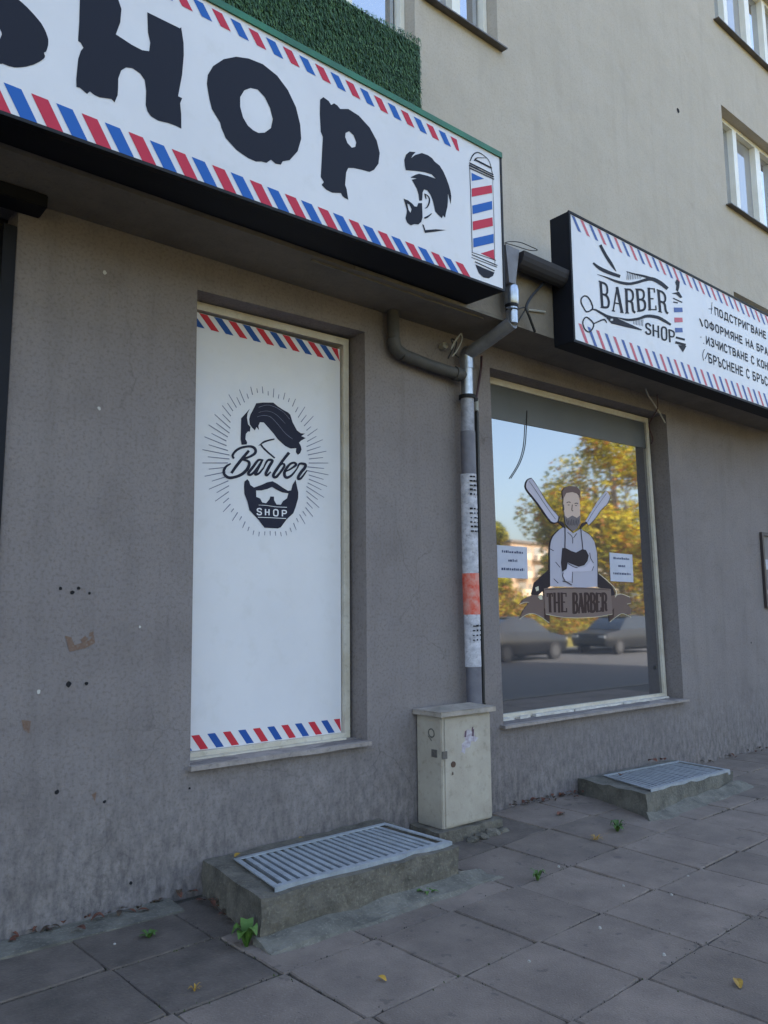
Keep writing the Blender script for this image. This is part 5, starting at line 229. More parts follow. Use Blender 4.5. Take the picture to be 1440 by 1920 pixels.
class MB:
    """collects boxes, tubes, polygons into ONE mesh"""
    def __init__(s): s.v = []; s.f = []; s.m = []
    def add(s, V, F, m=0):
        k = len(s.v); s.v += [tuple(p) for p in V]; s.f += [tuple(i+k for i in f) for f in F]; s.m += [m]*len(F); return s
    def hexa(s, p, m=0):   # 8 corners: bottom 4 ccw, top 4 ccw
        return s.add(p, [(3,2,1,0), (4,5,6,7), (0,1,5,4), (1,2,6,5), (2,3,7,6), (3,0,4,7)], m)
    def box(s, x0, x1, y0, y1, z0, z1, m=0):
        return s.hexa([(x0,y0,z0),(x1,y0,z0),(x1,y1,z0),(x0,y1,z0),(x0,y0,z1),(x1,y0,z1),(x1,y1,z1),(x0,y1,z1)], m)
    def tube(s, pts, r, seg=10, m=0, caps=True):
        pts = [Vector(p) for p in pts]; n = len(pts); rr = r if isinstance(r, (list, tuple)) else [r]*n; rings = []; up = None
        for i, p in enumerate(pts):
            d = (pts[min(i+1, n-1)]-pts[max(i-1, 0)]).normalized()
            if up is None: up = Vector((0,0,1)) if abs(d.z) < .9 else Vector((0,1,0))
            a = d.cross(up).normalized(); b = a.cross(d).normalized(); up = b
            rings.append([p+(a*math.cos(t)+b*math.sin(t))*rr[i] for t in (2*math.pi*k/seg for k in range(seg))])
        V = [q for g in rings for q in g]; F = []
        for i in range(n-1):
            for k in range(seg):
                k2 = (k+1) % seg; F.append((i*seg+k, i*seg+k2, (i+1)*seg+k2, (i+1)*seg+k))
        if caps: F += [tuple(range(seg-1, -1, -1)), tuple((n-1)*seg+k for k in range(seg))]
        return s.add(V, F, m)
    def build(s, name, mats, parent=None, smooth=False, bevel=0):
        o = mesh(name, s.v, s.f, mats, parent, s.m, smooth)
        bm = bmesh.new(); bm.from_mesh(o.data); bmesh.ops.recalc_face_normals(bm, faces=bm.faces)
        if bevel: bmesh.ops.bevel(bm, geom=list(bm.edges), offset=bevel, segments=2, affect='EDGES', clamp_overlap=True)
        bm.to_mesh(o.data); bm.free(); o.data.update()
        return o
def smooth_tube(o, ang=40):
    o.data.polygons.foreach_set('use_smooth', [True]*len(o.data.polygons))
    try: o.data.set_sharp_from_angle(angle=R(ang))
    except Exception: pass
    return o
def crv(pts, n=6):
    P = [Vector(p) for p in pts]; out = []
    for i in range(len(P)-1):
        a, b, c, d = P[max(i-1,0)], P[i], P[i+1], P[min(i+2,len(P)-1)]
        for k in range(n):
            t = k/n; out.append(.5*(2*b+(c-a)*t+(2*a-5*b+4*c-d)*t*t+(3*b-a-3*c+d)*t**3))
    return out+[P[-1]]
def roughen(o, amp, sc=8., cuts=0, seed=0):
    """subdivide and push vertices about so that cast edges are worn and uneven"""
    bm = bmesh.new(); bm.from_mesh(o.data)
    if cuts: bmesh.ops.subdivide_edges(bm, edges=list(bm.edges), cuts=cuts, use_grid_fill=True)
    for v in bm.verts:
        p = v.co*sc+Vector((seed, seed*2, 0)); v.co += Vector((noise.noise(p), noise.noise(p+Vector((9,0,0))), noise.noise(p+Vector((0,7,0)))))*amp
    bm.to_mesh(o.data); bm.free(); o.data.update(); return o
# flat print: thin sheets laid on the plane y, each layer 1.2 mm in front of the one below
def art(name, key, y, parent, extra=None, label=None):
    mb = MB(); mats = []; idx = {}
    for kind, mt, layer, L in ART[key]+(extra or []):
        if mt not in idx: idx[mt] = len(mats); mats.append(PMAT[mt])
        yy = y-.0012*layer-.0001*(len(mb.f) % 9)
        loops = [[Vector((a[i]/1000, yy, a[i+1]/1000)) for i in range(0, len(a), 2)] for a in L]
        if kind == 'P':
            V = [q for lp in loops for q in lp]; F = tessellate_polygon(loops)
            F = [f if (V[f[1]]-V[f[0]]).cross(V[f[2]]-V[f[0]]).y < 0 else f[::-1] for f in F]
            mb.add(V, F, idx[mt])
        else:
            A, B = loops; n = len(A)
            for i in range(n-1):
                q = [A[i], A[i+1], B[i+1], B[i]]
                if (q[1]-q[0]).cross(q[2]-q[0]).y > 0: q = q[::-1]
                mb.add([p+Vector((0, -.00004*(i % 3), 0)) for p in q], [(0,1,2,3)], idx[mt])
    o = mesh(name, mb.v, mb.f, mats, parent, mb.m)
    if label: o['label'] = label
    return o
def stripe(par, x, z0, z1, w, sl, m, y, xmax=None, xmin=None):
    q = [(x+sl, y, z0), (x+sl+w, y, z0), (x+w, y, z1), (x, y, z1)]
    if xmax is not None: q = [(min(p[0], xmax), p[1], p[2]) for p in q]
    if xmin is not None: q = [(max(p[0], xmin), p[1], p[2]) for p in q]
    if max(p[0] for p in q)-min(p[0] for p in q) < .004: return
    return mesh('blue_stripe' if 'blue' in m.name else 'red_stripe', q, [(0,1,2,3)], m, par)
def copy_tree(o, loc, label=None, rotz=None):
    c = o.copy(); COL.objects.link(c); c.location = loc
    if label: c['label'] = label
    if rotz is not None: c.rotation_euler = (0, 0, rotz)
    for ch in o.children:
        k = ch.copy(); COL.objects.link(k); k.parent = c
        for g in ch.children:
            h = g.copy(); COL.objects.link(h); h.parent = k
    return c

# ================================================================ SETTING
def gz(x, y):   # the pavement swells a little by the cabinet
    return .045*math.exp(-((x-4.85)/1.0)**2)*max(0, min(1, (y+1.6)/1.3))
ground = mesh('ground', [(-300,-400,-.19),(400,-400,-.19),(400,300,-.19),(-300,300,-.19)], [(0,1,2,3)], mat('earth', '4a4438', 1, col2='5a4e36', scale=.4, bump=.3)); ground['kind'] = 'structure'
road = mesh('road', [(-200,-15.2,-.14),(250,-15.2,-.14),(250,-4.95,-.14),(-200,-4.95,-.14)], [(0,1,2,3)], ASPH); road['kind'] = 'structure'
kb = MB(); [kb.box(-10+i*1.0, -10+i*1.0+.992, -4.95, -4.8, -.18, .0) for i in range(60)]
kerb = kb.build('kerb', CONC); kerb['kind'] = 'structure'
VERGE = mat('leaf_strewn_grass', '8a7420', .95, col2='5a6420', scale=1.5, detail=8, col3='b0862a', sc3=14, am3=.9, bump=.5)
verge = mesh('grass_verge', [(-200,-120,-.05),(250,-120,-.05),(250,-17,-.05),(-200,-17,-.05)], [(0,1,2,3)], VERGE); verge['kind'] = 'structure'
fk = mesh('far_pavement', [(-200,-17,-.02),(250,-17,-.02),(250,-15.2,-.02),(-200,-15.2,-.02)], [(0,1,2,3)], CONC); fk['kind'] = 'structure'
# pavement: sanded bed with separate square pavers
bv = []; bf = []; NX, NY = 90, 30
for j in range(NY+1):
    for i in range(NX+1):
        x = -10+i*(26/NX); y = -4.8+j*(4.8/NY); bv.append((x, y, gz(x, y)-.0135+.004*noise.noise(Vector((x*3, y*3, 0)))))
for j in range(NY):
    for i in range(NX): a = j*(NX+1)+i; bf.append((a, a+1, a+NX+2, a+NX+1))
pave = mesh('pavement', bv, bf, BED); pave['kind'] = 'structure'
PV = []
for k in range(6):
    rnd = random.Random(k); per = []
    for sx, sy, ex, ey in ((-1,-1,1,-1),(1,-1,1,1),(1,1,-1,1),(-1,1,-1,-1)):
        for q in range(6):
            t = q/6; c = .012*rnd.random() if q == 0 and rnd.random() < .5 else 0; x = (sx+(ex-sx)*t)*.2575; y = (sy+(ey-sy)*t)*.2645
            per.append((x*(1-c*2)+rnd.uniform(-.0022, .0022), y*(1-c*2)+rnd.uniform(-.0022, .0022)))
    n = len(per); V = [(x*.982, y*.982, .03+rnd.uniform(-.0006, .0006)) for x, y in per]+[(x, y, .0255-rnd.random()*.0025) for x, y in per]+[(x, y, -.03) for x, y in per]
    F = [tuple(range(n))]+[(r_*n+i_, (r_+1)*n+i_, (r_+1)*n+(i_+1) % n, r_*n+(i_+1) % n) for r_ in (0, 1) for i_ in range(n)]
    me = bpy.data.meshes.new('paver'); me.from_pydata(V, [], F); me.materials.append(PAVER); me.update(); PV.append(me)
PVD = []
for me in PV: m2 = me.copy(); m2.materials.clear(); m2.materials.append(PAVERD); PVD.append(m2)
rnd = random.Random(3)
for n in range(-7, 19):
    for m in range(-6, 4):
        x = 3.573+.521*(n+.5)-.045*(m+.5); y = -1.642+.010*(n+.5)+.535*(m+.5)
        if y > -.02 or y < -4.62: continue
        if 2.22 < x < 3.1 and y > -.60: continue
        if 5.55 < x < 6.55 and y > -.62: continue
        if 3.9 < x < 4.15 and y > -.3: continue
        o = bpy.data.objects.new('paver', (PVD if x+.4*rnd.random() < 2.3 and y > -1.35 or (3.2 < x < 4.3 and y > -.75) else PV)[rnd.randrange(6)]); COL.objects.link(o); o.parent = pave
        dz = rnd.uniform(-.003, .003); left = x < 2.6 and y > -1.6
        if left: dz -= rnd.uniform(0, .004)
        sx = (gz(x+.2, y)-gz(x-.2, y))/.4; sy = (gz(x, y+.2)-gz(x, y-.2))/.4
        o.location = (x+rnd.uniform(-.003, .003), y+rnd.uniform(-.003, .003), gz(x, y)-.03+dz)
        o.rotation_euler = (math.atan(sy)+rnd.uniform(-.008, .008)*(2 if left else 1), -math.atan(sx)+rnd.uniform(-.008, .008), R(2.5)+rnd.uniform(-.012, .012))

GRITM = [mat('joint_grit_dark', '2d2925', 1), mat('joint_grit_sand', '6a6254', 1), mat('joint_moss', '3c4420', 1)]
gm = MB(); rg = random.Random(8)
for i in range(5200):
    n, m = rg.randrange(-6, 14), rg.randrange(-3, 4)
    if rg.random() < .5: a, c_ = n+rg.gauss(0, .022), m+rg.random()
    else: a, c_ = n+rg.random(), m+rg.gauss(0, .022)
    x = 3.573+.521*a-.045*c_; y = -1.642+.010*a+.535*c_
    if y > -.01 or y < -3.2: continue
    r_ = rg.uniform(.002, .006)*(1.6 if rg.random() < .05 else 1); z = gz(x, y)-.002; V = [(x+r_*math.cos(t)*rg.uniform(.6, 1.3), y+r_*math.sin(t)*rg.uniform(.6, 1.3), z-.004) for t in (0, 1.57, 3.14, 4.71)]+[(x, y, z+r_*.8)]
    gm.add(V, [(0,1,4),(1,2,4),(2,3,4),(3,0,4)], rg.choices((0,1,2), (5,3,1.2))[0])
o = mesh('joint_grit', gm.v, gm.f, GRITM, pave, gm.m); o['kind'] = 'stuff'

# ================================================================ THE BUILDING
bld = thing('apartment_building', 'plastered apartment block with grey shop floor and beige upper storeys', 'building', (5, 0, 0))
DOOR = [(2.058, .70), (3.341, .70), (3.333, 3.545), (2.031, 3.51)]
SHOPW = [(4.70, .675), (7.383, .675), (7.345, 3.578), (4.643, 3.545)]
LEFTD = [(-1.6, .02), (1.001, .02), (1.001, 3.70), (-1.6, 3.70)]
def holed(name, outer, holes, y, depth, m, parent):
    loops = [[Vector((p[0], y, p[1])) for p in outer]]+[[Vector((p[0], y, p[1])) for p in h] for h in holes]
    V = [q for l in loops for q in l]; F = tessellate_polygon(loops)
    F = [f if (V[f[1]]-V[f[0]]).cross(V[f[2]]-V[f[0]]).y < 0 else f[::-1] for f in F]; mb = MB(); mb.add(V, F)
    for h in holes:
        n = len(h)
        for i in range(n):
            a, b = h[i], h[(i+1) % n]; mb.add([(a[0], y, a[1]), (b[0], y, b[1]), (b[0], y+depth, b[1]), (a[0], y+depth, a[1])], [(0,1,2,3)])
    return mesh(name, mb.v, mb.f, m, parent)
gw = holed('ground_floor_wall', [(-14, -.1), (24, -.1), (24, 4.2), (-14, 4.2)], [DOOR, SHOPW, LEFTD], 0, .36, WALL, bld)
UW = [('C', 9.05, 11.25, 6.50, 7.84), ('B', 9.05, 11.25, 9.0, 10.34), ('D', 9.05, 11.25, 4.40, 5.385), ('A', 3.98, 4.86, 6.53, 8.2), ('E', 2.0, 3.86, 5.2, 8.0)]
for z in (9.1, 11.6): UW += [('F', 3.98, 4.86, z, z+1.35), ('G', 2.0, 3.86, z-.6, z+1.35)]
for z in (6.5, 9.0, 11.5): UW += [('H', 13.5, 15.7, z, z+1.34), ('I', -3.5, -1.0, z, z+1.34)]
UW += [('K', 9.05, 11.25, 11.5, 12.84)]
holed('upper_wall', [(-14, 4.203), (24, 4.203), (24, 14.2), (-14, 14.2)], [[(a, c), (b, c), (b, d), (a, d)] for _, a, b, c, d in UW], 0, .3, UPPER, bld)
sb = MB(); sb.box(-14, 24, .36, 11, 14.0, 14.45); sb.box(-14, -13.7, .37, 11, 0, 14.0); sb.box(23.7, 24, .37, 11, 0, 14.0); sb.box(-13.7, 23.7, 10.7, 11, 0, 14.0)
sb.build('outer_shell', UPPER, bld)
ib = MB(); ib.box(-13.6, 23.6, .9, 1.0, .0, 13.9); ib.build('inner_wall', DARKIN, bld)
# canopy slab with flashing
cp = MB(); cp.box(-3, 14, -.44, -.003, 3.73, 4.29); canopy = cp.build('canopy', SOFFIT, bld)
fl = MB(); fl.box(-3, 14, -.47, -.004, 4.294, 4.312); fl.box(-3, 14, -.476, -.468, 4.265, 4.312); fl.build('canopy_flashing', TIN, canopy)
tr = MB(); tr.box(2.9, 4.35, -.452, -.442, 3.728, 3.752); tr.box(2.6, 4.15, -.4, -.385, 3.718, 3.7285); tr.build('edge_batten', mat('bare_wood', '7d766a', .8, col2='5f584e', scale=9, stretch=(1, 8, 8)), canopy)
def frame(name, q, y0, y1, wd, m, parent, bevel=.004, wl=None):
    """frame of four bars inside the (slightly out of square) opening q, listed from lower left"""
    (a, b, c, d) = [Vector((p[0], 0, p[1])) for p in q]; g = .004; wl = wl or [wd]*4; mb = MB()
    def lerp(p, r, t): return p+(r-p)*t
    ins = lambda p, dx, dz: p+Vector((dx, 0, dz))
    oa, ob, oc, od = ins(a, g, g), ins(b, -g, g), ins(c, -g, -g), ins(d, g, -g)
    ia, ib_, ic, id_ = ins(a, wl[3], wl[0]), ins(b, -wl[1], wl[0]), ins(c, -wl[1], -wl[2]), ins(d, wl[3], -wl[2])
    for p0, p1, p2, p3 in ((oa, ob, ib_, ia), (ob, oc, ic, ib_), (oc, od, id_, ic), (od, oa, ia, id_)):
        mb.hexa([(p.x, y0, p.z) for p in (p0, p1, p2, p3)]+[(p.x, y1, p.z) for p in (p0, p1, p2, p3)])
    o = mb.build(name, m, parent); return o
# the papered display window on the left
dw = mesh('display_window', [(1.99,.255,.69),(3.35,.255,.69),(3.35,.255,3.56),(1.99,.255,3.56)], [(0,1,2,3)], DARKIN, bld)
fr_d = frame('frame', [(2.05,.70),(3.318,.70),(3.309,3.53),(2.031,3.51)], .155, .25, .075, FRAMEW, dw, wl=[.04, .05, .055, .05])
mesh('pane', [(2.06,.235,.73),(3.28,.235,.73),(3.27,.235,3.49),(2.06,.235,3.46)], [(0,1,2,3)], GLASSU, dw)
sb = MB(); sb.box(2.045, 3.345, -.045, .153, .672, .7); o = sb.build('sill', SILL, dw); roughen(o, .006, 9, 5)
pt = MB()
pt.box(2.01, 3.25, .118, .1535, .7005, .712); o = pt.build('putty_bead', FRAMEW, dw); roughen(o, .007, 14, 12)
# the shop window with tinted glass
sw = mesh('shop_window', [(4.62,.30,.66),(7.39,.30,.66),(7.39,.30,3.6),(4.62,.30,3.6)], [(0,1,2,3)], DARKIN, bld)
frame('frame', [(4.70,.675),(7.364,.675),(7.275,3.565),(4.643,3.545)], .165, .25, .06, FRAMEW, sw, wl=[.045, .05, .06, .055])
mesh('pane', [(4.73,.19,.70),(7.33,.19,.70),(7.24,.19,3.53),(4.68,.19,3.50)], [(0,1,2,3)], GLASS, sw)
mb = MB(); mb.tube([(7.2,.187,.98),(7.2,.184,.98)], .022, 12); mb.build('round_sticker', mat('dark_sticker', '2b2b2e', .5), sw)
sb = MB(); sb.box(4.655, 7.40, -.055, .163, .652, .674); o = sb.build('sill', SILL, sw); roughen(o, .006, 9, 5, 3)
pt = MB()
for xa, xb in ((4.72, 4.96), (5.03, 5.16), (5.24, 5.75), (5.77, 6.5), (6.52, 7.31)): pt.box(xa, xb, .115, .1635, .6745, .694)
o = pt.build('putty_bead', mat('old_putty', 'c8c2ba', .8, col2='a59e96', scale=20), sw); roughen(o, .008, 16, 9)
mb = MB(); mb.hexa([(4.71,.183,3.185),(7.235,.183,3.235),(7.235,.188,3.235),(4.71,.188,3.185),(4.69,.183,3.5),(7.215,.183,3.53),(7.215,.188,3.53),(4.69,.188,3.5)]); mb.build('top_band', mat('grey_band', '48494a', .45, col2='424344', scale=2), sw)  # flat opaque grey strip along the top of the pane
# upper storey windows
def upper_window(tag, x0, x1, z0, z1):
    w_ = mesh('upper_window', [(x0,.28,z0),(x1,.28,z0),(x1,.28,z1),(x0,.28,z1)], [(0,1,2,3)], DARKIN, bld)
    q = [(x0,z0),(x1,z0),(x1,z1),(x0,z1)]; frame('frame', q, .12, .2, .06, FRAMEP, w_, wl=[.06,.05,.06,.05])
    if tag in 'AF': cuts = [x0+.47]
    elif tag in 'EG': cuts = [x0+.62, x0+1.24]
    else: cuts = [x0+.55, x0+1.2, x0+1.75]
    for i, c in enumerate(cuts): mb = MB(); mb.box(c-(.05 if i != 1 else .07), c+(.05 if i != 1 else .07), .11, .2, z0+.062, z1-.062); mb.build('mullion', FRAMEP, w_)
    e = [x0+.05]+cuts+[x1-.05]
    for i in range(len(e)-1):
        a, b = e[i]+.02, e[i+1]-.02; mesh('pane', [(a,.185,z0+.05),(b,.185,z0+.05),(b,.185,z1-.05),(a,.185,z1-.05)], [(0,1,2,3)], GLASSC if i % 2 == 1 and tag not in 'A' else GLASSU, w_)
    if tag not in 'EG':
        mb = MB(); mb.hexa([(x0-.05,-.07,z0-.028),(x1+.05,-.07,z0-.028),(x1+.05,.12,z0-.006),(x0-.05,.12,z0-.006),(x0-.05,-.07,z0-.016),(x1+.05,-.07,z0-.016),(x1+.05,.12,z0+.012),(x0-.05,.12,z0+.012)]); mb.build('sill', TIN, w_)
    return w_
for t, a, b, c, d in UW: upper_window(t, a, b, c, d)
# dark doorway at the left end with its roller shutter box
dw2 = mesh('shop_doorway', [(-1.6,.36,.0),(1.05,.36,.0),(1.05,.36,3.72),(-1.6,.36,3.72)], [(0,1,2,3)], DARKIN, bld)
frame('frame', LEFTD, .2, .28, .08, FRAMED, dw2)
mesh('pane', [(-1.5,.24,.1),(.92,.24,.1),(.92,.24,3.62),(-1.5,.24,3.62)], [(0,1,2,3)], mat('unlit_glass', '08080a', .15, spec=.3), dw2)
mb = MB(); mb.box(-1.7, 1.105, -.15, -.003, 3.655, 3.727); mb.build('shutter_box', BLACK, dw2, bevel=.006)
mb = MB(); mb.box(.93, .995, -.02, .2, .03, 3.57); mb.build('shutter_guide', BLACK, dw2)
# small marks on the wall
def disc(x, z, r, m, name, y=-.0025, n=9, sx=1.):
    V = [(x+r*sx*math.cos(t)*random.uniform(.7,1.2), y, z+r*math.sin(t)*random.uniform(.7,1.2)) for t in (2*math.pi*k/n for k in range(n))]
    return mesh(name, V, [tuple(range(n))], m, gw)
HOLE = mat('hole_shadow', '18171a', 1); CHALK = mat('chalk_mark', 'b4b0aa', .9)
disc(1.303, 1.686, 0.01, HOLE, 'anchor_hole' if HOLE is HOLE else 'paint_chip')
disc(1.364, 1.665, 0.013, HOLE, 'anchor_hole' if HOLE is HOLE else 'paint_chip')
disc(1.396, 1.688, 0.01, HOLE, 'anchor_hole' if HOLE is HOLE else 'paint_chip')
disc(1.455, 1.663, 0.008, HOLE, 'anchor_hole' if HOLE is HOLE else 'paint_chip')
disc(1.365, 1.193, 0.016, HOLE, 'anchor_hole' if HOLE is HOLE else 'paint_chip')
disc(1.458, 1.19, 0.01, HOLE, 'anchor_hole' if HOLE is HOLE else 'paint_chip')
disc(1.577, 0.576, 0.009, HOLE, 'anchor_hole' if HOLE is HOLE else 'paint_chip')
disc(2.057, 0.575, 0.008, HOLE, 'anchor_hole' if HOLE is HOLE else 'paint_chip')
disc(1.733, 0.139, 0.01, HOLE, 'anchor_hole' if HOLE is HOLE else 'paint_chip')
disc(1.333, 0.661, 0.012, HOLE, 'anchor_hole' if HOLE is HOLE else 'paint_chip')
disc(1.466, 2.673, 0.01, CHALK, 'anchor_hole' if CHALK is HOLE else 'paint_chip')
disc(1.465, 3.458, 0.012, CHALK, 'anchor_hole' if CHALK is HOLE else 'paint_chip')
disc(1.22, 1.165, 0.01, CHALK, 'anchor_hole' if CHALK is HOLE else 'paint_chip')
disc(1.737, 1.481, 0.007, CHALK, 'anchor_hole' if CHALK is HOLE else 'paint_chip')
disc(8.892, 1.18, 0.012, HOLE, 'anchor_hole' if HOLE is HOLE else 'paint_chip')
mesh('rust_mark', [(1.337, -0.0025, 1.442), (1.363, -0.0025, 1.359), (1.444, -0.0025, 1.375), (1.493, -0.0025, 1.401), (1.486, -0.0025, 1.444), (1.465, -0.0025, 1.416), (1.388, -0.0025, 1.391), (1.37, -0.0025, 1.433)], [f for f in tessellate_polygon([[Vector((p[0], 0, p[2])) for p in [(1.338, 0, 1.442), (1.363, 0, 1.359), (1.445, 0, 1.375), (1.494, 0, 1.401), (1.487, 0, 1.444), (1.465, 0, 1.416), (1.389, 0, 1.391), (1.371, 0, 1.433)]]])], RUSTM, gw)
mesh('rust_mark', [(1.415, -0.0022, 1.418), (1.441, -0.0022, 1.439), (1.459, -0.0022, 1.422), (1.432, -0.0022, 1.401)], [tuple(range(4))], RUSTM, gw)
mesh('rust_mark', [(1.463, -0.0022, 1.455), (1.485, -0.0022, 1.46), (1.481, -0.0022, 1.433), (1.461, -0.0022, 1.436)], [tuple(range(4))], RUSTM, gw)
mesh('rust_mark', [(1.145, -0.0022, 1.033), (1.19, -0.0022, 1.024), (1.185, -0.0022, 0.964), (1.157, -0.0022, 0.985)], [tuple(range(4))], RUSTM, gw)
mesh('rust_mark', [(1.508, -0.0022, 0.622), (1.533, -0.0022, 0.634), (1.526, -0.0022, 0.584)], [tuple(range(3))], RUSTM, gw)
disc(7.97, 7.286, .03, HOLE, 'anchor_hole')

# ================================================================ SHOP SIGNS
def zl(x, a, b): return a+(b-a)*(x-.6)/(3.92-.6)
def zb(x): return zl(x, 3.672, 3.742)
def zt(x): return zl(x, 4.735, 4.752)
s1 = thing('shop_sign', 'long white light-box sign with huge dark letters SHOP, above the papered window', 'sign', (2.2, -.8, 3.7))
X0, X1 = -3.2, 3.93
mb = MB(); mb.hexa([(X0,-.795,zb(X0)),(X1,-.795,zb(X1)),(X1,-.445,3.76),(X0,-.445,3.745),(X0,-.795,zt(X0)),(X1,-.795,zt(X1)),(X1,-.445,zt(X1)),(X0,-.445,zt(X0))]); mb.build('casing', BLACK, s1)
mesh('face_panel', [(X0+.01,-.8,zb(X0)+.012),(X1-.014,-.8,zb(X1)+.012),(X1-.014,-.8,zt(X1)-.006),(X0+.01,-.8,zt(X0)-.006)], [(0,1,2,3)], PANELW, s1)
mb = MB(); mb.hexa([(X0,-.806,zb(X0)-.004),(X1,-.806,zb(X1)-.004),(X1,-.797,zb(X1)-.004),(X0,-.797,zb(X0)-.004),(X0,-.806,zb(X0)+.012),(X1,-.806,zb(X1)+.012),(X1,-.797,zb(X1)+.012),(X0,-.797,zb(X0)+.012)])
mb.hexa([(X1-.013,-.806,zb(X1)+.012),(X1+.004,-.806,zb(X1)+.012),(X1+.004,-.797,zb(X1)+.012),(X1-.013,-.797,zb(X1)+.012),(X1-.013,-.806,zt(X1)-.008),(X1+.004,-.806,zt(X1)-.008),(X1+.004,-.797,zt(X1)-.008),(X1-.013,-.797,zt(X1)-.008)]); mb.build('edge_trim', FRAMED, s1)
mb = MB(); mb.hexa([(X0,-.812,zt(X0)-.028),(X1+.004,-.812,zt(X1)-.028),(X1+.004,-.6,zt(X1)+.005),(X0,-.6,zt(X0)+.005),(X0,-.812,zt(X0)+.012),(X1+.004,-.812,zt(X1)+.012),(X1+.004,-.6,zt(X1)+.03),(X0,-.6,zt(X0)+.03)]); mb.build('top_trim', GREENTRIM, s1)
for k in range(-3, 13):
    x = .722+.2182*k; stripe(s1, x, zb(x)+.014, 3.82, .072, .075, BLUE, -.8015); stripe(s1, x+.112, zb(x)+.014, 3.82, .072, .075, RED, -.8015)
    x = 3.505-.2182*(k+3); stripe(s1, x-.075, 4.612, 4.688, .06, .055, RED, -.8015, 3.512); stripe(s1, x-.184, 4.612, 4.688, .06, .055, BLUE, -.8015)
for k in ('letter_s', 'letter_h', 'letter_o', 'letter_p'): art(k, k, -.8005, s1)
art('bearded_head_emblem', 'bearded_head_emblem', -.8005, s1); art('barber_pole_emblem', 'barber_pole_emblem', -.8005, s1)

s2 = thing('shop_sign', 'smaller white barber sign with scissors logo and lines of Cyrillic services, above the tinted window', 'sign', (7.2, -.63, 3.66))
XA, XB = 4.928, 9.6
mb = MB(); mb.box(XA, XB, -.625, -.442, 3.656, 4.745); mb.build('casing', BLACK, s2, bevel=.004)
mesh('face_panel', [(XA+.02,-.63,3.675),(XB-.02,-.63,3.675),(XB-.02,-.63,4.728),(XA+.02,-.63,4.728)], [(0,1,2,3)], PANELW, s2)
mb = MB(); mb.box(XA-.002, XB+.002, -.637, -.624, 3.652, 3.674); mb.box(XA-.002, XB+.002, -.637, -.624, 4.729, 4.749); mb.box(XA-.002, XA+.019, -.637, -.624, 3.6745, 4.7285); mb.box(XB-.019, XB+.002, -.637, -.624, 3.6745, 4.7285); mb.build('edge_trim', BLACK, s2)
for k in range(39):
    x = 5.20+.1185*k-.2; c = (RED2, BLUE2)[k % 2]; c2 = (BLUE2, RED2)[k % 2]
    stripe(s2, x, 3.68, 3.822, .042, .085, c, -.6315, XB-.03, XA+.03)
    x = 5.20+.1175*k-.235; stripe(s2, x, 4.612, 4.722, .042, .085, c2, -.6315, XB-.03, XA+.03)
art('barber_logo', 'barber_logo', -.6305, s2); art('scissor_marks', 'scissor_marks', -.6305, s2)
for k in range(4): art('service_line', 'service_line_%d' % k, -.6305, s2)['kind'] = 'stuff'

# ================================================================ PRINTS ON THE GLASS
po = thing('window_poster', 'white printed sheet with bearded face, rays and word Barber, filling the left window', 'poster', (2.65, .18, .75))
mb = MB(); q = [(2.03,.743),(3.262,.733),(3.25,3.448),(2.05,3.448)]
mb.hexa([(a,.186,z) for a, z in q]+[(a,.19,z) for a, z in q]); sheet = mb.build('backing_sheet', PANELW, po)
for k in range(-1, 12):
    for row in (0, 1):
        c = RED3 if k % 2 == 0 else BLUE3
        if row == 0: x = 2.135+.1035*k; stripe(po, x, 3.352, 3.446, .058, .088, c, .185, 3.249, 2.05)
        else: x = 2.151+.1045*k; stripe(po, x, .745, .832, .052, .062, c, .185, 3.258, 2.031)
art('bearded_face_emblem', 'bearded_face_emblem', .1855, po)
de = thing('window_decal', 'sketched bearded barber sticker with razors and THE BARBER banner on the tinted glass', 'sticker', (6.1, .185, 1.3))
for k in ('shears_left', 'shears_right', 'razor_left', 'razor_right', 'shirt', 'portrait', 'apron', 'crossed_arms', 'banner'): art(k.split('_')[0] if k[0] in 'sr' and '_' in k else k, k, .1885, de)
WRITE = mat('blue_ink_writing', '39415f', .7); NOTE = mat('notice_paper', 'b9bac6', .7, col2='adaebb', scale=6)
def notice(label, x0, x1, z0, z1, n, tilt=0.):
    t = thing('paper_notice', label, 'notice', (x0, .186, z0), 'paper notices taped to the shop glass')
    mb = MB(); mb.hexa([(x0,.187,z0),(x1,.187,z0+tilt),(x1,.189,z0+tilt),(x0,.189,z0),(x0,.186,z1),(x1,.187,z1+tilt),(x1,.189,z1+tilt),(x0,.189,z1)]); mb.build('sheet', NOTE, t)
    mb = MB(); rn = random.Random(n)
    for r_, (u0, u1) in enumerate(((.15,.85), (.35,.65), (.12,.88))):
        z = z1-(z1-z0)*(.22+.27*r_); x = x0+(x1-x0)*u0; xe = x0+(x1-x0)*u1
        while x < xe:
            wl = rn.uniform(.012, .026); h = rn.uniform(.014, .022); mb.add([(x,.1855,z),(min(x+wl, xe),.1855,z),(min(x+wl, xe),.1855,z+h),(x,.1855,z+h)], [(0,1,2,3)]); x += wl+rn.uniform(.004, .012)
    mb.build('writing', WRITE, t)
notice('blank-looking white notice taped low at the left side of the tinted window', 4.885, 5.271, 1.83, 2.103, 1)
notice('small white notice with three blue lines, right of the barber sticker', 6.499, 6.888, 1.834, 2.11, 2, -.004)

# ================================================================ PIPES AND CABLES
dp = thing('downpipe', 'silver and grey rain pipe covered in torn flyers, running down between the two windows', 'pipe', (4.27, -.1, .86))
PC = [(4.273, -0.1, 3.518), (4.267, -0.1, 3.204), (4.265, -0.1, 2.928), (4.26, -0.1, 2.593), (4.265, -0.1, 2.366), (4.261, -0.1, 1.837), (4.268, -0.1, 1.53), (4.268, -0.1, 1.145), (4.274, -0.1, 0.815)]

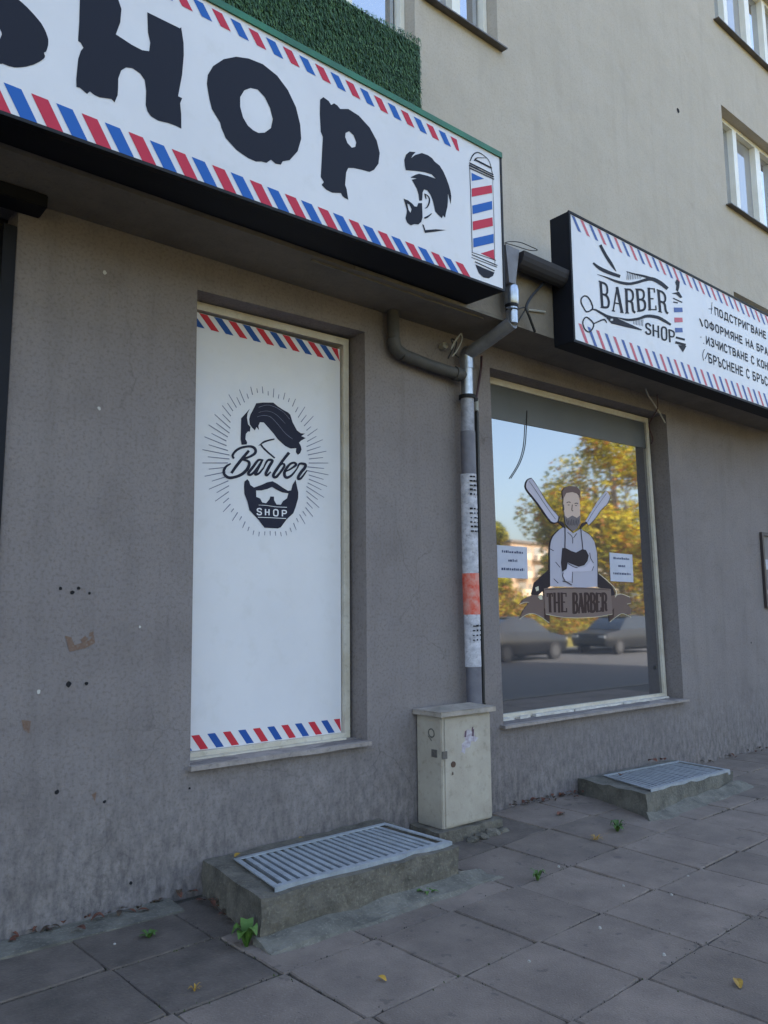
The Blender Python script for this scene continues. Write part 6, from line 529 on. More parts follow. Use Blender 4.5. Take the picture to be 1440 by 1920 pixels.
def seg(name, i, j, r_, m, lab=None, wob=0.):
    pts = [Vector(PC[i]).lerp(Vector(PC[j]), t/6) for t in range(7)]; mb = MB(); mb.tube(pts, [r_]*7, 20); o = smooth_tube(mb.build(name, m, dp))
    if wob: roughen(o, wob, 22, 0, i)
    if lab: o['label'] = lab
    return o
seg('pipe_section', 0, 1, .050, SILVER, 'bare shiny top of the rain pipe'); seg('pipe_section', 1, 2, .053, mat('scuffed_pipe', '9d9da4', .5, .3, col2='6c6a70', scale=12)); seg('pipe_section', 2, 8, .058, PIPEG)
seg('flyer', 3, 4, .0615, PAPER, 'white printed flyer', .002); seg('flyer', 4, 5, .0625, PAPER, 'torn grey flyers', .004); seg('flyer', 5, 6, .0635, PAPERO, 'orange and white flyer', .002); seg('flyer', 6, 7, .0615, PAPER, None, .003)
for i, (z0, cnt) in enumerate(((PC[3][2]-.03, 5), (PC[4][2]-.05, 6), (PC[6][2]-.09, 4))):
    mb = MB(); rn = random.Random(i)
    for k in range(cnt):
        z = z0-k*.034
        for q_ in range(3):
            a0 = -2.35+q_*.45+rn.uniform(0, .1); a1 = a0+rn.uniform(.15, .38); r_ = .0685; ax = PC[4][0]; hh = rn.uniform(.008, .016); n_ = 4
            V = [(ax+r_*math.cos(a0+(a1-a0)*t/n_), -.1+r_*math.sin(a0+(a1-a0)*t/n_), zz) for zz in (z, z+hh) for t in range(n_+1)]; mb.add(V, [(t, t+1, n_+2+t, n_+1+t) for t in range(n_)])
    mb.build('flyer_print', HOLE, dp)['kind'] = 'stuff'
mb = MB(); mb.tube([(PC[4][0]+.03,-.1,0),(PC[4][0],-.1,.09)], .02, 6)
for zz in (PC[1][2], PC[8][2]+.045):
    mb = MB(); k_ = min(range(9), key=lambda i: abs(PC[i][2]-zz)); ax = PC[k_][0]; mb.tube([(ax,-.1,zz-.014),(ax,-.1,zz+.014)], .066, 20); mb.box(ax+.05, ax+.11, -.11, -.003, zz-.012, zz+.012); mb.build('bracket', FRAMED, dp)
mb = MB(); mb.tube([(PC[8][0],-.1,PC[8][2]+.01),(PC[8][0],-.1,.55)], .056, 18); smooth_tube(mb.build('pipe_section', PIPEG, dp))
TOP = Vector((4.33, -0.52, 3.718)); LOW = Vector(PC[0])

mb = MB(); mb.tube([TOP+Vector((0,-.004,-.02)), TOP.lerp(LOW, .5), LOW+Vector((0,0,.03))], .052, 18); smooth_tube(mb.build('offset_pipe', mat('grey_offset_pipe', '85868a', .5, .3, col2='6a6b70', scale=8), dp))
mb = MB(); mb.tube(crv([LOW+Vector((-.0,-.03,.05)), LOW+Vector((0,0,.02)), LOW+Vector((0,0,-.09))], 4), .056, 18); smooth_tube(mb.build('elbow', SILVER, dp))
mb = MB(); mb.tube([TOP+Vector((0,0,.36)), TOP+Vector((0,0,.27)), TOP+Vector((0,0,.255))], [.036,.04,.05], 18); mb.tube([TOP+Vector((0,0,.26)), TOP+Vector((0,0,.22)), TOP+Vector((0,0,.14)), TOP+Vector((0,0,.12))], [.052,.058,.056,.05], 18); mb.tube([TOP+Vector((0,0,.125)), TOP+Vector((0,0,-.03))], .045, 18); smooth_tube(mb.build('upper_section', SILVER, dp))
mb = MB(); mb.tube([TOP+Vector((0,0,.095)), TOP+Vector((0,0,.118))], .05, 18); mb.tube([TOP+Vector((0,0,.07)), TOP+Vector((0,0,.08))], .048, 18); mb.build('clamp_band', FRAMED, dp)
bp = thing('branch_pipe', 'dark drain pipe bending out of the soffit and sloping across to the rain pipe', 'pipe', (3.9, -.07, 3.5))
BR = [(3.537, -0.07, 3.824), (3.544, -0.07, 3.522), (3.559, -0.07, 3.457), (3.62, -0.07, 3.422), (3.869, -0.07, 3.396), (4.255, -0.09, 3.371)]
mb = MB(); mb.tube([Vector(BR[0])+Vector((0,0,.1)), BR[1]], .046, 14); smooth_tube(mb.build('drop_pipe', PIPED, bp))
mb = MB(); mb.tube(crv(BR[1:4], 5), .05, 14); smooth_tube(mb.build('elbow', PIPED, bp))
mb = MB(); mb.tube(BR[3:], .046, 14); a = Vector(BR[4]).lerp(Vector(BR[5]), .72); b_ = Vector(BR[4]).lerp(Vector(BR[5]), .86); mb.tube([a, b_], .055, 14); smooth_tube(mb.build('sloping_pipe', PIPED, bp))
gt = thing('gutter', 'dark rain gutter under the tin edge between the two signs', 'gutter', (5, -.53, 4.2))
mb = MB(); n_ = 10; x0, x1 = 4.373, 13.5
ring = lambda x, r_: [(x, -.535+r_*math.cos(math.pi+math.pi*k/n_), 4.245+1.35*r_*math.sin(math.pi+math.pi*k/n_)) for k in range(n_+1)]
V = ring(x0, .085)+ring(x1, .085); mb.add(V, [(k, k+1, n_+2+k, n_+1+k) for k in range(n_)]); mb.add(ring(x0, .085), [tuple(range(n_+1))]); mb.build('trough', mat('dark_gutter', '29262a', .8, col2='211f23', scale=6), gt)
mb = MB(); mb.hexa([(x0-.12,-.57,3.98),(x0-.05,-.57,3.98),(x0-.05,-.47,3.98),(x0-.12,-.47,3.98),(x0-.16,-.58,4.26),(x0-.005,-.58,4.26),(x0-.005,-.445,4.26),(x0-.16,-.445,4.26)]); mb.build('hopper', mat('grey_hopper', '77767c', .6, col2='66656b', scale=7), gt)
mb = MB(); mb.tube(crv([(4.451, -0.02, 3.135), (4.453, -0.02, 3.014), (4.451, -0.02, 2.582), (4.448, -0.02, 1.95), (4.452, -0.02, 1.334), (4.45, -0.02, 0.753)], 6), 0.018, 6); o = smooth_tube(mb.build('power_cable', CABLE)); props(o, 'black cable, thickened to take in its shadow, running down the wall beside the rain pipe', 'cable')  # tube made wide enough to cover the cable plus its shadow strip
mb = MB(); mb.tube(crv([(4.42, -0.12, 3.561), (4.508, -0.03, 3.505), (4.471, -0.03, 3.343), (4.443, -0.03, 3.237)], 6), 0.01, 6); o = smooth_tube(mb.build('power_cable', CABLER)); props(o, 'dark red cable dropping from the canopy beside the top of the rain pipe', 'cable')
mb = MB(); mb.tube([(4.442,-.03,3.229),(4.442,-.03,3.1390000000000002)], .018, 8); o = mb.build('cable_connector', CABLEW); props(o, 'small pale cable connector beside the rain pipe', 'connector')
mb = MB(); mb.tube(crv([(4.823, -0.5, 4.2), (4.615, -0.5, 4.001), (4.527, -0.5, 3.879), (4.561, -0.5, 3.802), (4.645, -0.48, 3.711)], 6), 0.011, 6); o = smooth_tube(mb.build('power_cable', CABLE)); props(o, 'black cable hanging in a bend between the two shop signs', 'cable')
mb = MB(); mb.tube(crv([(4.215, -0.56, 3.772), (4.34, -0.54, 3.794), (4.513, -0.5, 3.867), (4.471, -0.48, 3.777), (4.429, -0.46, 3.701)], 6), 0.006, 6); o = smooth_tube(mb.build('power_cable', CABLE)); props(o, 'thin cable tied across from the rain pipe to the hanging black cable', 'cable')
mb = MB(); mb.tube(crv([(4.604, -0.452, 3.888), (4.815, -0.452, 3.923)], 6), 0.009, 6); o = smooth_tube(mb.build('conduit', CABLEW)); props(o, 'short pale conduit on the canopy edge behind the hanging cable', 'conduit')
mb = MB(); mb.tube(crv([(4.335, -0.45, 4.352), (4.411, -0.45, 4.392), (4.538, -0.45, 4.425), (4.668, -0.45, 4.429), (4.748, -0.45, 4.426), (4.652, -0.45, 4.394), (4.466, -0.45, 4.376), (4.355, -0.45, 4.363)], 6), 0.0035, 6); o = smooth_tube(mb.build('loose_wire', CABLE)); props(o, 'thin loose wire looping on the beige wall above the gutter', 'wire')
mb = MB(); mb.tube(crv([(4.052, -0.16, 3.473), (4.111, -0.16, 3.54), (4.159, -0.16, 3.623), (4.149, -0.16, 3.672), (4.089, -0.16, 3.599), (4.042, -0.16, 3.525), (4.066, -0.16, 3.573), (4.113, -0.16, 3.638)], 6), 0.005, 6); o = smooth_tube(mb.build('loose_wire', CABLEW)); props(o, 'curled pale wire under the canopy beside the branch pipe', 'wire')
mb = MB(); mb.tube(crv([(4.026, -0.14, 3.456), (4.085, -0.14, 3.561), (4.064, -0.14, 3.616), (4.121, -0.14, 3.603), (4.095, -0.14, 3.513), (4.141, -0.14, 3.489)], 6), 0.006, 6); o = smooth_tube(mb.build('loose_wire', CABLE)); props(o, 'dark tangled wire under the canopy beside the branch pipe', 'wire')
mb = MB(); mb.tube([(4.083,-.003,3.594),(4.083,-.035,3.594),(4.083,-.06,3.594),(4.083,-.068,3.594)], [.022,.03,.026,.012], 12); o = smooth_tube(mb.build('junction_cap', CABLEW)); props(o, 'small round pale cap on the wall above the branch pipe', 'cap')
mb = MB(); mb.tube(crv([(6.777, -0.12, 3.73), (6.878, -0.09, 3.679), (7.109, -0.04, 3.596), (7.297, -0.012, 3.48)], 6), 0.008, 6); o = smooth_tube(mb.build('loose_wire', CABLEW)); props(o, 'pale wire drooping from the canopy to the top right corner of the tinted window', 'wire')
mb = MB(); mb.tube(crv([(7.021, -0.1, 3.713), (7.103, -0.05, 3.599), (7.1, 0.02, 3.501), (7.175, 0.1, 3.443), (7.285, 0.13, 3.34), (7.266, 0.14, 3.282)], 6), 0.006, 6); o = smooth_tube(mb.build('loose_wire', CABLER)); props(o, 'dark wire beside the pale one at the top right corner of the tinted window', 'wire')
mb = MB(); mb.tube(crv([(5.32, 0.18, 3.327), (5.306, 0.18, 3.179), (5.275, 0.18, 2.991), (5.204, 0.18, 2.839), (5.078, 0.18, 2.689)], 6), 0.0045, 6); o = smooth_tube(mb.build('mirrored_wire', CABLE)); props(o, 'thin dark curve standing in for a wire mirrored in the tinted glass, upper left', 'wire')  # modelled tube before the pane, drawn in place of a wire's reflection

# ================================================================ HEDGE PANEL
hg = thing('artificial_hedge', 'dark green artificial grass panel fixed above the big SHOP sign', 'hedge', (2.5, -.1, 4.4))
mb = MB(); mb.box(-2.0, 3.79, -.13, -.07, 4.35, 5.93); mb.build('backing_panel', HEDGEB, hg)
bl = MB(); rn = random.Random(5)
for i in range(42000):
    x = rn.uniform(.9, 3.79); z = rn.uniform(4.5, 5.94)
    if x > 3.1: z += .08*(x-3.1)
    y = -.13-rn.random()*.012; L = rn.uniform(.03, .055); a = rn.gauss(0, .7); out = rn.uniform(.004, .022); wd = .0045
    dx, dz = math.sin(a)*L*.5, -math.cos(a)*L
    bl.add([(x-wd, y, z), (x+wd, y, z), (x+dx, y-out, z+dz)], [(0,1,2)], 0 if rn.random() < .6 else (1 if rn.random() < .6 else 2))
bl2 = mesh('grass_blade', bl.v, bl.f, [HEDGE, mat('artificial_leaf_dark', '28482e', .6), mat('artificial_leaf_light', '5c7c4c', .6)], hg, bl.m); bl2['kind'] = 'stuff'

# ================================================================ STREET FURNITURE AND SMALL THINGS
cb = thing('utility_cabinet', 'beige metal electricity cabinet with pitched lid against the wall', 'cabinet', (4.0, -.15, .1))
mb = MB(); mb.box(3.775, 4.262, -.262, -.012, .098, .835); mb.build('body', CAB, cb, bevel=.006)
mb = MB(); mb.box(3.80, 4.255, -.2685, -.2625, .112, .822); mb.build('door', CAB, cb, bevel=.002)
mb = MB(); x0, x1, y0, y1 = 3.742, 4.292, -.297, -.004
mb.hexa([(x0,y0,.838),(x1,y0,.838),(x1,y1,.838),(x0,y1,.838),(x0,y0,.872),(x1,y0,.872),(x1,y1,.872),(x0,y1,.872)])
mb.add([(x0,y0,.8725),(x1,y0,.8725),(x1,y1,.8725),(x0,y1,.8725),(x0+.12,-.15,.898),(x1-.12,-.15,.898)], [(0,1,5,4),(1,2,5),(2,3,4,5),(3,0,4)]); mb.build('lid', CABLID, cb, bevel=.003)
mb = MB(); mb.box(3.766, 3.7745, -.22, -.17, .565, .615); mb.box(3.772, 3.815, -.2765, -.269, .56, .61); mb.tube([(3.762,-.195,.59),(3.7655,-.195,.59)], .012, 10); mb.build('padlock_plate', TIN, cb)
mb = MB(); mb.tube([(3.875,-.2755,.515),(3.875,-.269,.515)], .02, 12); mb.build('keyhole', RUST, cb)
mb = MB(); mb.tube([(3.872,-.272,.455),(3.87,-.2692,.455)], .01, 8); mb.build('rust_spot', RUST, cb)
ST = mat('torn_sticker', 'b9b3b8', .8, col2='8d7f86', scale=30, detail=7); STD = mat('sticker_print', '5c4450', .8)
V = [(3.935,.575),(3.965,.60),(3.96,.64),(4.0,.66),(3.985,.70),(4.02,.735),(4.06,.72),(4.085,.735),(4.09,.68),(4.13,.665),(4.10,.64),(4.06,.65),(4.04,.61),(4.0,.61),(3.99,.57),(3.96,.59)]
mesh('torn_sticker', [(a,-.2697,b) for a, b in V], [f if True else f for f in tessellate_polygon([[Vector((a,0,b)) for a, b in V]])], ST, cb)
for (a, b, r_) in ((4.0,.705,.012),(4.075,.705,.013),(4.07,.73,.009)): mesh('sticker_print', [(a-r_,-.2702,b-r_*1.6),(a+r_*.6,-.2702,b-r_*2),(a+r_,-.2702,b+r_*2),(a-r_*.4,-.2702,b+r_*1.5)], [(0,1,2,3)], STD, cb)
rg = MB(); RG = crv([(3.7742,-.19,.735),(3.7742,-.165,.75),(3.7742,-.138,.735),(3.7742,-.142,.705),(3.7742,-.17,.695),(3.7742,-.192,.71),(3.7742,-.188,.74)])
rg.tube(RG, .0045, 6); rg.tube([(3.7742,-.13,.70),(3.7742,-.165,.67)], .003, 5); rg.build('spray_mark', mat('faded_spray', '57534c', .8), cb)
pl = MB(); pl.box(3.70, 4.30, -.31, -.003, -.02, .096); plo = pl.build('concrete_plinth', CONCM); roughen(plo, .016, 9, 6, 2); props(plo, 'rough mossy concrete footing under the beige cabinet', 'plinth')
for i, (x, y, r_) in enumerate(((4.05,-.36,.05),(4.16,-.35,.06),(4.27,-.36,.045),(3.95,-.37,.04))):
    bm = bmesh.new(); bmesh.ops.create_icosphere(bm, subdivisions=2, radius=r_)
    for v in bm.verts: v.co += v.co.normalized()*noise.noise(v.co*25+Vector((i*5,0,0)))*.02; v.co.z *= .55
    me = bpy.data.meshes.new('concrete_lump'); bm.to_mesh(me); bm.free(); me.materials.append(CONCM)
    o = bpy.data.objects.new('concrete_lump', me); link(o); o.location = (x, y, .028)
    props(o, ('lump of spilt concrete below the middle of the cabinet door', 'lump of spilt concrete below the right half of the cabinet door', 'lump of spilt concrete at the right front corner of the cabinet footing', 'lump of spilt concrete nearest the light well, below the cabinet')[i], 'rubble', 'lumps of spilt concrete below the cabinet')
def bil(c, u, v): return [c[0][k]*(1-u)*(1-v)+c[1][k]*u*(1-v)+c[2][k]*u*v+c[3][k]*(1-u)*v for k in range(3)]
def inv(c, x, y):
    u = v = .5
    for _ in range(20):
        p = bil(c, u, v); e = (p[0]-x, p[1]-y); a, d = bil(c, u+.01, v), bil(c, u, v+.01); j = ((a[0]-p[0])/.01, (d[0]-p[0])/.01, (a[1]-p[1])/.01, (d[1]-p[1])/.01); D = j[0]*j[3]-j[1]*j[2]
        u -= (e[0]*j[3]-e[1]*j[1])/D; v -= (j[0]*e[1]-j[2]*e[0])/D
    return u, v
def ubox(mb, c, u0, u1, v0, v1, t0, t1):   # a block on the skewed quad c; t = height above its top plane
    P = [(u0,v0),(u1,v0),(u1,v1),(u0,v1)]; lo = []; hi = []
    for u, v in P:
        p = bil(c, u, v); lo.append((p[0], p[1], p[2]+t0 if t0 > -.1 else -.03)); hi.append((p[0], p[1], p[2]+t1))
    mb.hexa(lo+hi)
def light_well(box, grate, lab, glab, n, mt):
    cx = sum(p[0] for p in box)/4; t = thing('light_well', lab, 'kerb', (cx, -.4, 0)); mb = MB()
    uv = [inv(box, p[0], p[1]) for p in grate]; ua = max(uv[0][0], uv[3][0])+.03; ub = min(uv[1][0], uv[2][0])-.03; va = max(uv[0][1], uv[1][1])+.05; vb = min(uv[2][1], uv[3][1])-.04
    for a in ((0, ua, 0, 1), (ub, 1, 0, 1), (ua, ub, 0, va), (ua, ub, vb, 1)): ubox(mb, box, *a, -1, 0)
    o = mb.build('surround', mt, t); bm = bmesh.new(); bm.from_mesh(o.data); bmesh.ops.remove_doubles(bm, verts=bm.verts, dist=.0005); bm.to_mesh(o.data); bm.free(); roughen(o, .013, 9, 9, box[0][0])
    mesh('pit_floor', [(p[0], p[1], -.02) for p in (bil(box, ua-.02, va-.02), bil(box, ub+.02, va-.02), bil(box, ub+.02, vb+.02), bil(box, ua-.02, vb+.02))], [(0,1,2,3)], DARKIN, t)
    g = thing('metal_grate', glab, 'grate', tuple(bil(grate, .5, .5))); mb = MB(); fu, fv = .026, .055
    ubox(mb, grate, 0, 1, 0, fv, 0, .007); ubox(mb, grate, 0, 1, -.012, 0, -.034, .007); ubox(mb, grate, 0, 1, 1-fv, 1, 0, .006); ubox(mb, grate, 0, fu, fv, 1-fv, 0, .006); ubox(mb, grate, 1-fu, 1, fv, 1-fv, 0, .006); mb.build('frame', GALV, g)
    p = (1-2*fu-.05)/n
    for i in range(n):
        u = fu+.025+p*(i+.5); mb = MB(); d = random.uniform(-.0012, .0012); ubox(mb, grate, u-p*.28, u+p*.28, fv*.5, 1-fv*.5, -.022, -.002+d); mb.build('bar', GALV, g)
    return t
light_well([(2.035,-.83,.205),(3.365,-.825,.19),(3.42,-.004,.185),(2.147,-.004,.17)], [(2.14,-.775,.216),(3.36,-.765,.203),(3.345,-.17,.198),(2.25,-.17,.192)], 'low mossy concrete light-well surround below the papered window', 'galvanised bar grate on the light well nearest the cabinet, with open dark gaps', 20, CONCM)
light_well([(5.34,-.82,.195),(6.93,-.69,.132),(7.1,-.004,.12),(5.615,-.004,.143)], [(5.43,-.80,.206),(6.88,-.685,.146),(6.98,-.14,.136),(5.80,-.12,.158)], 'low concrete light-well surround below the tinted window', 'galvanised bar grate farther right, below the tinted window', 22, CONC)
fb = MB(); fb.hexa([(5.2,-.98,-.03),(7.1,-.86,-.03),(7.0,-.68,-.03),(5.32,-.8,-.03),(5.25,-.94,.006),(7.05,-.82,.008),(7.0,-.69,.05),(5.33,-.81,.055)]); fo = fb.build('cement_fillet', CONC); roughen(fo, .03, 6, 7, 11); props(fo, 'ragged cement fillet along the foot of the farther light well', 'cement strip')
fb = MB(); fb.hexa([(2.0,-1.0,-.03),(3.62,-1.0,-.03),(3.62,-.80,-.03),(2.0,-.80,-.03),(2.02,-.96,.012),(3.58,-.95,.014),(3.55,-.81,.045),(2.02,-.81,.04)]); fo = fb.build('cement_fillet', CONC); roughen(fo, .03, 6, 7, 4); props(fo, 'ragged cement fillet along the foot of the nearer light well', 'cement strip')
ab = MB(); ab.box(-1, 1.95, -.2, -.003, -.03, .012); ao = ab.build('cement_apron', CONC); roughen(ao, .012, 6, 8, 9); props(ao, 'cracked cement strip along the foot of the left wall', 'cement strip')
# notice frame at the right edge of the picture
nb = thing('notice_frame', 'dark framed notice hanging on the wall at the far right edge', 'notice', (9.6, -.01, 1.55))
mb = MB()
for a, b, c, d in ((9.28,10.1,2.42,2.46),(9.28,10.1,1.57,1.61),(9.28,9.32,1.61,2.42),(10.06,10.1,1.61,2.42)): mb.box(a, b, -.035, -.003, c, d)
mb.build('frame', mat('dark_wood', '3c3232', .6), nb)
mb = MB(); mb.box(9.32, 10.06, -.012, -.004, 1.61, 2.42); mb.build('board', mat('board_grey', '7d7674', .8, col2='6a6461', scale=6), nb)
for a, b, c, d in ((9.36,9.7,2.02,2.14),(9.36,9.75,1.66,1.78)): mb = MB(); mb.box(a, b, -.016, -.0125, c, d); mb.build('paper_strip', PAPER, nb)
# weeds, fallen leaves, litter
def leaf_blade(mb, p, d, L, w, up, m=0):
    d = Vector(d).normalized(); s_ = d.cross(Vector((0,0,1))).normalized(); p = Vector(p); V = []; n = 5
    for k in range(n+1):
        t = k/n; wd = w*math.sin(math.pi*min(1, t*.93+.05))**.8; c = p+d*L*t+Vector((0,0,up*math.sin(math.pi*min(1, t*.8))))
        V += [c-s_*wd+Vector((0,0,wd*.35)), c, c+s_*wd+Vector((0,0,wd*.25))]
    F = []
    for k in range(n): F += [(k*3, k*3+1, k*3+4, k*3+3), (k*3+1, k*3+2, k*3+5, k*3+4)]
    mb.add(V, F, m)
def weed(label, x, y, n, L, w, up, m=WEED):
    z = max(gz(x, y)-.01, -.005); t = thing('weed', label, 'weed', (x, y, z)); rn = random.Random(int(x*100)); mb = MB()
    for i in range(n): a = 2*math.pi*i/n+rn.uniform(-.3, .3); leaf_blade(mb, (x, y, z), (math.cos(a), math.sin(a), .2), L*rn.uniform(.6, 1.1), w*rn.uniform(.7, 1.2), up*rn.uniform(.5, 1.3))
    mb.build('leaf', m, t); mb = MB(); mb.tube([(x, y, z-.01), (x, y, z+up*.5)], .004, 5); mb.build('stem', m, t)
weed('bright green broad-leaved weed at the left front corner of the nearer light well', 1.974, -0.8, 5, 0.07, 0.034, 0.085, WEED)
weed('low yellow-green weed at the foot of the nearer light well, in front of the grate', 3.047, -0.884, 9, 0.07, 0.014, 0.03, WEED)
weed('small green weed in a paver joint in front of the cabinet', 3.706, -1.118, 6, 0.05, 0.012, 0.05, WEED)
weed('yellow-green weed in the joint between cabinet and farther light well', 4.857, -0.885, 9, 0.075, 0.013, 0.06, WEED)
weed('dry grass tuft beside the yellow-green weed on the pavers', 4.577, -0.907, 14, 0.06, 0.003, 0.03, LEAFY)
weed('small olive weed among the pavers near the left wall', 1.669, -0.402, 6, 0.05, 0.012, 0.03, WEED)
weed('dry brown weed in a joint at the bottom left of the pavement', 1.597, -1.031, 9, 0.035, 0.003, 0.02, LEAFY)
weed('green weed along the wall right of the farther light well', 7.637, 0.077, 8, 0.07, 0.014, 0.05, WEED)
def fallen(label, x, y, z, m, L, cat='leaf', group=None, name='fallen_leaf'):
    mb = MB(); a = random.uniform(0, 6.28); zz = z+gz(x, y)*(z < .1)+.006; d = Vector((math.cos(a), math.sin(a), random.uniform(-.05, .1))); leaf_blade(mb, (x, y, zz), d, L, L*random.uniform(.25, .36), L*random.uniform(.06, .2))
    o = mb.build(name, m); props(o, label, cat, group); return o
fallen('yellow fallen leaf at the bottom right of the pavement', 3.306, -2.499, 0, LEAFY, 0.075)
fallen('olive fallen leaf on the pavers, centre bottom', 2.243, -1.5, 0, LEAFY, 0.05)
fallen('orange leaf against the left wall', 1.416, -0.099, 0.012, LEAFR, 0.07)
fallen('reddish leaf lying on the left edge of the farther grate', 5.774, -0.332, 0.2, LEAFR, 0.11)
fallen('orange leaf lying behind the farther grate against the wall', 6.448, -0.158, 0.2, LEAFR, 0.12)
fallen('brown leaf lying next to the orange one behind the farther grate', 6.578, -0.207, 0.2, LEAFR, 0.11)
fallen('pale dry leaf on the back left corner of the nearer light well', 2.245, -0.191, 0.205, LEAFY, 0.05)
fallen('pale dry leaf on the concrete behind the nearer grate', 2.749, -0.127, 0.205, LEAFY, 0.05)
fallen('dark wet leaf on the pavers beside the farther light well', 4.923, -0.381, 0, LEAFR, 0.1)
rn = random.Random(21)
mb = MB()
for i in range(34):
    t = rn.random(); x = 4.76+(0.879)*t; y = min(-.02, -0.03+(0)*t+rn.gauss(0, .035)); a = rn.uniform(0, 6.28); leaf_blade(mb, (x, y, gz(x, y)+rn.uniform(.004, .03)), (math.cos(a), math.sin(a), .15), rn.uniform(.03, .065), rn.uniform(.008, .018), rn.uniform(.004, .015), rn.randrange(2))
o = mb.build('leaf_litter', [LEAFR, mat('dead_leaf', '4a3a2c', .9, col2='2f261e', scale=30)]); props(o, 'brown leaf litter along the wall between cabinet and farther light well', 'leaf litter', None, 'stuff')
mb = MB()
for i in range(16):
    t = rn.random(); x = 2.096+(-0.061)*t; y = min(-.02, -0.144+(-0.59)*t+rn.gauss(0, .035)); a = rn.uniform(0, 6.28); leaf_blade(mb, (x, y, gz(x, y)+rn.uniform(.004, .03)), (math.cos(a), math.sin(a), .15), rn.uniform(.03, .065), rn.uniform(.008, .018), rn.uniform(.004, .015), rn.randrange(2))
o = mb.build('leaf_litter', [LEAFR, mat('dead_leaf', '4a3a2c', .9, col2='2f261e', scale=30)]); props(o, 'leaf litter at the left side of the nearer light well', 'leaf litter', None, 'stuff')
mb = MB()
for i in range(26):
    t = rn.random(); x = 1.122+(0.982)*t; y = min(-.02, -0.03+(0)*t+rn.gauss(0, .035)); a = rn.uniform(0, 6.28); leaf_blade(mb, (x, y, gz(x, y)+rn.uniform(.004, .03)), (math.cos(a), math.sin(a), .15), rn.uniform(.03, .065), rn.uniform(.008, .018), rn.uniform(.004, .015), rn.randrange(2))
o = mb.build('leaf_litter', [LEAFR, mat('dead_leaf', '4a3a2c', .9, col2='2f261e', scale=30)]); props(o, 'leaf litter along the foot of the left wall', 'leaf litter', None, 'stuff')
mb = MB()
for i in range(18):
    t = rn.random(); x = 7.534+(1.524)*t; y = min(-.02, -0.03+(0)*t+rn.gauss(0, .035)); a = rn.uniform(0, 6.28); leaf_blade(mb, (x, y, gz(x, y)+rn.uniform(.004, .03)), (math.cos(a), math.sin(a), .15), rn.uniform(.03, .065), rn.uniform(.008, .018), rn.uniform(.004, .015), rn.randrange(2))
o = mb.build('leaf_litter', [LEAFR, mat('dead_leaf', '4a3a2c', .9, col2='2f261e', scale=30)]); props(o, 'leaf litter along the wall right of the farther light well', 'leaf litter', None, 'stuff')
mb = MB(); mb.tube([(3.982,-1.057,gz(3.982,-1.057)-.004),(3.982,-1.057,gz(3.982,-1.057)+.006)], [.009,.006], 6); o = mb.build('pale_speck', SPECK); props(o, 'pale fleck of litter beside the small weed in front of the cabinet', 'litter', 'pale flecks on the pavers')
mb = MB(); mb.tube([(4.435,-1.643,gz(4.435,-1.643)-.004),(4.435,-1.643,gz(4.435,-1.643)+.006)], [.009,.006], 6); o = mb.build('pale_speck', SPECK); props(o, 'pale fleck of litter near the right edge of the pavement', 'litter', 'pale flecks on the pavers')
mb = MB(); mb.tube([(3.406,-1.751,gz(3.406,-1.751)-.004),(3.406,-1.751,gz(3.406,-1.751)+.006)], [.009,.006], 6); o = mb.build('pale_speck', SPECK); props(o, 'pale fleck of litter at mid pavement, in front of the small weed', 'litter', 'pale flecks on the pavers')
mb = MB(); mb.tube([(2.853,-1.765,gz(2.853,-1.765)-.004),(2.853,-1.765,gz(2.853,-1.765)+.006)], [.009,.006], 6); o = mb.build('pale_speck', SPECK); props(o, 'pale fleck of litter at lower mid pavement', 'litter', 'pale flecks on the pavers')
mb = MB(); mb.tube([(4.002,-1.493,gz(4.002,-1.493)-.004),(4.002,-1.493,gz(4.002,-1.493)+.006)], [.009,.006], 6); o = mb.build('pale_speck', SPECK); props(o, 'pale fleck of litter in the middle of a paver right of the small weed', 'litter', 'pale flecks on the pavers')
mb = MB(); mb.tube([(4.084,-1.741,gz(4.084,-1.741)-.004),(4.084,-1.741,gz(4.084,-1.741)+.006)], [.009,.006], 6); o = mb.build('pale_speck', SPECK); props(o, 'pale fleck of litter next to a joint, right of centre', 'litter', 'pale flecks on the pavers')
mb = MB(); mb.tube([(1.512,-0.371,gz(1.512,-0.371)-.004),(1.512,-0.371,gz(1.512,-0.371)+.006)], [.009,.006], 6); o = mb.build('pale_speck', SPECK); props(o, 'pale fleck of litter beside the crack below the left wall', 'litter', 'pale flecks on the pavers')
mb = MB(); mb.tube([(1.706,0.013,gz(1.706,0.013)-.004),(1.706,0.013,gz(1.706,0.013)+.006)], [.009,.006], 6); o = mb.build('pale_speck', SPECK); props(o, 'pale fleck of litter at the foot of the left wall', 'litter', 'pale flecks on the pavers')
mb = MB(); mb.tube([(3.371,-2.117,gz(3.371,-2.117)-.004),(3.371,-2.117,gz(3.371,-2.117)+.006)], [.009,.006], 6); o = mb.build('pale_speck', SPECK); props(o, 'pale fleck of litter low on the right of the pavement', 'litter', 'pale flecks on the pavers')

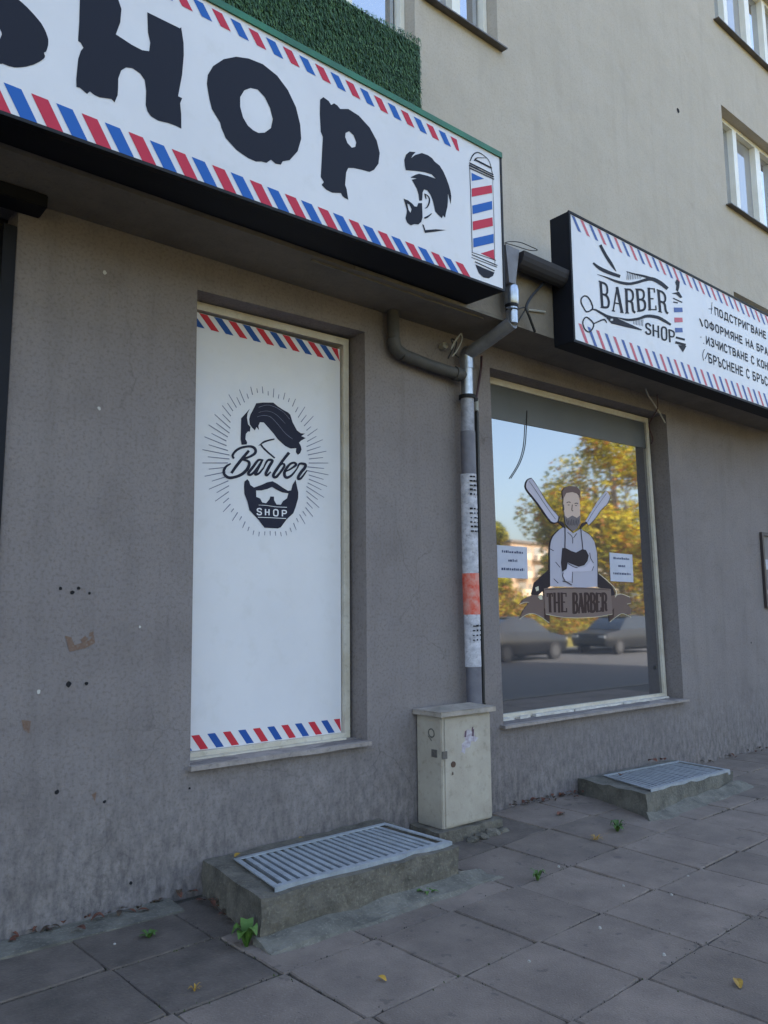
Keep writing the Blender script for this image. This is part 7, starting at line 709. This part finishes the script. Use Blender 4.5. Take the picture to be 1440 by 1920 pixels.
# ================================================================ ACROSS THE STREET (seen mirrored in the glass, except the added tree row)
def tree(name, label, x, y, H, cr, rad, n, cols, seed, squash=.9):
    t = thing(name, label, 'tree', (x, y, -.05), 'autumn trees across the street'); rn = random.Random(seed); mb = MB()
    top = Vector((x+rn.uniform(-.5,.5), y, H*.7)); mb.tube(crv([(x,y,-.1),(x+.15,y,H*.2),(x-.1,y+.1,H*.45),top], 4), [.28]+[.22]*4+[.18]*4+[.12]*3+[.06], 9)
    lobes = []
    for i in range(13):
        a = rn.uniform(0, 2*math.pi); rr = rad*rn.uniform(.25, .8); zz = cr+ (H-cr)*rn.uniform(.08, .95); f = 1-abs((zz-cr)/(H-cr)-.45)*1.1
        lobes.append((Vector((x+math.cos(a)*rr*f, y+math.sin(a)*rr*f, zz)), rad*rn.uniform(.28, .5)))
    for c, r_ in lobes: mb.tube(crv([(x+rn.uniform(-.1,.1), y, H*rn.uniform(.2,.5)), (Vector((x,y,H*.5))+c)/2, c], 3), [.09]*3+[.06]*3+[.03], 6)
    mb.build('trunk', mat('bark', '3c332a', .95, col2='57493a', scale=8, bump=.8), t)
    lv = MB()
    for i in range(n):
        c, r_ = lobes[rn.randrange(len(lobes))]; d = Vector((rn.gauss(0,1), rn.gauss(0,1), rn.gauss(0,1))).normalized()*r_*rn.random()**.45; d.z *= squash; p = c+d
        u = Vector((rn.gauss(0,1), rn.gauss(0,1), rn.gauss(0,.7))).normalized(); v = u.cross(Vector((rn.gauss(0,1), rn.gauss(0,1), 1))).normalized(); s_ = rn.uniform(.12, .24)
        lv.add([p-u*s_, p-v*s_*.6, p+u*s_, p+v*s_*.6], [(0,1,2,3)], rn.choices(range(len(cols)), [3,2,1][:len(cols)])[0])
    mesh('crown', lv.v, lv.f, cols, t, lv.m); return t
def leafmat(name, c, c2):
    m = mat(name, c, .6, col2=c2, scale=.9, detail=3); n = m.node_tree.nodes; b = n['Principled BSDF']
    l = m.node_tree.links; tr_ = n.new('ShaderNodeBsdfTranslucent'); mx = n.new('ShaderNodeMixShader'); mx.inputs[0].default_value = .45; out = [x for x in n if x.type == 'OUTPUT_MATERIAL'][0]
    src = b.inputs['Base Color'].links[0].from_socket; l.new(src, tr_.inputs[0]); l.new(b.outputs[0], mx.inputs[1]); l.new(tr_.outputs[0], mx.inputs[2]); l.new(mx.outputs[0], out.inputs[0]); return m
LG, LY, LO = leafmat('leaf_olive', '8c8a26', '727a20'), leafmat('leaf_yellow', 'c8b018', 'a8a420'), leafmat('leaf_orange', 'b87a18', '96601c')

tree('autumn_tree', 'large yellow and olive tree reflected at the right of the tinted window', 46.5, -26, 15.5, 3.0, 6.2, 15000, [LY, LG, LO], 1)
tree('autumn_tree', 'second yellow tree behind the first in the reflection', 57, -27, 15, 2.6, 6.0, 9000, [LY, LO, LG], 2)
tree('autumn_tree', 'low rounded tree with olive leaves left of the big one in the reflection', 42.0, -28, 9.0, 2.6, 1.8, 3500, [LG, LY, LO], 3)
tree('autumn_tree', 'bright yellow small tree in front of the big one in the reflection', 45.0, -21.5, 6.3, 1.2, 2.6, 5000, [LY, LO], 4)
tree('autumn_tree', 'slim dark tree at the left edge of the reflection', 33.6, -26, 6.6, 2.2, 1.3, 2500, [LG, LY], 5)
row = tree('sky_blocker_tree', 'unseen tall olive tree added across the street to block low sky, leftmost of its row', -26, -19.5, 14.5, 2.4, 5.2, 9000, [LG, LG, LY], 9)  # tree row out of view, added to cut low sky light under the canopy
for i, (x, y, a, l_) in enumerate(((-15, -20.5, 1.1, 'second'), (-4.5, -19.4, 2.3, 'third'), (6, -20.6, 3.9, 'fourth'), (16.5, -19.8, 5.0, 'fifth'))): copy_tree(row, (x, y, -.05), 'unseen tall olive tree added across the street to block low sky, %s of its row from the left' % l_, a)
for i, (x, l_) in enumerate(((30.5, 'olive bush under the slim tree in the reflection'), (34.6, 'brownish bush left of the sticker in the reflection'), (38.6, 'brownish bush behind the sticker banner in the reflection'), (43, 'yellow bush right of the sticker banner in the reflection'), (49, 'olive bush at the right end of the reflection'))):
    t = thing('street_bush', l_, 'bush', (x, -25, -.05), 'bushes across the street'); rn = random.Random(40+i); lv = MB()
    for k in range(3000):
        d = Vector((rn.gauss(0,1), rn.gauss(0,1), rn.gauss(0,1))).normalized()*rn.random()**.4; p = Vector((x+d.x*2.4, -25+d.y*1.3, 1.35+d.z*1.5+.35*math.sin(x+d.x*4))); u = Vector((rn.gauss(0,1), rn.gauss(0,1), rn.gauss(0,1))).normalized(); v = u.cross(Vector((0,.3,1))).normalized(); s_ = rn.uniform(.08, .16)
        lv.add([p-u*s_, p-v*s_*.6, p+u*s_, p+v*s_*.6], [(0,1,2,3)], rn.choices((0,1,2), (3,2,1))[0])
    mesh('foliage', lv.v, lv.f, [LG, LO, LY], t, lv.m); mb = MB(); [mb.tube([(x+dx,-25,-.1),(x+dx*2,-25.1,1.3)], .04, 6) for dx in (-.3, 0, .35)]; mb.build('stem', mat('bark', '3c332a'), t)
# block of flats far across the street
ob = thing('far_building', 'pinkish block of flats with rows of balconies, sunlit in the reflection', 'building', (108, -82, 0))
FW = mat('sunlit_render', 'b79c82', .9, col2='a58a72', scale=.5); mb = MB(); mb.box(94, 124, -90, -77, -.1, 12.4); mb.build('wall', FW, ob)
mb = MB(); mb.box(93.6, 124.4, -90.4, -76.6, 12.403, 12.8); mb.build('roof', mat('roof_felt', '6b625c'), ob)
me = mw = None
for fl in range(4):
    for k in range(7):
        x = 95.2+k*4.1; z = 1.1+fl*2.9
        if me is None:
            b_ = MB(); b_.box(0, 2.6, -76.99, -75.9, -.12, 0); b_.box(0, 2.6, -75.95, -75.9, .003, .95); o = b_.build('balcony', mat('balcony_white', 'c9b8a4', .8), ob); me = o.data; o.location += Vector((x, 0, z))
            w_ = MB(); w_.box(2.75, 3.7, -76.995, -76.95, .5, 1.9); w_.box(.4, 2.2, -76.995, -76.94, .01, 2.1); p_ = w_.build('window', GLASSU, ob); mw = p_.data; p_.location += Vector((x, 0, z))
        else:
            for nm, d_ in (('balcony', me), ('window', mw)): o = bpy.data.objects.new(nm, d_); COL.objects.link(o); o.parent = ob; o.location = -Vector(ob.location)+Vector((x, 0, z))
def car(label, x0, y, paint, flip):
    t = thing('parked_car', label, 'car', (x0+2.1, y, -.14), 'cars parked at the kerb'); z0 = -.14
    prof = [(0,.42,.62,.78),(.12,.30,.80,.84),(.9,.26,.92,.88),(1.3,.26,.97,.89),(2.2,.24,.98,.9),(3.3,.25,.98,.89),(4.0,.28,.95,.87),(4.22,.34,.86,.82),(4.3,.45,.7,.74)]
    X = lambda u: x0+(4.3-u if flip else u); mb = MB(); rings = []
    for (u, a, b_, hw) in prof:
        rings.append([(X(u), y-hw+.06, z0+a), (X(u), y-hw, z0+a+.14), (X(u), y-hw, z0+(a+b_)/2+.1), (X(u), y-hw+.07, z0+b_), (X(u), y+hw-.07, z0+b_), (X(u), y+hw, z0+(a+b_)/2+.1), (X(u), y+hw, z0+a+.14), (X(u), y+hw-.06, z0+a)])
    V = [p for r_ in rings for p in r_]; F_ = [(i*8+k, i*8+(k+1)%8, (i+1)*8+(k+1)%8, (i+1)*8+k) for i in range(len(rings)-1) for k in range(8)]+[tuple(range(8)), tuple((len(rings)-1)*8+k for k in range(8))]
    mb.add(V, F_); smooth_tube(mb.build('body', paint, t), 35)
    gp = [(1.05,.96,.80),(1.75,1.43,.66),(2.3,1.49,.64),(3.1,1.46,.64),(3.75,1.2,.7),(4.1,.95,.78)]
    mb = MB(); V = []
    for (u, z, hw) in gp: V += [(X(u), y-.8, z0+.93), (X(u), y-hw, z0+z), (X(u), y+hw, z0+z), (X(u), y+.8, z0+.93)]
    mb.add(V, [(i*4+k, i*4+k+1, i*4+5+k, i*4+4+k) for i in range(5) for k in range(3)]); smooth_tube(mb.build('cabin_glass', mat('car_glass', '14181c', .05, spec=.8), t), 35)
    mb = MB(); V = []
    for (u, z, hw) in gp[1:4]: V += [(X(u), y-hw-.01, z0+z-.03), (X(u), y-hw+.03, z0+z+.02), (X(u), y+hw-.03, z0+z+.02), (X(u), y+hw+.01, z0+z-.03)]
    mb.add(V, [(i*4+k, i*4+k+1, i*4+5+k, i*4+4+k) for i in range(2) for k in range(3)]); mb.build('roof', paint, t)
    for u in (.85, 3.45):
        for s_ in (-1, 1):
            mb = MB(); mb.tube([(X(u), y+s_*.70, z0+.31), (X(u), y+s_*.895, z0+.31)], .31, 20); wh = mb.build('wheel', mat('tyre', '17171a', .8), t); mb = MB(); mb.tube([(X(u), y+s_*.80, z0+.31), (X(u), y+s_*.905, z0+.31)], .19, 14); mb.build('rim', mat('dull_rim', '3c3d40', .6), wh)
    for s_ in (-1, 1):
        mb = MB(); mb.box(min(X(.02),X(.16)), max(X(.02),X(.16)), y+s_*.62-.14, y+s_*.62+.14, z0+.6, z0+.74); mb.build('headlight', mat('lamp_lens', 'b0b4b8', .1), t)
        mb = MB(); mb.box(min(X(4.2),X(4.29)), max(X(4.2),X(4.29)), y+s_*.6-.12, y+s_*.6+.12, z0+.66, z0+.8); mb.build('tail_light', mat('red_lens', '7a1018', .2), t)
car('dark blue parked car, left one in the window reflection', 19.2, -14.0, mat('dark_blue_paint', '0c0e14', .25, spec=.6), True)
car('grey parked car, right one in the window reflection', 25.8, -14.0, mat('grey_car_paint', '2a2c2f', .3, .4), False)
